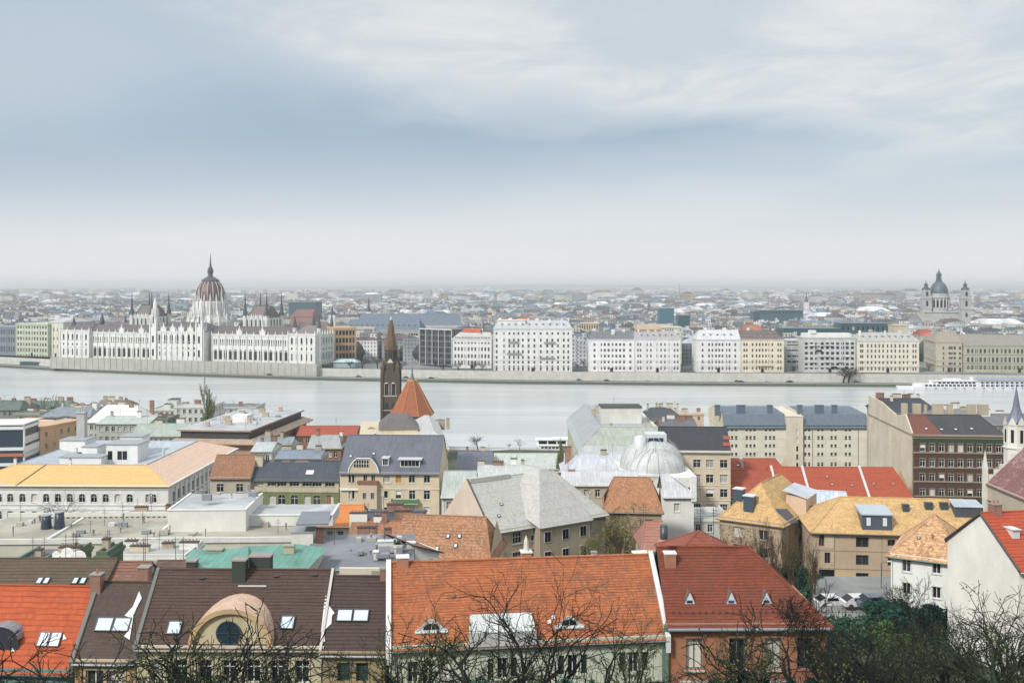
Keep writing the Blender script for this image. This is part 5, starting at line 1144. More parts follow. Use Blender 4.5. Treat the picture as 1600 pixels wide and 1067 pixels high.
# bay
m = MB(); x0, x1 = b.u(561), b.u(590); m.box(x0, x1, -1.1, -.02, 0, b.h-2.6); m.box(x0-.2, x1+.2, -1.3, -.02, b.h-2.6, b.h-1.9, 1)
for px in (570.5, 583):
    for (a, c) in ((767, 778), (792, 804)): xx = b.u(px); q0, q1 = b.u(px, c)[1], b.u(px, a)[1]; m.box(xx-.42, xx+.42, -1.16, -1.11, q0, q1, 2); m.box(xx-.35, xx-.04, -1.19, -1.17, q0+.1, q1-.1, 3); m.box(xx+.04, xx+.35, -1.19, -1.17, q0+.1, q1-.1, 3)
b.sub('bay', m, [plaster((.60, .49, .36), .2), plaster((.24, .12, .07), .2), WHITE, G_DARK])
for (p0, p1, yb) in ((612, 654, 785), (628, 655, 809)):
    m = MB(); z = b.u(p0, yb)[1]; x0, x1 = b.u(p0), b.u(p1); m.box(x0, x1, -1.2, -.02, z-.15, z+.05); m.box(x0, x1, -1.25, -1.15, z+.05, z+1.0, 1); m.box(x0, x0+.1, -1.15, -.02, z+.05, z+1.0, 1); m.box(x1-.1, x1, -1.15, -.02, z+.05, z+1.0, 1)
    b.sub('balcony', m, [CREAM, flat((.08, .20, .10), .5)])
# dormers
def dormer(b, px, py, w_, h_, n=3, dp=3.0, wm=WHITE, over=.5, name='dormer'):
    M = b.hit(px, py, 0); p = M.translation; m = MB(); x, y, z = p
    m.box(x-w_/2, x+w_/2, y-.05, y+dp, z-.4, z+h_); m.box(x-w_/2-over, x+w_/2+over, y-.5, y+dp+.6, z+h_, z+h_+.22, 1)
    for i in range(n): a = x-w_/2+.15+(w_-.3)*i/n; m.box(a+.05, a+(w_-.3)/n-.05, y-.1, y-.06, z+.15, z+h_-.2, 2)
    b.sub(name, m, [wm, flat((.5, .53, .56), .5), G_DARK])
dormer(b, 602, 727, 1.5, 1.6, 3, over=.15); dormer(b, 640.5, 729, 4.6, 1.6, 5, 3.5)
b.skylight(548, 713, .6, .8); b.skylight(584, 709, .6, .8)
# corner block behind it, running back to the quay
b = Bd('cream_corner_block', 'cream corner block running back to the river beneath the orange church roof', 'apartment block', (PX(560, 272), 272.), (PX(700, 275), 275.), 58, zg(275)-3, PZ(703, 272)); b.grid('R', 13, 1, 57, [b.h-3.2, b.h-6.8, b.h-10.4, b.h-14], 1.2, 2.0, 'c')
b.build_wall(plaster((.56, .49, .35), .3), rec=.2, cornice=.5, bands=((b.h-8, .25, .15),)); m = MB()
def hiproof(m, x0, x1, y0, y1, z, r, i_, mt, wall=None):
    if wall: m.box(x0+.3, x1-.3, y0+.3, y1-.3, z-wall, z, 3)
    a = [(x0, y0, z), (x1, y0, z), (x1, y1, z), (x0, y1, z)]; t_ = [(x0+i_, y0+i_, z+r), (x1-i_, y0+i_, z+r), (x1-i_, y1-i_, z+r), (x0+i_, y1-i_, z+r)]
    for k in range(4): j = (k+1) % 4; m.face([a[k], a[j], t_[j], t_[k]], mt)
    m.face(t_, mt)
hiproof(m, -.4, b.L*.47, -.4, 16, b.h+.05, 3, 6.5, 0); hiproof(m, b.L*.42, b.L+.4, 2, 14, b.h+.1, 2.4, 5.5, 0); hiproof(m, b.L*.7, b.L+.3, 14, 58, b.h+.08, 2.0, 3, 2, None)
hiproof(m, b.L*.22, b.L*.72, 30, 48, b.h+1.0, 3.0, 3, 1, 1.5); b.roofo = b.sub('roof', m, [metal((.50, .52, .50), .7, .5, .3), metal((.13, .12, .115), .6, .6, .3), metal((.50, .50, .48), .7, .5, .3), CREAM]); b.rp = (b.h+3, 12)
for (px, py, w_, v) in ((580, 668, 2, 40), (596, 664, 1.5, 44), (560, 680, 1.6, 20), (620, 690, 1, 6), (688, 655, 3, 54), (700, 654, 1, 50), (672, 682, 1.5, 16)): b.chim(px, py, w_, .9, 1.8, BEIG, 2, v=v)
# white house with patina roof
b = house('white_town_house', 'white town house with pale green metal roof beside the cream gabled house', 690, 742, 222, 222, 19, 776, cat='town house'); b.rows([701.5], [(783.5, 800)], 1.15, 'c'); b.rows([729], [(783.5, 800)], 1.0, 'c'); b.rise_ = 3.6; b.rf_ = .5
b.build_wall(plaster((.66, .67, .63), .3), rec=.2, merged=False, gable=1); b.roof(3.9, PGM, .5); m = MB(); [m.box(b.u(p)-.12, b.u(p)+.12, -.12, -.02, 0, b.h-.8) for p in (694, 709, 714, 719, 723)]; b.sub('downpipe', m, flat((.5, .52, .5))); gut(b)
infill('broad pale metal roofed house behind the big grey roofed house', 745, 830, 236, 760, 20, WALLW, metal((.48, .50, .48), .7, .5, .3), 3.2, 6, 2, 0, 0, ch=4)
infill('slate roofed low hall by the riverside bare trees', 712, 768, 330, 735, 34, BEIG, metal((.13, .14, .18), .6, .6, .3), 3.5, 6, 2, 0, 0, ch=2)
b = infill('long low building with pale green metal roof above the quay', 766, 892, 355, 732, 26, WALLW, metal((.46, .51, .46), .9, .5, .15), 3.2, 14, 1, 0, 0, ch=0)
m = MB(); m.box(b.L*.06, b.L*.15, -.6, 4, b.h-1, b.h+2.2); b.sub('roof_house', m, WALLW)

# --- riverside church
def church():
    Y = 432.; org = (PX(611, Y), Y, 5.5); e = empty('riverside_church', 'neo gothic brick church with slender steeple and orange polygonal roof by the river', 'church', org, 0)
    z = lambda py, y=Y: PZ(py, y)-5.5
    br = plaster((.10, .08, .062), .5, (.05, .06, .05)); brg = plaster((.12, .09, .06), .5, (.05, .07, .045)); st = plaster((.55, .52, .45), .3); s_ = 3.45
    m = MB(); m.cbox(0, 0, s_*2, s_*2, 0, z(579)); m.cbox(0, 0, s_*2+.5, s_*2+.5, z(618), z(616.6), 1); m.cbox(0, 0, s_*2+.6, s_*2+.6, z(640), z(639), 1)
    for q in (-1, 1):
        for q2 in (-1, 1): m.cbox(q*s_, q2*s_, 1.1, 1.1, 0, z(582))
    for x in (-1.45, 1.45):
        m.box(x-.85, x+.85, -s_-.06, -s_-.02, z(616), z(598), 2); m.box(x-1.05, x-.85, -s_-.1, -s_, z(616), z(598), 1); m.box(x+.85, x+1.05, -s_-.1, -s_, z(616), z(598), 1); m.lathe([(.75, z(598)), (.75, z(596.6))], x, -s_-.05, 8, 1)
        m.box(x-.8, x+.8, -s_-.06, -s_-.02, z(648), z(628), 2); m.box(s_+.02, s_+.06, x-.85, x+.85, z(616), z(598), 2)
    obj('tower', m, [br, st, flat((.03, .03, .03))], e)
    for q in (-1, 1):
        for q2 in (-1, 1):
            m = MB(); m.lathe([(.95, z(582)), (.95, z(574)), (1.1, z(573.5)), (.05, z(563))], q*s_*.9, q2*s_*.9, 6, 0, False); obj('pinnacle', m, brg, e)
    m = MB(); m.lathe([(s_*.98, z(579)), (s_*.98, z(566)), (s_*.80, z(563)), (s_*.80, z(548)), (s_*.86, z(547.5)), (s_*.86, z(546))], 0, 0, 8, 0, False, pi/8)
    for k in range(8):
        m.M = Matrix.Rotation(k*pi/4, 4, 'Z'); m.box(s_*.745, s_*.755, -.7, .7, z(563), z(549.5), 2); m.face([(s_*.95, -1.3, z(566)), (s_*.95, 1.3, z(566)), (s_*.86, 0, z(559))], 1 if k == 6 else 0); m.M = None
    obj('belfry', m, [br, st, flat((.03, .03, .03))], e)
    m = MB(); r0 = s_*.80; m.lathe([(r0, z(546)), (r0*.75, z(530)), (r0*.42, z(510)), (r0*.22, z(500))], 0, 0, 8, 0, False, pi/8); m.lathe([(r0*.22, z(500)), (.15, z(494))], 0, 0, 8, 1, False, pi/8); m.lathe([(.07, z(495)), (.05, z(471))], 0, 0, 4, 2); m.box(-.6, .6, -.05, .05, z(480), z(479), 2)
    for k in range(4): m.M = Matrix.Rotation(k*pi/2, 4, 'Z'); m.box(r0*.86, r0*1.0, -.5, .5, z(545), z(540)); m.face([(r0*1.0, -.6, z(540)), (r0*1.0, .6, z(540)), (r0*.9, 0, z(536))]); m.M = None
    obj('spire', m, [tile((.19, .10, .065), (.12, .075, .05), .5, .4, .5, (.10, .09, .05)), st, DTR], e)
    # choir roof
    Yc = 415.; cx = PX(644, Yc)-org[0]; cy = Yc-Y; k = Yc/F; zz = lambda py: PZ(py, Yc)-5.5; R = 34*k; rt = 7.5*k
    m = MB(); m.lathe([(R*.93, 0), (R*.93, zz(646))], cx, cy, 8, 0, False, pi/8); m.lathe([(R*1.0, zz(648)), (R*1.0, zz(646.5))], cx, cy, 8, 1, False, pi/8); obj('choir_wall', m, [plaster((.45, .36, .24), .3), st], e)
    m = MB(); m.lathe([(R*1.06, zz(646.5)), (R*.87, zz(636)), (rt, zz(595))], cx, cy, 8, 0, False, pi/8)
    for q in range(8):
        a = q*pi/4+pi/8; P = [(R*1.06, zz(646.5)), (R*.87, zz(636)), (rt, zz(595))]
        for (r0, z0), (r1, z1) in zip(P, P[1:]): m.tube((cx+r0*cos(a), cy+r0*sin(a), z0+.05), (cx+r1*cos(a), cy+r1*sin(a), z1+.05), .17, .17, 4, 1)
        a = q*pi/4; rr = R*.80; m.M = Matrix.Translation((cx, cy, 0)) @ Matrix.Rotation(a, 4, 'Z')
        for d_ in (-1.6, 1.6): m.box(rr*.9, rr*.985, d_-.45, d_+.45, zz(641), zz(637.5), 1); m.face([(rr*.985, d_-.6, zz(637.5)), (rr*.985, d_+.6, zz(637.5)), (rr*.9, d_, zz(634.5))], 1); m.face([(rr*.985, d_-.6, zz(637.5)), (rr*.9, d_, zz(634.5)), (rr*.8, d_-.6, zz(635))], 0)
        m.M = None
    m.lathe([(rt*1.1, zz(595.5)), (rt*1.05, zz(593.5))], cx, cy, 8, 1, False, pi/8)
    obj('choir_roof', m, [tile((.36, .125, .06), (.27, .08, .04), .45, .35, .45, (.25, .12, .05)), tile((.55, .30, .08), (.48, .24, .06), .4, .3, .2, (.3, .15, .05))], e)
    m = MB(); m.lathe([(1.2, zz(594)), (.7, zz(590)), (.5, zz(584)), (.3, zz(583)), (.35, zz(576)), (.12, zz(575)), (.08, zz(556))], cx, cy, 8, 0); m.box(cx-.7, cx+.7, cy-.05, cy+.05, zz(561), zz(560)); obj('finial', m, flat((.10, .13, .14), .5), e)
    m = MB(); m.box(cx-6, 2, cy-4, 0, 0, zz(650)); obj('nave', m, br, e)
church()

# --- metal roofed block, dome house
b = house('mansard_block', 'big block with pale green metal mansard roof stepping back to the river', 907, 1033, 330, 330, 76, 706, cat='apartment block'); b.grid('F', 9, 1, b.L-1, [b.h-3, b.h-6.5], 1.2, 2, 'c'); b.grid('L', 16, 1, 75, [b.h-3, b.h-6.5, b.h-10], 1.2, 2, 'c'); b.build_wall(plaster((.46, .45, .38), .35), cornice=.5)
m = MB(); O = [(-.8, -.8, b.h-.1), (b.L+.8, -.8, b.h-.1), (b.L+.8, b.D, b.h-.1), (-.8, b.D, b.h-.1)]; K = [(.6, .6, b.h+1.9), (b.L-.6, .6, b.h+1.9), (b.L-.6, b.D, b.h+1.9), (.6, b.D, b.h+1.9)]; T = [(7, 8, b.h+7.0), (b.L, 8, b.h+7.0), (b.L, b.D, b.h+7.0), (7, b.D, b.h+7.0)]
m.face([O[0], O[1], K[1], K[0]], 2); m.face([K[0], K[1], T[1], T[0]], 0); m.face([O[3], O[0], K[0], K[3]], 2); m.face([K[3], K[0], T[0], T[3]], 1); m.face([K[1], (b.L-.6, b.D, b.h+1.9), T[2], T[1]], 3); m.face([(O[0][0], O[0][1], b.h-.4), (O[1][0], O[1][1], b.h-.4), O[1], O[0]], 3)
m.face([(7, 8, b.h+7.0), (b.L, 8, b.h+7.0), (b.L, 16, b.h+6.2), (7.5, 16, b.h+6.2)], 1); m.face([(7.5, 16, b.h+6.2), (b.L, 16, b.h+6.2), (b.L, b.D, b.h+6.4), (7, b.D, b.h+6.4)], 1); m.tube(T[0], T[1], .2, .2, 5, 2); m.tube(K[0], T[0], .2, .2, 5, 2); m.tube(T[0], T[3], .2, .2, 5, 2)
b.roofo = b.sub('roof', m, [metal((.35, .385, .33), .9, .55, .4), metal((.36, .38, .39), .7, .45, .3), metal((.42, .46, .46), .9, .5, .2), WALLW]); b.rp = (b.h+7, 30)
for (p0, p1, yt, yb, v, dp) in ((948, 1000, 637, 664, 20, 8),):
    m = MB(); x0, x1 = 7.2+1.5, b.L-3.5; zt = PZ(637, 352)-b.z0; m.box(x0, x1, 22, 32, b.h+6, zt); m.box(x0-.3, x1+.3, 21.7, 32.3, zt, zt+.25, 1); o = b.sub('roof_house', m, [plaster((.62, .63, .58), .3), DTR])
for (px, py, w_, v) in ((936, 634, 3, 52), (948, 633, 2, 56), (968, 634, 2.4, 34), (983, 634, 1.5, 34), (994, 634, 1.2, 30), (928, 640, 1.5, 40), (1010, 658, 1.5, 14), (955, 662, 1, 12)): b.chim(px, py, w_, 1, 2.5, BEIG, 2, v=v)
b.skylight(965, 684, 1, 1.4) if False else None
clutter(b, 12, 9, b.L-2, 34, 70, b.h+6.5, 6)
infill('brick and slate yard buildings behind the dark roofed cream house', 1035, 1092, 345, 672, 18, BRK, metal((.13, .13, .14), .6, .6, .3), 2.5, 6, 2, 0, 0, ch=4)
infill('dark hipped roof house near the river behind the mansard block', 1018, 1068, 400, 655, 24, CREAM, metal((.055, .065, .08), .6, .6, .3), 3.2, 6, 2, 2, 4, ch=5)
infill('low terracotta chimneyed building at the quay behind the mansard block', 1005, 1100, 440, 647, 12, PINKW, GRW, 0, 8, 1, ch=6)
b = house('dome_house', 'house crowned by a ribbed grey metal dome', 975, 1083, 246, 246, 18, 741, cat='house'); b.grid('F', 4, 1, b.L-1, [b.h-3.4], 1.2, 2, 'c'); b.build_wall(WALLW, cornice=.5)
cx = b.L/2; R = 8.0; m = MB()
for (x, y, r, hz, sy) in ((cx-.3, 9.5, 8.0, 8.2, .95), (cx, 5.4, 7.2, 5.6, .75)):
    m.M = Matrix.Translation((x, y, b.h)) @ Matrix.Diagonal((1, sy, .9, 1)); prof = [(r*cos(a*pi/20), hz*sin(a*pi/20)) for a in range(0, 10)]+[(.3, hz)]
    m.lathe(prof, 0, 0, 32, 0); m.M = None
    for k in range(16):
        a = 2*pi*k/16
        for (r0, z0), (r1, z1) in zip(prof, prof[1:]): m.tube((x+(r0+.03)*cos(a), y+(r0+.03)*sin(a)*sy, b.h+z0), (x+(r1+.03)*cos(a), y+(r1+.03)*sin(a)*sy, b.h+z1), .06, .06, 4, 0)
b.sub('dome', m, [metal((.50, .52, .52), 1.2, .65, .35)])
m = MB(); m.lathe([(1.5, b.h+4), (1.5, b.h+8.0), (.2, b.h+8.5)], cx-3.6, 6.5, 12, 0); m.box(cx-2, cx+3, 7, 12, b.h+6, b.h+8.6); m.box(cx-1.6, cx+2.2, 6.94, 6.98, b.h+6.8, b.h+7.7, 1); b.sub('roof_house', m, [flat((.55, .57, .58), .5), G_BLUE]); m = MB(); m.box(b.L*.55, b.L+.4, -1.5, 0, b.h-2.8, b.h-.5); b.sub('ledge', m, WALLW)
infill('long light grey roofed house with slanting parapet in front of the mansard block', 880, 985, 262, 741, 16, WALLW, metal((.50, .52, .56), .7, .5, .3), 4.0, 8, 2, 5, 0, ch=2)
b = infill('low pale roofed row with brick chimneys behind the rust tiled house', 850, 1000, 226, 758, 12, BEIG, metal((.50, .51, .52), .7, .5, .3), 2.2, 8, 1, 0, 0, ch=0)
for px, w_ in ((868, 1.4), (893, 1.5), (927, .9), (972, 1.6), (986, .8)): b.chim(px, 733+8*(px > 900), w_, .8, 1.4, BRK, 0)
# rust tiled house
b = house('rust_tiled_house', 'house with streaky rust brown tiled roof and creeper covered wall', 944, 1034, 195, 194, 12, 797, cat='house'); b.rows([1014], [(811, 822)], 1.5, 't'); b.rows([979], [(838, 852), ], 1.2, 'c'); b.rise_ = 4.8; b.rf_ = .5; b.build_wall(plaster((.33, .25, .17), .6, (.08, .10, .05)), rec=.2, merged=False, gable=1)
b.roof(5.3, tile((.44, .21, .10), (.28, .13, .07), .28, .22, .45, (.15, .10, .07)), .4, 2.2, 2.2); gut(b); b.chim(1005, 748, 1.2, .8, 1.2, BEIG, 2); BL.append((b, (('F', .3, b.L*.72, .5, b.h-.6, 3200, (.05, .075, .025), 8), ('F', .3, b.L-.3, .5, b.h-3, 1200, (.08, .075, .03), 9))))
b = house('white_gabled_house', 'small white house with sloping pale roof beside the rust tiled house', 1037, 1084, 212, 212, 9, 775, cat='house'); b.rows([1057.5], [(786, 799)], 1.15, 'c'); b.rise_ = 4; b.rf_ = .5; b.build_wall(plaster((.70, .71, .68), .2), rec=.2, merged=False); b.roof(4.0, metal((.48, .50, .52), .7, .5, .3), .4, 0, 5); gut(b)
m = MB(); m.box(b.L-.6, b.L+.5, -.5, 1, b.h-1, b.h+4.2); b.sub('side_wall', m, WALLW)
# cream house with dark roof
b = house('cream_tenement', 'cream tenement with charcoal roof and brick red patch at its edge', 1034, 1141.5, 259, 258, 14, 703, cat='tenement house')
for (a, c) in ((718, 730), (741, 753.5), (763.6, 776), (787, 799)):
    b.rows([1089, 1109, 1131], [(a, c)], 1.5, 'c' if c < 790 else 'g'); 
b.rise_ = 4.8; b.rf_ = .5; b.build_wall(plaster((.62, .52, .40), .2), rec=.2, cornice=.5, bands=((b.h-8.9, .2, .12), (b.h-12.6, .2, .12)), trimm=plaster((.68, .60, .48), .1), merged=False, gable=1); b.roof(5.0, metal((.035, .04, .05), .6, .6, .25), .5); gut(b, flat((.55, .55, .54)), r=.14)
for k, (px, py) in enumerate(((1137, 684), (1137, 694))): m = MB(); m.M = b.hit(px, py); m.box(-1.2, .6, -.6, .6, 0, .05); b.sub('tile_patch', m, REDT, b.roofo)
for px in (1040, 1075, 1108): b.chim(px, 672, 1.6, .8, 1.3, BEIG, 3)
# long cream block with blue grey roof
def longblock(label, p0, p1, cols, first):
    b = house('long_cream_block', label, p0, p1, 394, 394, 30, 668, z0=4, cat='apartment block')
    for (a, c) in ((669.5, 674), (681, 687.5), (694, 700), (707, 713), (722, 728.5)): b.rows(cols, [(a, c)], .95, 'p', trim=False)
    b.build_wall(plaster((.68, .64, .54), .15), rec=.2, cornice=.4, bands=tuple((b.h-4.2-i*3.25, .14, .06) for i in range(4)), panes=[G_DARK]); z = b.h
    m = MB(); m.face([(-.2, -.6, z), (b.L+.2, -.6, z), (b.L+.2, 2.4, z+4.9), (-.2, 2.4, z+4.9)]); m.face([(-.2, 2.4, z+4.9), (b.L+.2, 2.4, z+4.9), (b.L+.2, 22, z+5.8), (-.2, 22, z+5.8)]); m.box(-.2, b.L+.2, -.65, -.45, z-.35, z+.02, 1)
    for uu, sg in ((-.2, 1), (b.L+.2, -1)): pp = [(uu, 30, z), (uu, -.6, z), (uu, 2.4, z+4.9), (uu, 22, z+5.8), (uu, 30, z+4)]; m.face(pp if sg > 0 else pp[::-1], 2)
    m.face([(-.2, 22, z+5.8), (b.L+.2, 22, z+5.8), (b.L+.2, 30, z+4), (-.2, 30, z+4)])
    m.tube((0, -.2, z+.9), (b.L, -.2, z+.9), .25, .25, 5, 1)
    b.roofo = b.sub('roof', m, [metal((.115, .15, .19), 1.0, .5, .25), flat((.10, .13, .15)), plaster((.62, .55, .42), .2)]); b.rp = (z+5, 4)
    for i, px in enumerate(first): m = MB(); x = b.u(px); m.cbox(x, 5, 1.8+1.4*(i % 2), 1.6, z+4, z+8.0); m.cbox(x, 5, 2.1+1.4*(i % 2), 1.9, z+8, z+8.2); b.sub('chimney', m, [flat((.10, .14, .19), .5)], b.roofo)
    m = MB(); m.tube((0, 12, z+7.3), (b.L, 12, z+7.3), .06, .06, 4); [m.tube((b.L*i/8, 12, z+5.2), (b.L*i/8, 12, z+7.3), .05, .05, 4) for i in range(9)]; b.sub('railing', m, flat((.2, .25, .3)), b.roofo); return b
longblock('cream apartment block in triple windows under a blue grey roof, next to the mansard block', 1131, 1228, [1137, 1144, 1150.5, 1167, 1173, 1179, 1197, 1203.5, 1209.5], (1125, 1162, 1208))
b = longblock('cream apartment block in paired windows under a blue grey roof, next to the blank firewall', 1256, 1356, [1258.5, 1264.5, 1279, 1285, 1299.7, 1305.8, 1322, 1328], (1255, 1286, 1310))
m = MB(); [m.box(b.u(p)-.1, b.u(p)+.1, -.1, -.02, 0, b.h-.6) for p in (1269.5, 1341)]; b.sub('downpipe', m, flat((.2, .15, .12)))
b = house('stair_tower_house', 'narrow cream stair house with one column of slit windows between the two long blocks', 1229, 1255, 393, 393, 30, 650, z0=4, cat='stair house')
for (a, c) in ((671, 679.5), (684, 692.5), (697, 705.5), (710, 718.5), (723, 730)): b.rows([1246], [(a, c)], .9, 'p', trim=False)
b.build_wall(plaster((.64, .58, .46), .2), rec=.2, cornice=.2)
# brown brick tenement with big blank firewall
b = Bd('brown_tenement', 'tall brown and dark green tenement beside a huge blank cream firewall', 'tenement house', (PX(1427, 270), 270.), (PX(1569, 268), 268.), 44, 13, PZ(678, 270))
for (a, c) in ((693, 704.5), (716.7, 728), (739.8, 751), (763.5, 774)): b.rows([1441.7, 1456.4, 1471.5, 1486, 1500.8, 1515.6, 1530.7, 1545.8, 1560.5], [(a, c)], 1.05, 'c')
b.rise_ = 4.3; b.rf_ = .16; b.build_wall(plaster((.075, .042, .032), .6, (.03, .045, .03)), rec=.2, cornice=.6, trimm=plaster((.30, .25, .18), .3), bands=((b.h-5.0, .35, .2), (b.h-8.9, .3, .15), (b.h-12.6, .35, .2), (b.h-16.4, .3, .2)), merged=False)
m = MB(); m.box(-.12, b.L+.12, -.12, -.02, 0, b.h-12.8, 0); 
b.sub('green_base', MB(), GRNW) if False else None
for (z0_, z1_) in ((b.h-2.6, b.h-.62),):
    m = MB(); m.box(.02, b.L-.02, -.09, -.01, z0_, z1_-.5); b.sub('green_band', m, plaster((.035, .055, .03), .4, (.02, .03, .02)))
m = MB(); m.box(.02, b.L-.02, -.07, -.01, 0, b.h-17); b.sub('green_band', m, plaster((.03, .05, .04), .4, (.02, .03, .02)))
b.roof(4.3, metal((.05, .05, .055), .6, .65, .3), .5, rf=.16, v1=44, hr=4); gut(b, flat((.35, .33, .28)))
m = MB(); E0, E1, R0 = b.fs; x1 = b.u(1474); m.face([(0, E0[1], E0[2]+.06), (x1, E0[1], E0[2]+.06), (x1-3, R0[1], R0[2]+.06), (0, R0[1], R0[2]+.06)]); b.sub('tile_patch', m, tile((.20, .06, .04), (.13, .05, .04), .28, .22, .4), b.roofo)
for px, py in ((1447, 670), (1471, 671), (1493, 671), (1518, 670)): b.skylight(px, py, .8, .7)
m = MB(); P = [(0, 0, 0), (0, 0, b.h+.3), (0, 6, b.h+4.6), (0, 14, b.h+3.2), (0, 30, b.h+5.2), (0, 44, b.h+5.6), (0, 44, 0)]; Lw = [(p[0]-.35, p[1], p[2]) for p in P]; m.face(Lw[::-1]); m.face([(p[0]-.01, p[1], p[2]) for p in P])
for i in range(1, 6): m.face([Lw[i], Lw[i-1], (P[i-1][0]-.01,)+P[i-1][1:], (P[i][0]-.01,)+P[i][1:]])
m.face([Lw[0], Lw[1], (-.01, 0, b.h+.3), (-.01, 0, 0)][::-1]); 
b.sub('firewall', m, plaster((.60, .54, .43), .35, (.3, .28, .22)))
for i in range(6): m = MB(); m.cbox(4+i*4.6, 22+(i%2)*4, 1.6+(i%3)*.7, 1, b.h+2, b.h+5.6-(i%2)*.5); b.sub('chimney', m, BEIG, b.roofo)
b = infill('dark roofed house with row of chimneys behind the blank firewall', 1388, 1470, 330, 645, 20, BEIG, metal((.035, .042, .055), .6, .6, .3), 3.6, 6, 1, 1, 3, ch=6, name='dark_roofed_house', cat='house')
infill('orange brick house with pale parapets beyond the brown tenement', 1462, 1530, 318, 657, 16, brick((.42, .16, .08), (.34, .12, .06)), metal((.2, .2, .2), .6, .6, .3), 2.6, 5, 1, 3, 1, ch=6)
infill('low grey roofed house with chimneys behind the chapel', 1520, 1640, 330, 664, 16, BEIG, metal((.16, .16, .17), .6, .6, .3), 2.6, 7, 1, 1, 1, ch=5)
# white chapel
def chapel():
    Y = 226.; org = (PX(1588, Y), Y, 17); e = empty('white_chapel', 'white chapel with slate needle spire and octagonal belfry at the photo edge', 'chapel', org, 0); z = lambda py: PZ(py, Y)-17; r = 2.55; st = plaster((.66, .65, .60), .25)
    m = MB(); m.lathe([(r, 0), (r, z(662))], 0, 0, 8, 0, False, pi/8); m.lathe([(r*1.12, z(699)), (r*1.12, z(697.5))], 0, 0, 8, 0, False, pi/8)
    for k in range(8):
        m.M = Matrix.Rotation(k*pi/4, 4, 'Z'); q = r*.93; m.box(q, q+.04, -.32, .32, z(690), z(670), 1); m.face([(q+.15, -.98, z(663)), (q+.15, .98, z(663)), (q+.15, 0, z(650))]); m.face([(q, .98, z(663)), (q, -.98, z(663)), (q, 0, z(650))]); m.face([(q, -.98, z(663)), (q+.15, -.98, z(663)), (q+.15, 0, z(650)), (q, 0, z(650))]); m.M = None
    obj('tower', m, [st, G_DARK], e)
    m = MB(); m.lathe([(r*.86, z(659)), (r*.5, z(648)), (r*.3, z(636)), (.06, z(604))], 0, 0, 8, 0, False, pi/8); m.lathe([(.04, z(605)), (.04, z(599))], 0, 0, 4, 0); obj('spire', m, metal((.16, .18, .24), .5, .5, .2), e)
    b = Bd(None, None, None, (PX(1542, 222), 222.), (PX(1640, 196), 196.), 16, 17, PZ(753, 222), root=e); b.W('F', 1.2, b.h-6.6, 1.9, 2.9, 'shut', fm=plaster((.26, .12, .07), .2)); b.rise_ = 7; b.rf_ = .5; b.build_wall(plaster((.47, .41, .32), .25), gable=1, cornice=.4)
    b.roof(7.5, tile((.17, .045, .045), (.13, .04, .04), .28, .22, .5, (.50, .42, .42)), .4)
    m = MB(); x = -.2; m.cbox(x, -.3, .9, .9, 0, b.h+3.2); m.lathe([(.62, b.h+3.2), (.05, b.h+6.8)], x, -.3, 4, 0, False, pi/4)
    for i in range(6): m.box(-.25, .15, .3+i*1.25, 1.5+i*1.25, b.h, b.h+1.6+i*1.15)
    obj('corner_turret', m, st, e, *b.frame)
chapel()
# --- red tile roofs
b = house('red_tiled_row', 'long bright red tiled row with pale firewalls between its roofs', 1213, 1426, 259, 258, 17, 777, cat='row house'); b.rows([1374, 1379, 1388, 1393, 1407, 1411, 1420, 1422], [(779.5, 785.5)], .42, 'p'); b.rise_ = 5.6; b.rf_ = .5; b.build_wall(plaster((.62, .46, .25), .2), rec=.15, gable=1, cornice=.25); b.roof(6.3, tile((.40, .085, .04), (.33, .065, .032), .28, .22, .15, (.16, .05, .03)), .4, .01, 2.4, rows=22); gut(b)
for px in (1216, 1266, 1358):
    m = MB(); M = b.hit(px, 776, 0); x = M.translation.x; E0, E1, R0 = b.fs; m.face([(x-.3, E0[1], E0[2]+.35), (x+.3, E0[1], E0[2]+.35), (x+.3, R0[1], R0[2]+.35), (x-.3, R0[1], R0[2]+.35)]); m.face([(x-.3, E0[1], E0[2]-.1), (x-.3, E0[1], E0[2]+.35), (x-.3, R0[1], R0[2]+.35), (x-.3, R0[1], R0[2]-.1)]); m.face([(x-.3, E0[1], E0[2]-.2), (x+.3, E0[1], E0[2]-.2), (x+.3, E0[1], E0[2]+.35), (x-.3, E0[1], E0[2]+.35)]); b.sub('firewall', m, flat((.50, .50, .50), .6))
for px, py in ((1292, 745), (1331, 758), (1365, 756), (1395, 756), (1300, 757)): b.skylight(px, py, .7, .4)
b = house('red_tiled_house', 'red tiled house pressed between the cream tenement and the red row', 1143.5, 1238, 270, 270, 14, 750, cat='house'); b.rise_ = 5; b.rf_ = .5; b.build_wall(plaster((.6, .5, .35), .2), gable=1); b.roof(4.6, REDT, .4, 0, 3, rows=18)
m = MB(); M = b.hit(1164, 745, 0); x = M.translation.x; E0, E1, R0 = b.fs; m.M = None; m.box(x-.25, x+.25, R0[1]-3.2, R0[1]+.2, R0[2]-2.5, R0[2]+.3); b.sub('firewall', m, flat((.5, .5, .5), .6))
b.skylight(1153, 727, .7, .5)
b = house('red_tiled_house', 'low red tiled roof house in front of the paired window block', 1143.5, 1212.5, 259.5, 259.2, 13, 776, cat='house'); b.build_wall(BEIG); b.roof(5.6, REDT, .4, 0, 0, rows=18)
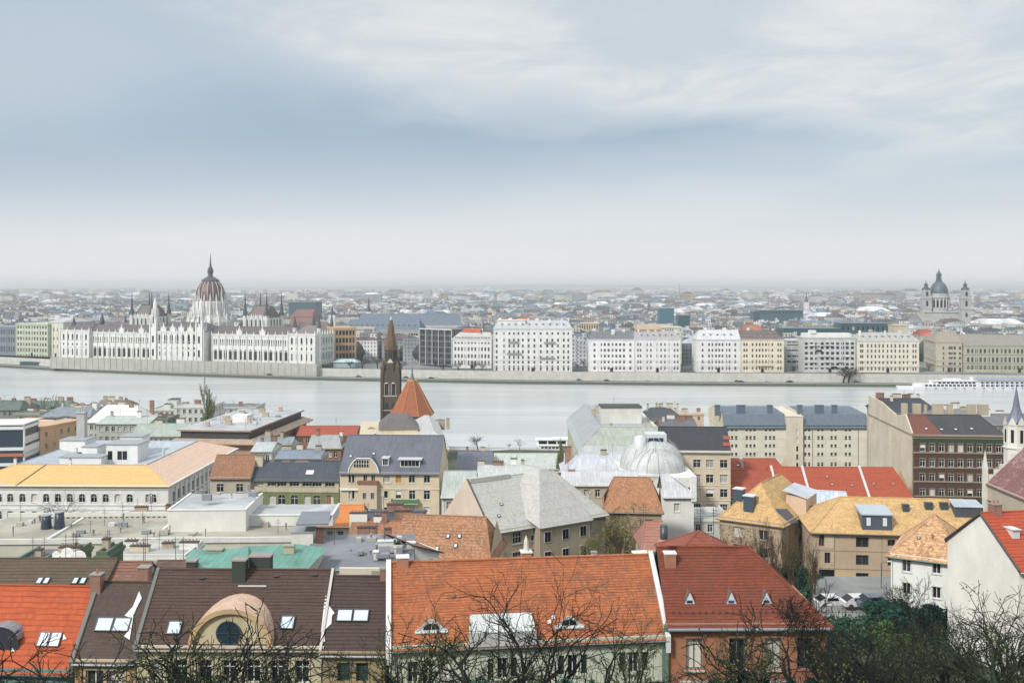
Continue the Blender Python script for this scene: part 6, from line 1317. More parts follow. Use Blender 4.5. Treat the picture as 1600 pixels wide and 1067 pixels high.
# ================================================================ nearer houses
# big grey tiled house (L shaped)
def grey_house():
    A, B = front(768, 946, 172, 186); b = Bd('grey_roofed_house', 'large house with pale weathered grey roof, pink gable end and ivy green patches', 'house', A, B, 15, zg(175)-3, PZ(829, 172))
    b.W('F', b.u(779), b.h-4.0, 1.15, 2.1, 'c'); 
    for px, w_ in ((808, 1.9), (834, 1.2), (872, 1.2), (897, 2.0), (921, 1.2)): b.W('F', b.u(px), b.h-2.9, w_, 2.0, 'g' if w_ > 1.5 else 'c')
    for px, w_ in ((808, 1.9), (834, 1.2), (872, 1.2), (897, 2.0), (921, 1.2)): b.W('F', b.u(px), b.h-6.3, w_, 2.0, 'g' if w_ > 1.5 else 'c')
    b.rise_ = 7.2; b.rf_ = .5
    b.build_wall(plaster((.40, .32, .24), .5, (.09, .12, .05)), rec=.2, merged=False, cornice=.25, trimm=plaster((.5, .45, .35), .2))
    m = MB(); P = [(0, -.4, 0), (0, -.4, b.h-.2), (0, 7.5, b.h+7.6), (0, 15.4, b.h-.2), (0, 15.4, 0)]; Lf = [(-.35, p[1], p[2]) for p in P]; m.face(Lf[::-1]); 
    for i in range(1, 4): m.face([Lf[i], Lf[i-1], P[i-1], P[i]], 1)
    m.face([P[0], P[1], Lf[1], Lf[0]], 0)
    b.sub('gable_wall', m, [plaster((.62, .52, .42), .2), flat((.10, .09, .08))])
    RM = tile((.47, .47, .44), (.41, .41, .39), .42, .4, .30, (.30, .30, .27), .4); b.roof(7.2, RM, .5, 0, 6.5, og=.05); gut(b, flat((.16, .18, .19)))
    # cross wing with a hipped end pushing forward
    uL, uR = b.u(838), b.u(866); zz = b.h
    m = MB(); fx = -2.4; w0, w1 = uL-.6, uR+6.5; pk = ((w0+w1)/2, 7.5, zz+8.2)
    a = [(w0-.4, fx, zz-.3), (w1+.4, fx, zz-.3), (w1+2, 7.5, zz+3.2), (w0-2, 7.5, zz+3.2)]
    m.face([a[0], a[1], ((w0+w1)/2+.9, 4.6, zz+8.3), ((w0+w1)/2-.9, 4.6, zz+8.3)]); m.face([a[1], a[2], (pk[0]+.9, 9, zz+8.3), ((w0+w1)/2+.9, 4.6, zz+8.3)]); m.face([a[3], a[0], ((w0+w1)/2-.9, 4.6, zz+8.3), (pk[0]-.9, 9, zz+8.3)]); m.face([((w0+w1)/2-.9, 4.6, zz+8.3), ((w0+w1)/2+.9, 4.6, zz+8.3), (pk[0]+.9, 9, zz+8.3), (pk[0]-.9, 9, zz+8.3)])
    m.face([(a[0][0], a[0][1], zz-.5), (a[1][0], a[1][1], zz-.5), a[1], a[0]], 1); b.sub('cross_roof', m, [RM, flat((.13, .14, .15))], b.roofo)
    m = MB(); m.box(w0, w1, fx+.5, 0, 0, zz-.3); 
    for k, c in enumerate((w0+1.6, (w0+w1)/2, w1-1.6)):
        for zb in (zz-3, zz-6.4): m.box(c-.75, c+.75, fx+.42, fx+.47, zb, zb+1.9, 2); [m.box(c-.65+q*.68, c-.05+q*.68, fx+.38, fx+.41, zb+.1, zb+1.8, 1) for q in (0, 1)]
    b.sub('cross_wing', m, [plaster((.36, .30, .22), .6, (.08, .11, .05)), G_DARK, WHITE])
    for px, py in ((783, 788), (779, 806), (833, 785), (828, 801), (890, 790), (893, 801), (921, 770)): b.skylight(px, py, .55, .45)
    m = MB(); E0, E1, R0 = b.fs; m.box(.2, 8.5, 7.0, 8.0, b.h+6.8, b.h+7.6); b.sub('parapet', m, plaster((.5, .5, .46), .3), b.roofo)
    BL.append((b, (('F', b.u(945)-5, b.L-.2, .5, b.h-1, 1500, (.06, .085, .03), 2), ('F', .2, 3.0, .5, b.h-2.5, 700, (.05, .08, .03), 3))))
    for px, w_ in ((742, .9), (761, 1.3), (783, 1.5), (799, .9), (870, 1.3)): b.chim(px, 747 if px < 850 else 738, w_, .8, 1.5, BRK, 0)
grey_house()
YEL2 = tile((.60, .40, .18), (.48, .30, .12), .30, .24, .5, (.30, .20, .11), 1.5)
# --- yellow hip house
b = Bd('yellow_hipped_house', 'house with yellow hipped roof, blue grey dormer panels and vine grown wall', 'house', (45.0, 170.5), (55.2, 186.0), 11, zg(175)-3, PZ(818, 170.5))
for zz in (b.h-3.2, b.h-6.2): b.grid('L', 2, 1, 10, [zz], 1.5, 1.7, 't'); b.grid('F', 3, 1, b.L-1, [zz], .9, 1.7, 't')
b.build_wall(plaster((.42, .32, .23), .5, (.12, .12, .07)), rec=.2, merged=False); b.roof(5.4, YEL2, .5, 5.2, 3.5); gut(b, flat((.10, .09, .08)))
m = MB(); m.M = None
z = b.h
# dark dormer boxes standing on the left hip and a pale sheet metal stair head behind
for (u_, v_, w_, d_, z0_, z1_, mt) in ((3.0, 8.6, 1.6, 1.6, z+1.6, z+4.4, 0), (1.6, 6.2, 1.7, 1.7, z+1.2, z+3.7, 0)):
    m = MB(); m.cbox(u_, v_, w_, d_, z0_, z1_); m.cbox(u_, v_, w_+.3, d_+.3, z1_, z1_+.14, 1); b.sub('dormer', m, [flat((.055, .085, .12), .4), flat((.58, .60, .6), .5)])
m = MB(); m.box(8, 14, -1.5, 2, z-1, z+3.2); m.face([(7.6, -1.9, z+3.0), (14.4, -1.9, z+3.3), (14.4, 2.6, z+4.3), (7.6, 2.6, z+4.0)], 1); b.sub('stair_head', m, [PINKW, metal((.50, .54, .58), .8, .45, .2)])
m = MB(); m.M = b.hit(1231, 806, .03); m.face([(-1.7, -1.2, 0), (1.9, -1.9, 0), (1.9, 1.1, 0), (-2.6, 2.2, 0)]); b.sub('glazed_patch', m, flat((.05, .07, .10), .4), b.roofo)
BL.append((b, (('F', 0.2, 12, .5, b.h-.8, 1800, (.045, .05, .02), 5), ('L', .2, 10.8, .5, b.h-1.5, 1800, (.07, .065, .03), 6))))
# --- tan modern house with long yellow roof
b = house('tan_apartment_house', 'modern tan apartment house with long yellow tiled roof and boxy grey dormer', 1270, 1545, 166, 163, 15, 829, cat='apartment house')
b.rows([1284], [(835, 853)], .85, 't', trim=False); b.rows([1293], [(863, 880)], .9, 't', trim=False); b.rows([1347.5], [(839, 855), (867, 883), (895, 912)], 2.0, 't', trim=False); b.rows([1393], [(843, 853), (870, 884)], 1.2, 't', trim=False); b.rows([1292], [(889.5, 909)], 2.5, 'open', trim=False)
b.build_wall(plaster((.46, .35, .25), .15), rec=.3, merged=False, cornice=0, frame=flat((.12, .11, .10)), panes=[G_DARK, G_MID])
for (p0, p1, yt, yb) in ((1288, 1303, 835, 856), (1299, 1303, 863, 882), (1304, 1337, 893, 915)):
    m = MB(); x0, x1 = b.u(p0), b.u(p1); m.box(x0, x1, -.08, -.02, b.u(p0, yb)[1], b.u(p0, yt)[1]); b.sub('panel', m, plaster((.55, .40, .22) if yt > 880 else (.50, .41, .29), .1))
m = MB(); [m.box(0, b.L, -.05, -.015, b.u(1304, py)[1]-.04, b.u(1304, py)[1]+.04) for py in (860, 888)]; [m.box(b.u(p)-.03, b.u(p)+.03, -.05, -.015, 0, b.h-.3) for p in (1304, 1378)]; b.sub('facade_joint', m, flat((.25, .19, .14)))
b.roof(4.1, YEL2, .5, 6.0, 2, capr=.12, rows=0); gut(b, flat((.09, .09, .09)), r=.13)
M = b.hit(1370, 826, 0); x, y, z = M.translation; m = MB(); m.box(x-2.35, x+2.35, y-.25, y+4.2, z-.35, z+2.25); m.box(x-2.5, x+2.5, y-.5, y+5.2, z+2.25, z+2.42, 1); m.face([(x-2.5, y-.52, z+2.43), (x+2.5, y-.52, z+2.43), (x+2.5, y+5, z+2.9), (x-2.5, y+5, z+2.9)], 1)
for q in (-1.35, 1.2): m.box(x+q-.32, x+q+.32, y-.31, y-.26, z+.55, z+1.85, 2)
for i in range(14): m.box(x-2.3+i*.34, x-2.26+i*.34, y-.29, y-.255, z-.3, z+2.2, 0)
b.sub('dormer', m, [flat((.085, .10, .13), .5), flat((.40, .44, .48), .4), flat((.65, .7, .75), .3)])
for px, py, w_ in ((1416, 800, 1.0), (1452, 797, 1.2), (1476, 797, 1.2)):
    m = MB(); M = b.hit(px, py, 0); x, y, z = M.translation; m.cbox(x, y+.5, w_, .9, z-.8, z+1.1); m.cbox(x, y+.5, w_+.15, 1.05, z+1.1, z+1.22); b.sub('chimney', m, [flat((.045, .065, .075), .5)], b.roofo)
m = MB(); M = b.hit(1511, 801, 0); x, y, z = M.translation; m.box(x-2.2, x+2.2, y-1, y+2.5, z-.6, z+1.1, 1); m.face([(x-2.4, y-1.2, z+1.15), (x+2.4, y-1.2, z+1.15), (x+2.2, y+2.6, z+1.7), (x-2.2, y+2.6, z+1.7)], 0); b.sub('terrace_roof', m, [metal((.42, .47, .52), .7, .4, .2), BLT])
b = house('yellow_lean_house', 'small yellow tiled house wedged between the red row and the hipped yellow one', 1262, 1330, 190, 188, 12, 800, cat='house'); b.grid('F', 2, .5, b.L*.4, [b.h-2.2], 1.0, 1.5, 't'); b.build_wall(plaster((.50, .12, .07), .2), cornice=.2); b.roof(3.0, metal((.48, .53, .60), .8, .45, .15), .4, 1, 1)
# --- white house with speckled tan roof
b = house('white_villa', 'white villa with speckled tan hipped roof behind the dark shrubs', 1392, 1503, 128, 124, 11.5, 863, cat='house')
b.rows([1416.5], [(872, 893)], 1.0, 'c'); b.rows([1463.4], [(879.5, 896)], .95, 't'); b.rows([1494], [(882, 901)], .9, 't'); b.rows([1416.5, 1463.4, 1494], [(910, 928)], .95, 't')
b.build_wall(plaster((.74, .76, .72), .15), rec=.18, merged=False, cornice=.25, trimm=plaster((.66, .66, .62), .1), trimw=.10)
b.roof(4.2, tile((.66, .41, .22), (.40, .22, .11), .34, .26, .42, (.16, .09, .05)), .55, 4.6, 4.0, rows=15); gut(b, flat((.12, .20, .17), .5)); m = MB(); m.lathe([(.06, 0), (.06, b.h)], b.u(1394), -.15, 6, 0); b.sub('downpipe', m, flat((.5, .52, .5)))
b.skylight(1436, 841, .4, .35); m = MB(); M = b.hit(1457, 841, 0); m.lathe([(.12, M.translation.z-.1), (.12, M.translation.z+.6)], M.translation.x, M.translation.y, 6, 0); b.sub('vent_pipe', m, flat((.25, .13, .08)), b.roofo)
# --- white gable house, right
b = Bd('white_gable_end_house', 'house with tall blank white gable end and bright red tiled roof', 'house', (49.5, 100.), (68., 103.), 12, 38, PZ(889, 100)); b.rise_ = 4.2; b.rf_ = .5
b.grid('F', 3, 2, b.L-1, [b.h-3.4], 1.1, 1.6, 'c'); b.build_wall(plaster((.74, .71, .64), .12), rec=.2, merged=False, cornice=0, gable=1)
b.wall.data.materials[0] = plaster((.80, .78, .72), .15)
b.roof(4.2, tile((.44, .075, .03), (.37, .06, .025), .30, .24, .12, (.2, .05, .03)), .35, og=.12, rows=17); gut(b, flat((.45, .47, .45)))
m = MB(); m.tube((-.14, -.3, b.h-.1), (-.14, 6, b.h+4.15), .13, .13, 4); m.tube((-.14, 12.3, b.h-.1), (-.14, 6, b.h+4.15), .13, .13, 4); b.sub('verge_board', m, flat((.09, .07, .06)))
b.chim(1556, 786, .9, .8, 1.6, BRK, 2); m = MB(); M = b.hit(1588, 842, 0); x, y, z = M.translation; m.box(x-.4, x+.4, y, y+1.4, z, z+.9); m.box(x-.5, x+.5, y-.15, y+1.5, z+.9, z+1.0, 1); b.sub('dormer', m, [flat((.6, .6, .6)), flat((.55, .57, .6))])
# --- beige flat roofed hall
b = house('flat_roofed_hall', 'long beige flat roofed hall with white parapet and two dark vent stacks', -60, 462, 168, 170, 17, 846, cat='hall'); b.build_wall(plaster((.56, .54, .46), .25), cornice=0)
m = MB(); z = b.h; m.face([(0, 0, z+.05), (b.L, 0, z+.05), (b.L, 17, z+.3), (0, 17, z+.3)]); b.sub('flat_roof', m, [flatroof((.36, .34, .28))])
m = MB(); m.box(-.2, b.L+.2, -.25, .25, z-.5, z+.35); m.box(0, b.L, 16.6, 17, z, z+1.0); m.box(b.u(72), b.u(72)+.5, .25, 16, z, z+.4); m.box(b.u(235), b.u(235)+.5, 4, 16, z, z+.4); b.sub('parapet', m, plaster((.66, .66, .62), .15))
m = MB()
for i in range(26): m.box(b.u(10)+i*.95, b.u(10)+i*.95+.35, 15.2, 15.5, z+.3, z+.45)
b.sub('vent_row', m, DTR)
for px, py in ((72.5, 806), (93, 801)): m = MB(); Q = b.A+b.n*8; x = ((px-800)/F*Q.y-Q.x)/(b.d.x-(px-800)/F*b.d.y); zt = PZ(py, Q.y)-b.z0; m.lathe([(.95, z+.1), (.8, z+1.5), (.75, zt)], x, 8, 12, 0); m.lathe([(.85, zt), (.85, zt+.2)], x, 8, 12, 1); b.sub('vent_stack', m, [flat((.03, .045, .075), .4), flat((.3, .32, .34))])
def hallbox(p0, p1, yt, yb, v, dp, nm, mt):
    Q = b.A+b.n*v; f_ = lambda px: ((px-800)/F*Q.y-Q.x)/(b.d.x-(px-800)/F*b.d.y); m = MB(); x0, x1 = f_(p0), f_(p1); zt, zb = PZ(yt, Q.y)-b.z0, PZ(yb, Q.y)-b.z0-.4
    m.box(x0, x1, v, v+dp, zb, zt); m.box(x0-.12, x1+.12, v-.12, v+.25, zt, zt+.2, 1); m.box(x1-.25, x1+.12, v+.25, v+dp, zt, zt+.2, 1); m.box(x0-.12, x0+.25, v+.25, v+dp, zt, zt+.2, 1); m.face([(x0+.25, v+.25, zt+.03), (x1-.25, v+.25, zt+.03), (x1-.25, v+dp, zt+.03), (x0+.25, v+dp, zt+.03)], 2); b.sub(nm, m, [mt, flat((.70, .70, .68)), GRW])
hallbox(262, 384, 800, 831, 5, 14, 'roof_house', plaster((.72, .71, .66), .15)); hallbox(278, 400, 791, 802, 14, 6, 'roof_house', plaster((.70, .70, .66), .15))
hallbox(385, 520, 809, 822, 8, 9, 'roof_house', plaster((.66, .66, .62), .15))
clutter(b, 44, 2, b.L-2, 1.2, 15.5, b.h+.15, 3); clutter(b, 9, b.u(275), b.u(380), 6, 17, b.h+4.6, 4)
# --- row behind the front houses
b = infill('low brick garden wall house with rust coloured coping before the white palace', 195, 262, 205, 812, 6, BRK, RUST, 1.0, 4, 1, ch=2)
b = infill('house with orange roof strip right below the cream gabled house', 452, 562, 190, 822, 12, WALLW, tile((.62, .22, .06), (.55, .19, .05), .28, .22, .1), 2.7, 6, 1, 0, 0, ch=1, mast=1)
b = infill('black flat roofed brick house beside the rust tiled roofs', 566, 655, 158, 822, 12, brick((.36, .17, .10), (.27, .12, .07)), metal((.06, .07, .09), .8, .5, .2), .9, 4, 1, 0, 0, ch=1)
b = house('mossy_tiled_house', 'house with patchy orange brown tiles and small skylights, before the grey roofed one', 615, 764, 138, 136, 12, 874, cat='house'); b.grid('F', 4, 1, 10, [b.h-2.4], 1, 1.4, 't'); b.rise_ = 4.4; b.rf_ = .5; b.build_wall(plaster((.55, .45, .33), .3), gable=1); b.roof(4.8, tile((.44, .24, .13), (.28, .12, .06), .30, .24, .55, (.16, .12, .08)), .4, 0, 1.8, rows=16)
b.chim(718, 831, 1.1, .8, 1.2, BRK, 0); b.chim(744, 822, 1.2, .8, 1.0, BRK, 0)
for px, py in ((683, 857), (712, 853), (700, 838), (718, 838)): b.skylight(px, py, .5, .7)
b = house('white_gabled_annex', 'small white annex with casement window and brown lean roof before the mossy tiles', 648, 686, 124, 126, 8, 866, cat='annex'); b.W('F', b.u(671), b.h-2.0, 1.0, 1.1, 't', trim=False); b.build_wall(plaster((.70, .71, .69), .2), rec=.15, merged=False, cornice=0)
m = MB(); m.face([(-.4, -.4, b.h+1.3), (b.L+.4, -.4, b.h-.2), (b.L+.4, 8, b.h-.2), (-.4, 8, b.h+1.3)]); m.face([(-.4, -.4, b.h+1.1), (b.L+.4, -.4, b.h-.4), (b.L+.4, -.4, b.h-.2), (-.4, -.4, b.h+1.3)], 1); m.face([(0, 0, b.h), (b.L, 0, b.h), (b.L, 0, b.h-.1), (0, 0, b.h+1.1)][::-1], 2); b.roofo = b.sub('roof', m, [RUST, DTR, plaster((.70, .71, .69), .2)])
b = house('grey_flat_roof_house', 'house with wide grey flat roof, dark parapet and small white roof hut', 470, 646, 118, 119, 12, 892, cat='house'); b.build_wall(plaster((.5, .5, .48), .3), cornice=0)
z = b.h; m = MB(); m.face([(0, -.3, z+.02), (b.L, -.3, z+.02), (b.L, 12, z+1.2), (0, 12, z+1.2)]); b.roofo = b.sub('flat_roof', m, [flatroof((.20, .21, .235))]); b.rp = (z+1, 8)
boxes(b, 'parapet', ((503, 565, 848, 870, 10, .5),), [metal((.07, .085, .115), .8, .5, .2), flat((.1, .11, .13))])
boxes(b, 'roof_hut', ((455, 489, 831, 861, 9, 3),), [plaster((.68, .67, .60), .2), flat((.3, .32, .35))])
m = MB(); Q = 9; x0 = b.u(455)+2.1; m.box(-1.6, 2.3, 8.3, 12.8, z+3.35, z+3.5); m.face([(-1.7, 8.2, z+3.5), (2.4, 8.2, z+3.5), (2.2, 12.8, z+4.1), (-1.5, 12.8, z+4.1)]); b.sub('hut_roof', m, flat((.17, .19, .22), .5))
m = MB(); x = b.u(478)+.55; m.box(x-.45, x+.45, 8.93, 8.98, z+.9, z+2.9); b.sub('hut_door', m, flat((.12, .06, .04)))
for px, py, w_ in ((548, 862, .5), (506, 868, .4)): b.chim(px, py, w_, .5, 1.2, CREAM, 1, v=6)
clutter(b, 16, 3, b.L-1, 1.5, 10.5, b.h+.7, 9)
for (px, v_, w_) in ((600, 8, 2.2), (585, 3, .5), (618, 5, .6), (640, 7, 1.0)): m = MB(); x = b.u(px); m.cbox(x, v_, w_, .9, z+.4, z+1.3); m.cbox(x, v_, w_+.2, 1.1, z+1.3, z+1.4); b.sub('roof_unit', m, flat((.55, .57, .55)))
TQ = metal((.14, .31, .25), .7, .6, .6)
b = house('teal_roofed_house', 'house with turquoise copper green sloping roof and skyward roof hatch', 274, 478, 112, 112, 10, 893, cat='house'); b.build_wall(plaster((.5, .5, .46), .3), cornice=0); z = b.h; m = MB()
f_ = lambda px, py, v: (((px-800)/F*(b.A.y+v)-b.A.x), v, PZ(py, b.A.y+v)-b.z0)
m.face([f_(272, 895, -.3), f_(389, 893, -.3), f_(388, 856, 6), f_(300, 858, 6)]); m.face([f_(389, 893, -.3), f_(455, 892, -.3), f_(470, 850, 8), f_(388, 853, 8)]); m.face([f_(300, 858, 6), f_(388, 856, 6), f_(388, 853, 8), (f_(388, 853, 8)[0], 12, z), f_(300, 870, 12)]); m.face([f_(272, 895, -.3), f_(300, 858, 6), f_(300, 872, 12), f_(272, 900, 12)])
m.face([f_(455, 892, -.3), f_(478, 892, -.3), f_(512, 856, 8), f_(470, 850, 8)]); b.roofo = b.sub('roof', m, TQ); b.rp = (z+3, 7)
boxes(b, 'chimney', ((322, 346, 858, 872, 5, 1), (443, 459, 852, 866, 5, .8)), [plaster((.45, .42, .28), .3), flat((.3, .3, .25))])
m = MB(); [m.tube(f_(p, 880, 1.4), f_(p, 872, 1.4), .03, .03, 4) for p in range(276, 300, 6)]; b.sub('railing', m, DTR)
# roofs hiding behind the first row at the left
b = infill('house with dull mossy brown tiles, paired skylights and satellite dishes', -60, 150, 104, 936, 11, plaster((.30, .26, .2), .4), tile((.13, .075, .05), (.08, .06, .04), .3, .24, .6, (.07, .09, .05)), 2.7, 6, 1, 0, 0, ch=0, mast=2, rows=13)
for px in (62, 73, 118, 130): b.skylight(px, 908, .62, 1.0)
b = infill('house with ruddy brown tiles beside the mossy one', 155, 212, 105, 934, 9, BEIG, tile((.26, .12, .08), (.16, .08, .06), .3, .24, .4, (.10, .09, .07)), 2.5, 3, 1, 0, 0, ch=0, rows=12); b.chim(226, 884, 1.1, 1.1, 2.2, BRK, 0, v=1.0)
b = infill('house with narrow brown roof behind the long chocolate roof', 228, 282, 108, 915, 8, BEIG, tile((.15, .09, .07), (.11, .07, .055), .3, .24, .4), 1.6, 3, 1, 0, 0, ch=0, rows=8)
# dishes
for px, py, Y, r in ((105, 866, 112, .75), (123, 872, 110, .85), (88, 867, 112, .45), (609, 828, 150, .75)):
    m = MB(); m.M = Matrix.Translation((0, 0, 1.2)) @ Matrix.Rotation(radians(78), 4, 'X'); m.lathe([(r*.15, -.18), (r*.6, -.10), (r, .05), (r*.95, .06), (r*.1, -.12)], 0, 0, 16, 0); m.M = None; m.tube((0, .1, -1.4), (0, .15, 1.1), .05, .05, 5, 1)
    o = obj('satellite_dish', m, [flat((.72, .73, .72), .5), DTR], None, (PX(px, Y), Y, PZ(py, Y)-1.2)); lb = 'round white satellite dish on its pole among the roofs'; tag(o, lb, 'satellite dish', lb)
# red pyramid roof behind the brick house
b = infill('small house with red pyramid roof behind the brick house', 1046, 1160, 110, 878, 8, BRK, tile((.28, .075, .045), (.22, .055, .035), .28, .22, .2), 2.4, 3, 1, 3.9, 3.9, ch=0, rows=10); b.chim(1104, 840, .9, .8, 1.3, WALLW, 3)
b = infill('weathered tiled shed roof near the climbing plants', 1006, 1042, 140, 858, 9, BEIG, tile((.36, .14, .09), (.26, .12, .09), .3, .24, .55, (.4, .3, .28)), 2.8, 2, 1, 1, 0, ch=0, rows=10)
b = infill('pale weathered garden house below the cream tenement', 1040, 1142, 215, 812, 12, plaster((.55, .57, .52), .5), flatroof((.42, .44, .42)), 0, 5, 1, ch=2)

# small houses packed into the strip before the beige hall
infill('small green walled annex with flat tarred roof below the beige hall', 14, 60, 128, 884, 8, plaster((.12, .20, .16), .5), flatroof((.14, .14, .14)), 0, 5, 1, ch=1, name='annex', cat='annex')
infill('mossy garden wall shed between the satellite dishes and the beige hall', 86, 112, 126, 872, 6, plaster((.13, .16, .09), .6, (.05, .07, .03)), DGR, 0, 2, 1, ch=1, name='annex', cat='annex')
infill('dark green clad annex rising before the beige hall beside the ruddy tiles', 150, 168, 124, 868, 5, plaster((.10, .15, .10), .6, (.04, .06, .03)), DGR, 0, 1, 1, ch=1, name='annex', cat='annex')
infill('white rendered low house strip under the beige hall parapet, before the turquoise roof', 165, 290, 140, 872, 8, plaster((.62, .62, .58), .4), flatroof((.4, .4, .37)), 0, 7, 1, ch=4, name='annex', cat='annex')
infill('low rust roofed shed joining the orange strip house and the black flat roof', 545, 600, 150, 838, 8, plaster((.55, .50, .42), .4), RUST, 1.6, 4, 1, 0, 0, ch=2)
infill('ochre gabled outhouse among the roofs before the mossy tiles', 590, 640, 146, 846, 8, plaster((.52, .34, .18), .4), tile((.42, .20, .10), (.30, .13, .07), .3, .24, .5), 2.0, 3, 1, 0, 0, ch=2)
infill('white outhouse with pale metal roof under the black flat roofed house', 560, 612, 134, 866, 7, WALLW, metal((.40, .42, .44), .7, .5, .3), .9, 4, 1, 0, 0, ch=2)
# ================================================================ the first row of houses
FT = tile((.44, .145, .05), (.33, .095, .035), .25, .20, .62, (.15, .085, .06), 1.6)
def strip(b, u0, w_, mt, h_=.32, name='firewall'):
    E0, E1, R0 = b.fs; m = MB(); e = Vector((u0, E0[1]-.1, E0[2])); r = Vector((u0, R0[1], R0[2])); r2 = Vector((u0, 2*R0[1]-E0[1], E0[2]))
    for a, c in ((e, r), (r, r2)):
        m.face([(a.x-w_/2, a.y, a.z+h_), (a.x+w_/2, a.y, a.z+h_), (c.x+w_/2, c.y, c.z+h_), (c.x-w_/2, c.y, c.z+h_)], 0)
        m.face([(a.x-w_/2, a.y, a.z-.5), (a.x-w_/2, a.y, a.z+h_), (c.x-w_/2, c.y, c.z+h_), (c.x-w_/2, c.y, c.z-.5)], 1); m.face([(a.x+w_/2, a.y, a.z+h_), (a.x+w_/2, a.y, a.z-.5), (c.x+w_/2, c.y, c.z-.5), (c.x+w_/2, c.y, c.z+h_)], 1)
    m.face([(e.x-w_/2, e.y, e.z-1), (e.x+w_/2, e.y, e.z-1), (e.x+w_/2, e.y, e.z+h_), (e.x-w_/2, e.y, e.z+h_)], 0); b.sub(name, m, [mt, plaster((.40, .36, .30), .4)])
def patch(b, pts, mt, name='roof_patch', lift=.10):
    m = MB(); q = [b.hit(px, py, lift).translation for px, py in pts]; m.face([tuple(p) for p in q][::-1] if (q[1]-q[0]).cross(q[2]-q[1]).z < 0 else [tuple(p) for p in q]); b.sub(name, m, mt, b.roofo)
SHEET = plaster((.66, .67, .67), .25, (.3, .3, .3)); SILL = flat((.35, .37, .38), .5)
# orange tiled house at the edge
A, B = front(-75, 108, 85.6, 85); b = Bd('orange_tiled_house', 'corner house with coarse orange tile rows, roof window and striped grey dormer', 'house', A, B, 9.2, 38, PZ(1045, 85)); b.rise_ = 5.5; b.rf_ = .5
b.grid('F', 4, 1, b.L-1, [b.h-2.7], 1.1, 1.6, 'c'); b.build_wall(plaster((.14, .26, .24), .5, (.05, .10, .09)), merged=False, gable=1, cornice=.3)
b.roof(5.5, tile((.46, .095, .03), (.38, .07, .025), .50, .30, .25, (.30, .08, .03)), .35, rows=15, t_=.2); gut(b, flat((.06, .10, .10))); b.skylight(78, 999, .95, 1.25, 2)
M = b.hit(3, 1006, 0); x, y, z = M.translation; m = MB(); hx = 1.6
for i in range(9):
    a0, a1 = pi*i/9, pi*(i+1)/9; p0, p1 = (x-hx*cos(a0), z+.5+1.1*sin(a0)), (x-hx*cos(a1), z+.5+1.1*sin(a1))
    m.face([(p1[0], y-.4, p1[1]), (p0[0], y-.4, p0[1]), (p0[0], y+4, p0[1]), (p1[0], y+4, p1[1])][::-1], 0); m.face([(p0[0], y-.3, z-.4), (p0[0], y-.3, p0[1]), (p1[0], y-.3, p1[1]), (p1[0], y-.3, z-.4)][::-1], 1)
b.sub('dormer', m, [metal((.24, .26, .29), .35, .5, .2), flat((.035, .04, .055), .4)])
patch(b, [(100, 990), (105, 998), (98, 1000)], SHEET); patch(b, [(20, 1012), (24, 1018), (18, 1018)], SHEET)
# small dark house
A, B = front(117, 212, 84.2, 84); b = Bd('brown_roofed_house', 'narrow house with dark brown roof and wide white skylight next to the orange tiled one', 'house', A, B, 9.6, 38, PZ(1029, 84)); b.rise_ = 4.9; b.rf_ = .5
b.rows([148, 181], [(1046, 1072)], 1.5, 't'); b.build_wall(plaster((.48, .30, .15), .35), merged=False, gable=1, cornice=.3, trimm=plaster((.5, .42, .3), .2)); b.roof(4.9, DKT, .35, t_=.2); gut(b, SILL); b.skylight(177, 976, 1.42, 1.25, 2)
patch(b, [(218, 924), (222, 935), (214, 950), (209, 962), (207, 975), (203, 1000), (194, 994), (202, 985), (203, 965), (195, 962), (208, 948)], SHEET)
strip(b, -.15, .3, flat((.10, .12, .11), .5), .2)
b.chim(152, 895, .9, .9, 1.6, BRK, 1, v=4.4)
# long chocolate roofed house with arched dormer
A, B = front(214, 502, 83.6, 83.4); b = Bd('arched_dormer_house', 'long house with chocolate brown roof and big arched dormer with round window', 'house', A, B, 10, 38, PZ(1007, 83.5)); b.rise_ = 4.7; b.rf_ = .5
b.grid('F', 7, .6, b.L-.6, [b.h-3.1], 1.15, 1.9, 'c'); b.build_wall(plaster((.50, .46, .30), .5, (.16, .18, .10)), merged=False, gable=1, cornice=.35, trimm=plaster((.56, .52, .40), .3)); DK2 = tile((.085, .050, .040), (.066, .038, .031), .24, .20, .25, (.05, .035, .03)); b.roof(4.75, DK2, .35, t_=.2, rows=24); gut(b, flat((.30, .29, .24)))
b.skylight(273, 981, 1.15, 1.2); b.skylight(449.5, 973, 1.15, 1.2)
cx, rx, rz, zb = b.u(361), 3.05, 2.75, b.h-.15; m = MB(); y0, y1 = -.25, 5.0; n = 18
for i in range(n):
    a0, a1 = pi*i/n, pi*(i+1)/n; q = lambda a, k: (cx-rx*k*cos(a), zb+rz*k*sin(a))
    (xa, za), (xb, zb_) = q(a0, 1), q(a1, 1); (xc, zc), (xd, zd) = q(a0, 1.14), q(a1, 1.14)
    m.face([(xd, y0, zd), (xd, y1, zd+.3), (xc, y1, zc+.3), (xc, y0, zc)], 0); m.face([(xc, y0-.01, zc), (xa, y0-.01, za), (xb, y0-.01, zb_), (xd, y0-.01, zd)][::-1], 2); m.face([(xa, y0+.3, za), (cx, y0+.3, zb), (xb, y0+.3, zb_)][::-1], 1); m.face([(xa, y0, za), (xa, y0+.3, za), (xb, y0+.3, zb_), (xb, y0, zb_)], 2)
o = b.sub('arched_dormer', m, [metal((.60, .42, .31), .55, .55, .15), plaster((.52, .44, .29), .4, (.18, .2, .1)), plaster((.52, .36, .20), .3)])
m = MB(); c2 = (b.u(357), zb+1.08)
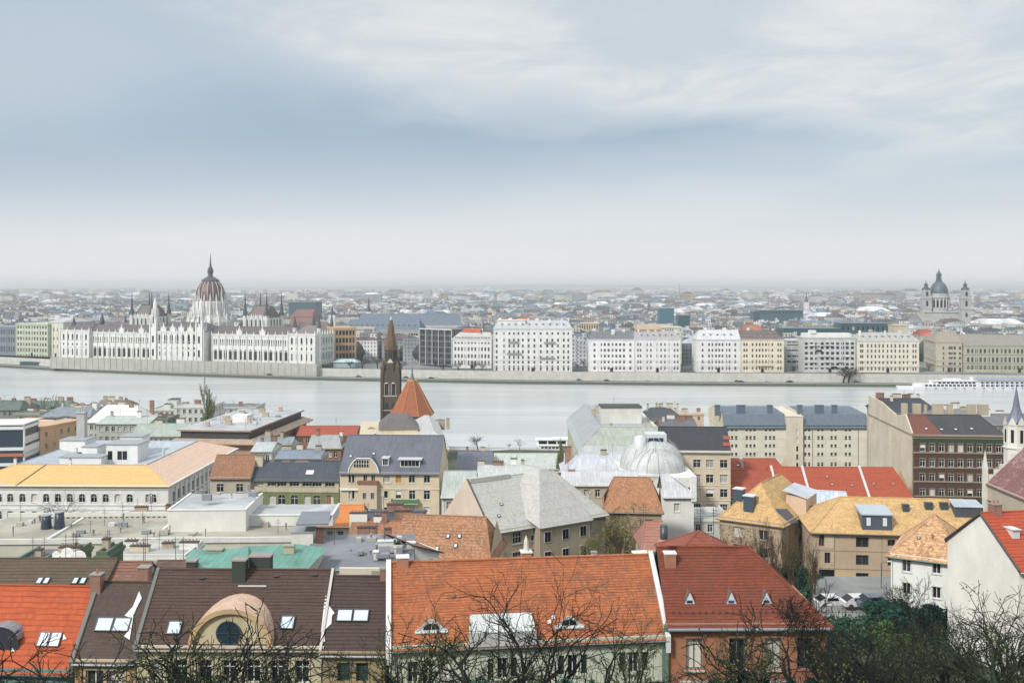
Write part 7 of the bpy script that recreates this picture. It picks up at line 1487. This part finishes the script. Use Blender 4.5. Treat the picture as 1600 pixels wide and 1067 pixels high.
for i in range(20):
    a0, a1 = 2*pi*i/20, 2*pi*(i+1)/20; p = lambda a, r: (c2[0]+r*cos(a), y0+.22, c2[1]+r*sin(a)); m.face([p(a0, 1.04), p(a1, 1.04), p(a1, .93), p(a0, .93)], 0)
m.box(c2[0]-.03, c2[0]+.03, y0+.2, y0+.24, c2[1]-.9, c2[1]+.9); m.box(c2[0]-.9, c2[0]+.9, y0+.19, y0+.235, c2[1]-.03, c2[1]+.03); w2 = b.sub('round_window', m, flat((.05, .06, .07), .4))
m = MB(); m.face([(c2[0]+.93*cos(2*pi*i/20), y0+.27, c2[1]+.93*sin(2*pi*i/20)) for i in range(20)]); b.sub('pane', m, G_BLUE, w2)
b.chim(375.5, 872, 1.15, 1.1, 1.8, flat((.035, .045, .04), .7), 0, v=4.6); b.chim(408, 866, 1.8, 1.1, 1.4, flat((.035, .045, .04), .7), 0, v=5.6); b.chim(300.5, 874, .8, .8, 1.0, flat((.04, .05, .045), .7), 0, v=5.8)
strip(b, -.05, .28, flat((.12, .13, .12), .6), .18); strip(b, b.L, .22, flat((.46, .44, .40), .6), .16)
for px, py in ((316, 904), (432, 901), (492, 899)): m = MB(); m.M = b.hit(px, py, .08); m.box(-.22, .22, -.08, .08, 0, .12); b.sub('roof_vent', m, DTR, b.roofo)
m = MB(); E0, E1, R0 = b.fs; m.box(b.u(375)-1.2, b.u(375)+1.2, R0[1]-1.3, R0[1]-1.2, R0[2]-1.1, R0[2]-1.0); b.sub('snow_step', m, SHEET, b.roofo)
# small dark house between chocolate and orange roofs
A, B = front(504, 601, 83.1, 83); b = Bd('brown_roofed_house', 'narrow house with dark brown roof between the chocolate roof and the big orange roof', 'house', A, B, 10, 38, PZ(1016, 83)); b.rise_ = 4.7; b.rf_ = .5
b.rows([537, 566], [(1034, 1064)], 1.0, 'shut', fm=flat((.03, .06, .05))); b.build_wall(plaster((.34, .27, .15), .6, (.08, .09, .05)), merged=False, gable=1, cornice=.3); b.roof(4.6, tile((.07, .044, .036), (.055, .034, .03), .24, .2, .3, (.045, .04, .03)), .35, t_=.2, rows=22); gut(b, SILL); b.skylight(551.5, 962, 1.3, 1.12, 2)
patch(b, [(509, 925), (513, 945), (523, 958), (519, 962), (518, 975), (507, 985), (508, 1002), (503, 1006), (502, 985)], SHEET)
m = MB(); m.box(.3, b.L-.4, 5.6, 6.0, b.h+4.2, b.h+5.1); [m.box(b.u(563), b.u(595), 5.55, 5.59, b.h+4.35+i*.16, b.h+4.42+i*.16, 1) for i in range(4)]; b.sub('parapet', m, [plaster((.60, .57, .46), .2), flat((.32, .30, .25))], b.roofo)
b.chim(601, 886, .7, .7, 1.3, brick((.25, .08, .05), (.2, .06, .04)), 0)
# the big orange roof
A = (PX(608, 82.4), 82.4); B = (PX(1041, 85.1), 85.1); b = Bd('orange_roofed_house', 'long pale green house under a large weathered orange tiled roof with eyebrow dormers', 'house', A, B, 10.8, 38, PZ(1008, 82.4)); b.rise_ = 5.2; b.rf_ = .5
for px in (645, 669, 694, 785, 895, 990): b.W('F', b.u(px), b.h-3.1, .85, 1.75, 't')
for px in (785, 895, 990):
    for s_ in (-1, 1): b.W('F', b.u(px)+s_*.95, b.h-3.0, .5, 1.6, 'shut', fm=flat((.02, .05, .035)), trim=False)
    b.W('F', b.u(px), b.h-6.2, .85, 1.75, 't')
b.build_wall(plaster((.55, .60, .47), .45, (.18, .24, .16)), merged=False, gable=1, cornice=.35, trimm=plaster((.42, .48, .38), .3), bands=((b.h-3.9, .14, .08),)); b.roof(5.2, FT, .4, t_=.2, rows=32, capr=.14); gut(b, flat((.14, .17, .16)), r=.07)
strip(b, -.05, .42, SHEET, .3); strip(b, b.L+.05, .42, SHEET, .34)
def eyebrow(px, py, w_, h_):
    M = b.hit(px, py, 0); x, y, z = M.translation; m = MB(); n = 16; f_ = lambda k: (.5+.5*cos(pi*(2*k-1)))**1.0
    for i in range(n):
        k0, k1 = i/n, (i+1)/n; x0, x1 = x-w_/2+w_*k0, x-w_/2+w_*k1; z0, z1 = z+h_*f_(k0), z+h_*f_(k1); d0, d1 = (z0-z)*1.05+.02, (z1-z)*1.05+.02
        m.face([(x0, y-.15, z0+.07), (x1, y-.15, z1+.07), (x1, y+d1*1.9, z1+.14+(z1-z)*.85), (x0, y+d0*1.9, z0+.14+(z0-z)*.85)], 2); m.face([(x0, y-.1, z-.1), (x1, y-.1, z-.1), (x1, y-.1, z1), (x0, y-.1, z0)], 0); m.face([(x0, y-.16, z0), (x1, y-.16, z1), (x1, y-.16, z1+.09), (x0, y-.16, z0+.09)], 0)
    r = h_*.62; m.face([(x-r*1.3*cos(a*pi/8), y-.13, z+.08+r*sin(a*pi/8)) for a in range(9)][::-1], 1); m.box(x-.02, x+.02, y-.17, y-.14, z+.08, z+.08+r, 0)
    m.box(x-w_/2, x+w_/2, y-.35, y-.12, z-.14, z-.05, 0); b.sub('eyebrow_dormer', m, [flat((.60, .62, .62), .5), G_DARK, FT])
eyebrow(674, 984, 2.7, .85); eyebrow(889, 977, 2.5, .8)
E0, E1, R0 = b.fs; M = b.hit(782, 966, .1); x, y, z = M.translation; m = MB(); x0, x1 = x-2.75, x+2.75
m.face([(x0, E0[1]-.05, E0[2]+1.25), (x1, E0[1]-.05, E0[2]+1.25), (x1-.2, y+.1, z+.35), (x0+.2, y+.1, z+.35)], 0); m.face([(x0, E0[1]-.02, E0[2]+.1), (x1, E0[1]-.02, E0[2]+.1), (x1, E0[1]-.02, E0[2]+1.25), (x0, E0[1]-.02, E0[2]+1.25)], 0)
for xx, s_ in ((x0, 1), (x1, -1)): p = [(xx, E0[1]-.02, E0[2]), (xx, E0[1]-.02, E0[2]+1.25), (xx+.2*s_, y+.1, z+.35), (xx+.2*s_, y+.1, z-.1)]; m.face(p if s_ < 0 else p[::-1], 1)
b.sub('sheet_dormer', m, [metal((.56, .58, .57), .55, .5, .25), flat((.35, .37, .36))])
b.chim(629, 868, 1.0, .9, 1.3, brick((.48, .18, .08), (.4, .14, .07)), 0, cap=flat((.75, .75, .74))); b.chim(822, 860, .9, .9, 1.1, brick((.48, .18, .08), (.4, .14, .07)), 0, v=7, cap=flat((.7, .7, .66))); b.chim(928, 861, .4, .4, 1.0, flat((.7, .7, .68)), 0, v=6); b.chim(1000, 862, 1.2, 1, 1.4, plaster((.5, .3, .2), .2), 0, v=7.5, cap=flat((.72, .72, .7)))
m = MB(); x = b.u(833)+.35; zt = b.h+6.8; m.lathe([(.32, b.h+4.9), (.22, zt-.5), (.03, zt)], x, 7, 5, 0, False); b.sub('stone_finial', m, flat((.6, .58, .52)))
m = MB(); [m.cbox(b.u(640)+i*1.55, 5.45, 1.1, .3, b.h+5.2, b.h+5.3) for i in range(13)]; b.sub('ridge_board', m, flat((.36, .28, .22)))
for px, py in ((706, 930), (861, 963), (855, 970)): patch(b, [(px, py), (px+5, py-2), (px+6, py+4), (px+1, py+5)], SHEET if px > 800 else flat((.12, .09, .08)), lift=.13)
m = MB(); m.tube((b.L-.35, -.25, 0), (b.L-.35, -.25, b.h-.4), .07, .07, 6); b.sub('downpipe', m, flat((.12, .16, .15)))
# brick house with hipped red roof
A, B = front(1044, 1292, 85.2, 85.4); b = Bd('brick_house', 'brick house with hipped red tiled roof and three little triangular dormers', 'brick house', A, B, 10.6, 38, PZ(972, 85.2)); b.rise_ = 4.8; b.rf_ = .5
for px in (1084.5, 1152): b.W('F', b.u(px), b.h-3.9, 1.35, 2.6, 't', gm=G_CURT if px < 1100 else None); b.W('F', b.u(px), b.h-7.4, 1.35, 2.3, 't')
for px in (1208, 1258): b.W('F', b.u(px), b.h-3.9, 1.35, 2.6, 't'); b.W('F', b.u(px), b.h-7.4, 1.35, 2.3, 't')
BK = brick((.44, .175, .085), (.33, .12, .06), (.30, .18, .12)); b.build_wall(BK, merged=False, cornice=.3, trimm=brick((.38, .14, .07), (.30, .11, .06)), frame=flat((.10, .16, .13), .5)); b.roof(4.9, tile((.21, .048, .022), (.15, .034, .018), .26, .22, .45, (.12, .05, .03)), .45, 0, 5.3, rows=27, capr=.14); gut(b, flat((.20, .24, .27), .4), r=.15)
m = MB()
for px in (1084.5, 1152, 1208): x = b.u(px); m.box(x-.85, x+.85, -.22, -.02, b.h-4.08, b.h-3.93); m.box(x-1.2, x+1.2, -.26, -.02, b.h-5.0, b.h-4.84)
b.sub('sill', m, flat((.55, .50, .44)))
for px in (1077.5, 1142.5, 1197.5):
    M = b.hit(px, 943, 0); x, y, z = M.translation; m = MB(); w_, h_ = .50, 1.12
    m.face([(x-w_, y, z), (x+w_, y, z), (x, y, z+h_)], 0); m.face([(x+w_, y, z), (x, y+h_*1.0, z+h_), (x, y, z+h_)], 0); m.face([(x-w_, y, z), (x, y, z+h_), (x, y+h_*1.0, z+h_)], 2)
    m.tube((x-w_, y-.02, z), (x, y-.02, z+h_), .04, .04, 4, 2); m.tube((x+w_, y-.02, z), (x, y-.02, z+h_), .04, .04, 4, 2); m.box(x-.24, x+.24, y-.04, y-.01, z+.08, z+.30, 1); b.sub('triangular_dormer', m, [flat((.62, .65, .68), .5), G_BLUE, flat((.16, .10, .09))])
b.chim(1046.5, 862, .95, .9, 1.5, brick((.45, .15, .07), (.38, .12, .06)), 0, v=4.2, cap=flat((.7, .7, .68))); m = MB(); x = b.u(1046.5)+.2; m.lathe([(.34, b.h+5.9), (.34, b.h+7.1)], x, 4.2, 12, 0); b.sub('flue', m, flat((.04, .05, .06), .4))
m = MB(); E0, E1, R0 = b.fs
for i in range(28): x = .4+i*.56; m.box(x, x+.10, .45, .5, b.h+.55, b.h+.82)
m.box(.3, 16.2, .44, .46, b.h+.6, b.h+.63)
b.sub('snow_guard', m, flat((.13, .06, .05)), b.roofo)
m = MB(); m.box(-.35, -.02, -.3, .3, 0, b.h-.2); b.sub('corner_strip', m, plaster((.12, .20, .15), .4))
# ================================================================ trees and shrubs
def bark(c): return flat(c, .95, .2, .35)
BARK = bark((.017, .021, .018)); BARKG = bark((.032, .046, .028)); BARKB = bark((.10, .075, .05)); LEAFD = None
def leafm(c, k=.6):
    def fn(t, b):
        o = t.new('ShaderNodeTexCoord').outputs['Object']; r = t.new('ShaderNodeNewGeometry').outputs['Random Per Island']
        n = t.noise(o, .8, 3); cc = t.mix(r, sc3(c, .45), sc3(c, 1.7)); cc = t.mix(t.ramp(n, .4, .7), cc, (c[0]*1.15, c[1]*1.1, c[2]*.7)); t.put(b.inputs['Base Color'], cc); b.inputs['Roughness'].default_value = .75; b.inputs['Specular IOR Level'].default_value = .2
    return mat(('leaf',)+tuple(c), fn)
def tree_parts(seed, h, up=.25, spread=.75, lv=6, r0=None, droop=0.0, first=.30, side=2, mn=.017):
    """Bare tree: trunk mesh and a mesh of limbs and twigs."""
    r = random.Random(seed); T, Bm = MB(), MB(); r0 = r0 or h*.024
    def grow(p, d, L, rad, k):
        n = 4 if k < 2 else 3; dst = T if k == 0 else Bm; sides = 7 if k == 0 else (5 if k < 3 else 3)
        for i in range(n):
            q = p+d*(L/n); r1 = max(mn, rad*(1-.28/n*(1 if k else 1.2)))
            dst.tube(p, q, rad, r1, sides); p, rad = q, r1
            w_ = .13 if k < 2 else .17; d = (d+Vector((r.gauss(0, w_), r.gauss(0, w_), r.gauss(0, w_)+up*.16-droop*k*.05))).normalized()
            if k >= 1 and k < lv and i < n-1 and r.random() < .42: kid(p, d, L*r.uniform(.45, .7), rad*.55, k+1, .9)
            if k == 0 and i >= 1 and r.random() < .6: kid(p, d, L*r.uniform(.6, .9), rad*.5, 1, .8)
        if k < lv:
            for _ in range(side+(1 if k < 2 and r.random() < .6 else 0)): kid(p, d, L*r.uniform(.64, .9), rad*r.uniform(.66, .82), k+1, spread)
    def kid(p, d, L, rad, k, sp):
        a = Vector((r.gauss(0, 1), r.gauss(0, 1), r.gauss(0, .5))); a = (a-d*a.dot(d)).normalized(); grow(p, (d+a*r.uniform(.5, 1.1)*sp).normalized(), L, max(mn, rad), k)
    grow(Vector((0, 0, 0)), Vector((r.gauss(0, .06), r.gauss(0, .06), 1)).normalized(), h*first, r0, 0)
    zt = sorted(v[2] for v in Bm.v)[int(len(Bm.v)*.998)]; s_ = h/zt
    for M_ in (T, Bm): M_.v = [(x*s_, y*s_, z*s_) for x, y, z in M_.v]
    return T, Bm
TP = {}
def proto(key, *a, mt=None, buds=0, bc=(.12, .14, .04), **k):
    T, Bm = tree_parts(*a, **k); h = a[1]
    if buds:
        r = random.Random(5); V = Bm.v[:]; L = MB()
        for i in range(buds):
            x, y, z = V[r.randrange(len(V)//3, len(V))]; s_ = r.uniform(.05, .12)*h/12; x += r.gauss(0, .12); y += r.gauss(0, .12); z += r.gauss(0, .12); a_ = Vector((r.gauss(0, 1), r.gauss(0, 1), r.gauss(0, 1))).normalized()*s_; b_ = a_.orthogonal().normalized()*s_*.6
            L.face([(x-a_.x, y-a_.y, z-a_.z), (x+b_.x, y+b_.y, z+b_.z), (x+a_.x, y+a_.y, z+a_.z), (x-b_.x, y-b_.y, z-b_.z)], 0)
        lm = L.mesh('leaves', [leafm(bc)])
    else: lm = None
    TP[key] = (T.mesh('trunk', [mt or BARK]), Bm.mesh('branches', [mt or BARK]), lm, h)
def tree(key, px, Y, ytop, label, group=None, rot=0, wide=1.0, name='bare_tree', zb=None, x=None):
    tm, bm_, lm, h = TP[key]; X_ = PX(px, Y) if x is None else x; zb = zg(Y)-.3 if zb is None else zb; s_ = (PZ(ytop, Y)-zb)/h
    e = empty(name, label, 'tree', (X_, Y, zb), rot, group); e.scale = (s_*wide, s_*wide, s_)
    for n_, me in (('trunk', tm), ('branches', bm_), ('leaves', lm)):
        if me: o = bpy.data.objects.new(n_, me); col.objects.link(o); o.parent = e
    return e
proto('a', 2, 14., spread=.85, lv=6, first=.34); proto('b', 16, 13., spread=.95, lv=5, first=.26); proto('c', 13, 12., spread=.75, lv=5, first=.22, buds=1500, bc=(.075, .09, .035), mt=BARKG)
proto('d', 1, 11., spread=1.05, lv=5, first=.20, buds=900, bc=(.08, .09, .04)); proto('e', 11, 15., spread=.8, lv=7, first=.30, r0=.34, mn=.02)
proto('up', 2, 12., up=1.6, spread=.42, lv=6, first=.22, mt=BARKB, buds=900, bc=(.10, .11, .045)); proto('pop', 4, 14., up=2.6, spread=.28, lv=6, first=.14, mt=bark((.16, .18, .10)), buds=5200, bc=(.17, .22, .09), mn=.03)
proto('wil', 73, 12., up=-.4, spread=.6, lv=6, first=.36, droop=1.5, mt=bark((.16, .13, .06)), buds=5000, bc=(.15, .15, .055), mn=.02)
proto('m', 1, 14., spread=.95, lv=5, first=.36, r0=.36)
# the dark branched tree over the orange roof and its companions
FRONT = [('m', 800, 70, 878, 'tallest bare tree, standing dark before the middle of the orange roof', 0.6, .85), ('c', 652, 66, 965, 'bare budding tree before the pale green house, next to the narrow brown one', 1, 1.1),
 ('b', 858, 68, 925, 'thin bare tree between the tallest one and the eyebrow dormer', 2.1, .8), ('d', 715, 64, 985, 'low spreading bare tree before the white sheet dormer', .3, 1.2), ('b', 948, 66, 968, 'bare forked tree before the shuttered windows of the pale green house', 4, .9),
 ('c', 1020, 64, 985, 'bushy bare tree at the corner of pale green and brick house', 2.2, .8), ('c', 240, 62, 962, 'mossy bare tree at the junction of the small dark roof and the chocolate one', 5, 1.2),
 ('d', 330, 60, 982, 'mossy spreading bare tree before the arched dormer', 1.4, 1.25), ('b', 489, 63, 972, 'upright bare tree at the edge of the chocolate roofed house', .2, .8),
 ('d', 385, 58, 1003, 'low tangled bare tree beneath the round window', 4.4, 1.3), ('b', 570, 62, 1000, 'thin bare tree before the shuttered narrow brown house', 3.3, .8), ('b', 160, 58, 1018, 'low bare tree in front of the narrow brown house with white skylight', 1.2, 1.3), ('d', 60, 57, 1020, 'low bare tree with long thin boughs before the orange tiled corner house', 2.8, 1.4),
 ('e', 1290, 66, 922, 'big bare tree with crooked limbs before the corner of the brick house', .8, .8), ('d', 1215, 64, 975, 'dense twiggy tree hiding the brick wall', 2.0, 1.2), ('c', 1170, 62, 985, 'budding bare tree in front of the brick house windows', .9, .9), ('a', 1345, 72, 940, 'slim bare tree rising out of the thicket beside the brick house', 3.7, 1.0),
 ('b', 1560, 78, 905, 'bare leafy tipped tree before the blank white gable end', 1.7, 1.0), ('c', 1590, 70, 925, 'budding tree at the photo edge under the red roof', 2.9, 1.1), ('e', 1455, 92, 905, 'spreading bare tree in front of the white villa', 1.1, .8), ('b', 1400, 75, 985, 'low bare tree amid dark shrubs', .4, 1.1), ('a', 1500, 72, 985, 'pale twigged tree standing in the thicket below the villa', 2.4, 1.0)]
FRONT += [(k, px, Y, yt, 'thin bare tree in the tangle below the white villa', rt, 1.1) for k, px, Y, yt, rt in (('b', 1375, 88, 965, 1), ('c', 1330, 84, 972, 2), ('a', 1420, 96, 960, 3), ('d', 1480, 90, 975, 4), ('b', 1530, 86, 965, 5), ('c', 1560, 90, 960, 6), ('d', 1310, 80, 985, .5), ('c', 1445, 80, 985, 1.5), ('e', 1510, 98, 950, 2.5), ('b', 1590, 95, 955, 3.5))]
for k, px, Y, yt, lb, rt, wd in FRONT:
    if px < 1290 and yt > 890: yt -= 8; wd *= .9
    tree(k, px, Y, yt, lb, 'bare trees along the foot of the hill', rt, wd)
for i, (k, px, Y, yt, wd, lb) in enumerate((('wil', 978, 165, 792, .85, 'hanging green willow covering the rust tiled house wall'), ('up', 1163, 140, 818, .5, 'brown upright bare tree before the yellow hipped house'), ('up', 1188, 138, 812, .5, 'pair of tall brown stems beside the vine grown wall'), ('up', 1215, 136, 822, .6, 'feathery upright bare tree at the corner of the yellow hipped house'), ('up', 1243, 134, 818, .6, 'twiggy greenish tree between the yellow and the tan house'), ('up', 1268, 130, 832, .6, 'dark upright tree beside the tan apartment house'), ('c', 1130, 150, 828, .9, 'low budding tree below the cream tenement'),
  ('b', 78, 205, 768, .8, 'lone bare tree in front of the white palace windows'), ('d', 746, 448, 678, 1.0, 'round crowned bare tree on the near riverbank'), ('b', 812, 446, 684, .9, 'small bare tree on the riverbank beside the restaurant boat'), ('c', 795, 450, 692, 1.2, 'low riverside tree with bending stem'), ('d', 655, 440, 690, .9, 'small bare tree on the riverbank beside the cream corner block'), ('up', 68, 430, 620, 1.0, 'spindly pale green tree between the upstream roofs'), ('up', 84, 432, 624, 1.0, 'second spindly pale green tree between the upstream roofs, nearer the water'), ('up', 96, 436, 628, .8, 'smallest of the spindly pale green trees near the mossy roof'), ('pop', 323, 398, 601, .62, 'tall feathery poplar standing against the river'), ('pop', 880, 330, 690, .7, 'green leafed slim tree by the corner of the mansard block'))):
    tree(k, px, Y, yt, lb, None, i*1.3, wd, 'poplar' if k == 'pop' else ('willow' if k == 'wil' else 'bare_tree'))
for i, (px, yt, dy, wd) in enumerate(((1318, 571, 8, 1.3), (1326, 570, 8, 1.3), (566, 556, 32, 1.3), (590, 552, 36, 1.2), (548, 562, 30, 1.2), (693, 566, 20, 1.2), (716, 564, 22, 1.2), (740, 562, 24, 1.2), (752, 566, 20, 1.2), (628, 562, 30, 1.2), (902, 568, 60, 1.0), (1066, 566, 60, 1.0), (912, 560, 90, 1.0), (1240, 572, 30, 1.0), (1450, 566, 60, 1.0))):
    Y = bank(PX(px, 840))+dy; lb = 'dark bare tree on the far bank quay'; tree('d', px, Y, yt, lb, lb, i*.9, wd, zb=8.0 if dy > 10 else 2.5)
# leafy shrubs
def shrub_mesh(seed, n, c, size=.16, name='leaves', tw=60):
    r = random.Random(seed); m = MB(); cl = [(r.gauss(0, .45), r.gauss(0, .45), r.uniform(.25, .95), r.uniform(.28, .52)) for _ in range(13)]
    for i in range(n):
        cx, cy, cz, cr = r.choice(cl); d = Vector((r.gauss(0, 1), r.gauss(0, 1), r.gauss(0, 1))).normalized()*cr*(r.random()**.35)
        p = Vector((cx+d.x, cy+d.y, max(.02, cz+d.z*.9))); a = Vector((r.gauss(0, 1), r.gauss(0, 1), r.gauss(0, .6)+.3)).normalized(); s_ = size*r.uniform(.5, 1.4)*.32; b_ = a.orthogonal().normalized()*s_*.55; a = a*s_
        m.face([tuple(p-a), tuple(p+b_), tuple(p+a), tuple(p-b_)])
    t_ = MB()
    for i in range(tw):
        cx, cy, cz, cr = r.choice(cl); q = Vector((cx+r.gauss(0, .3), cy+r.gauss(0, .3), cz+cr+r.uniform(-.1, .45))); p = Vector((cx*.2, cy*.2, 0)); mid = (p+q)/2+Vector((r.gauss(0, .08), r.gauss(0, .08), .1)); t_.tube(p, mid, .014, .010, 3); t_.tube(mid, q, .010, .004, 3)
    return m.mesh('leaves', [leafm(c)]), t_.mesh('stems', [BARK])
SH = [shrub_mesh(1, 4200, (.012, .050, .042), .26, tw=30), shrub_mesh(2, 3600, (.022, .070, .045), .26, tw=40), shrub_mesh(3, 2400, (.055, .10, .035), .24, tw=40), shrub_mesh(4, 1300, (.14, .16, .06), .26, tw=70)]
LB = ['dense blackish green shrub in the thicket beside the brick house', 'dark green shrub in the thicket beside the brick house', 'olive green twiggy shrub in the thicket beside the brick house', 'sparse pale leaved shrub with bare stems near the blank gable end']
def shrub(k, x, Y, z, s_, label=None, group=None, hz=1.0):
    e = empty('shrub', label or LB[k], 'shrub', (x, Y, z), random.uniform(0, 6), group or LB[k]); e.scale = (s_, s_, s_*hz)
    for n_, me in zip(('leaves', 'stems'), SH[k]): o = bpy.data.objects.new(n_, me); col.objects.link(o); o.parent = e
r = random.Random(4)
for i in range(38):
    Y = r.uniform(70, 116); px = r.uniform(1300, 1640) if Y < 98 else r.uniform(1312, 1500); x = PX(px, Y)
    if 47 < x < 70 and 98 < Y < 114: continue
    k = r.choices(range(4), (12, 22, 34, 30 if px < 1450 else 40))[0]; shrub(k, x, Y, zg(Y)-.4, r.uniform(1.5, 2.7), hz=r.uniform(.7, 1.4))
for px, Y, s_ in ((1402, 119, 3.6), (1430, 118, 3.4), (1460, 117, 3.2), (1484, 116, 3.6), (1380, 118, 2.6)): shrub(0, PX(px, Y), Y, zg(Y), s_*.85, 'round blackish shrub right below the white villa', 'round shrubs below the white villa', 1.1)
for px, Y, s_, k in ((1058, 150, 2.8, 0), (1072, 146, 3.4, 0), (1090, 150, 3.0, 1), (1110, 152, 2.6, 1), (1128, 160, 2.4, 0), (1150, 158, 2.6, 2), (940, 150, 2.2, 1), (968, 148, 2.4, 1), (985, 146, 2.2, 0), (1000, 150, 2.2, 1), (1180, 145, 2.8, 1), (1200, 143, 2.6, 0), (1225, 140, 3.2, 0), (1248, 138, 3.4, 0), (1268, 136, 3.0, 1), (880, 156, 2.2, 1), (850, 156, 2.0, 2), (805, 154, 2.0, 1)): shrub(k, PX(px, Y), Y, zg(Y)-.3, s_, 'dark green garden shrub in the gap between the tiled roofs', 'garden shrubs between the roofs', 1.5)
for px, Y, k in ((655, 64, 1), (740, 63, 1), (850, 62, 2), (930, 62, 1), (1050, 63, 1), (1110, 64, 1), (1160, 63, 0), (1215, 64, 0), (1262, 66, 0), (300, 58, 2), (420, 58, 2)): shrub(k, PX(px, Y), Y, PZ(1092, Y)-1.6, 1.6, 'dark shrub growing at the foot of the house walls under the bare trees', 'shrubs at the foot of the first houses', 1.3)
for i in range(6):
    px, Y = (104+i*3, 96) if i < 2 else (205+i*4, 101); 
# garden terrace fence and parked cars by the tan house
m = MB(); x0, x1 = PX(1262, 137), PX(1392, 137); z = PZ(926, 137)
m.box(x0, x1, 137, 137.3, z-4, z); [m.box(x0+i*1.05, x0+i*1.05+.06, 137.1, 137.16, z, z+1.0, 1) for i in range(11)]; m.box(x0, x1, 137.1, 137.16, z+.98, z+1.05, 1)
tag(obj('terrace_wall', m, [plaster((.20, .25, .20), .5), flat((.05, .08, .07))]), 'low greenish terrace wall with railing in front of the tan apartment house', 'wall')
for i, (px, Y, c) in enumerate(((1300, 126, 1), (1342, 124, 1), (1366, 123, 2))):
    o = bpy.data.objects.new('parked_car', CM[c]); z = PZ(948, Y); place(o, None, (PX(px, Y), Y, z), .1); tag(o, ('silver car parked under the terrace wall by the brick house corner', 'silver car parked under the terrace wall, nearer the villa', 'dark blue car parked under the terrace wall')[i], 'car')
m = MB(); z = PZ(948, 124)-.04; m.face([(PX(1270, 118), 118, z-.3), (PX(1400, 118), 118, z-.3), (PX(1400, 136.9), 136.9, z+.1), (PX(1270, 136.9), 136.9, z+.1)]); m.face([(PX(1270, 118), 118, z-3), (PX(1400, 118), 118, z-3), (PX(1400, 118), 118, z-.3), (PX(1270, 118), 118, z-.3)]); structure('parking_road', m, flatroof((.22, .23, .22)))
m = MB(); m.lathe([(.07, 0), (.05, 7.5)], 0, 0, 6, 0); m.tube((0, 0, 7.5), (.9, -.2, 7.8), .035, .03, 4); m.box(.7, 1.2, -.3, -.1, 7.72, 7.84, 1)
tag(obj('street_lamp', m, [flat((.05, .07, .07)), WHITE], None, (PX(1377, 132), 132, zg(132))), 'thin dark street lamp beside the tan apartment house', 'street lamp')

# ---------------------------------------------------------------- creepers, roof clutter
def creeper(root_b, face, a0, a1, z0, z1, n, c=(.035, .055, .02), seed=1):
    r = random.Random(seed); m = MB(); cs = [(r.uniform(a0, a1), r.uniform(z0, z1)) for _ in range(14)]
    for i in range(n):
        ca, cz = r.choice(cs); a = min(a1, max(a0, r.gauss(ca, (a1-a0)*.10))); z = min(z1, max(z0, r.gauss(cz, (z1-z0)*.16))); p = Vector(root_b.pt(face, a, z, -r.uniform(.03, .35)))
        q = Vector((r.gauss(0, 1), r.gauss(0, 1), r.gauss(0, 1))).normalized()*r.uniform(.05, .13); w_ = q.orthogonal().normalized()*q.length*.6; m.face([tuple(p-q), tuple(p+w_), tuple(p+q), tuple(p-w_)])
    root_b.sub('creeper', m, [leafm(c)])
for b, args in BL:
    for a in args: creeper(b, *a)
far_city()
haze()
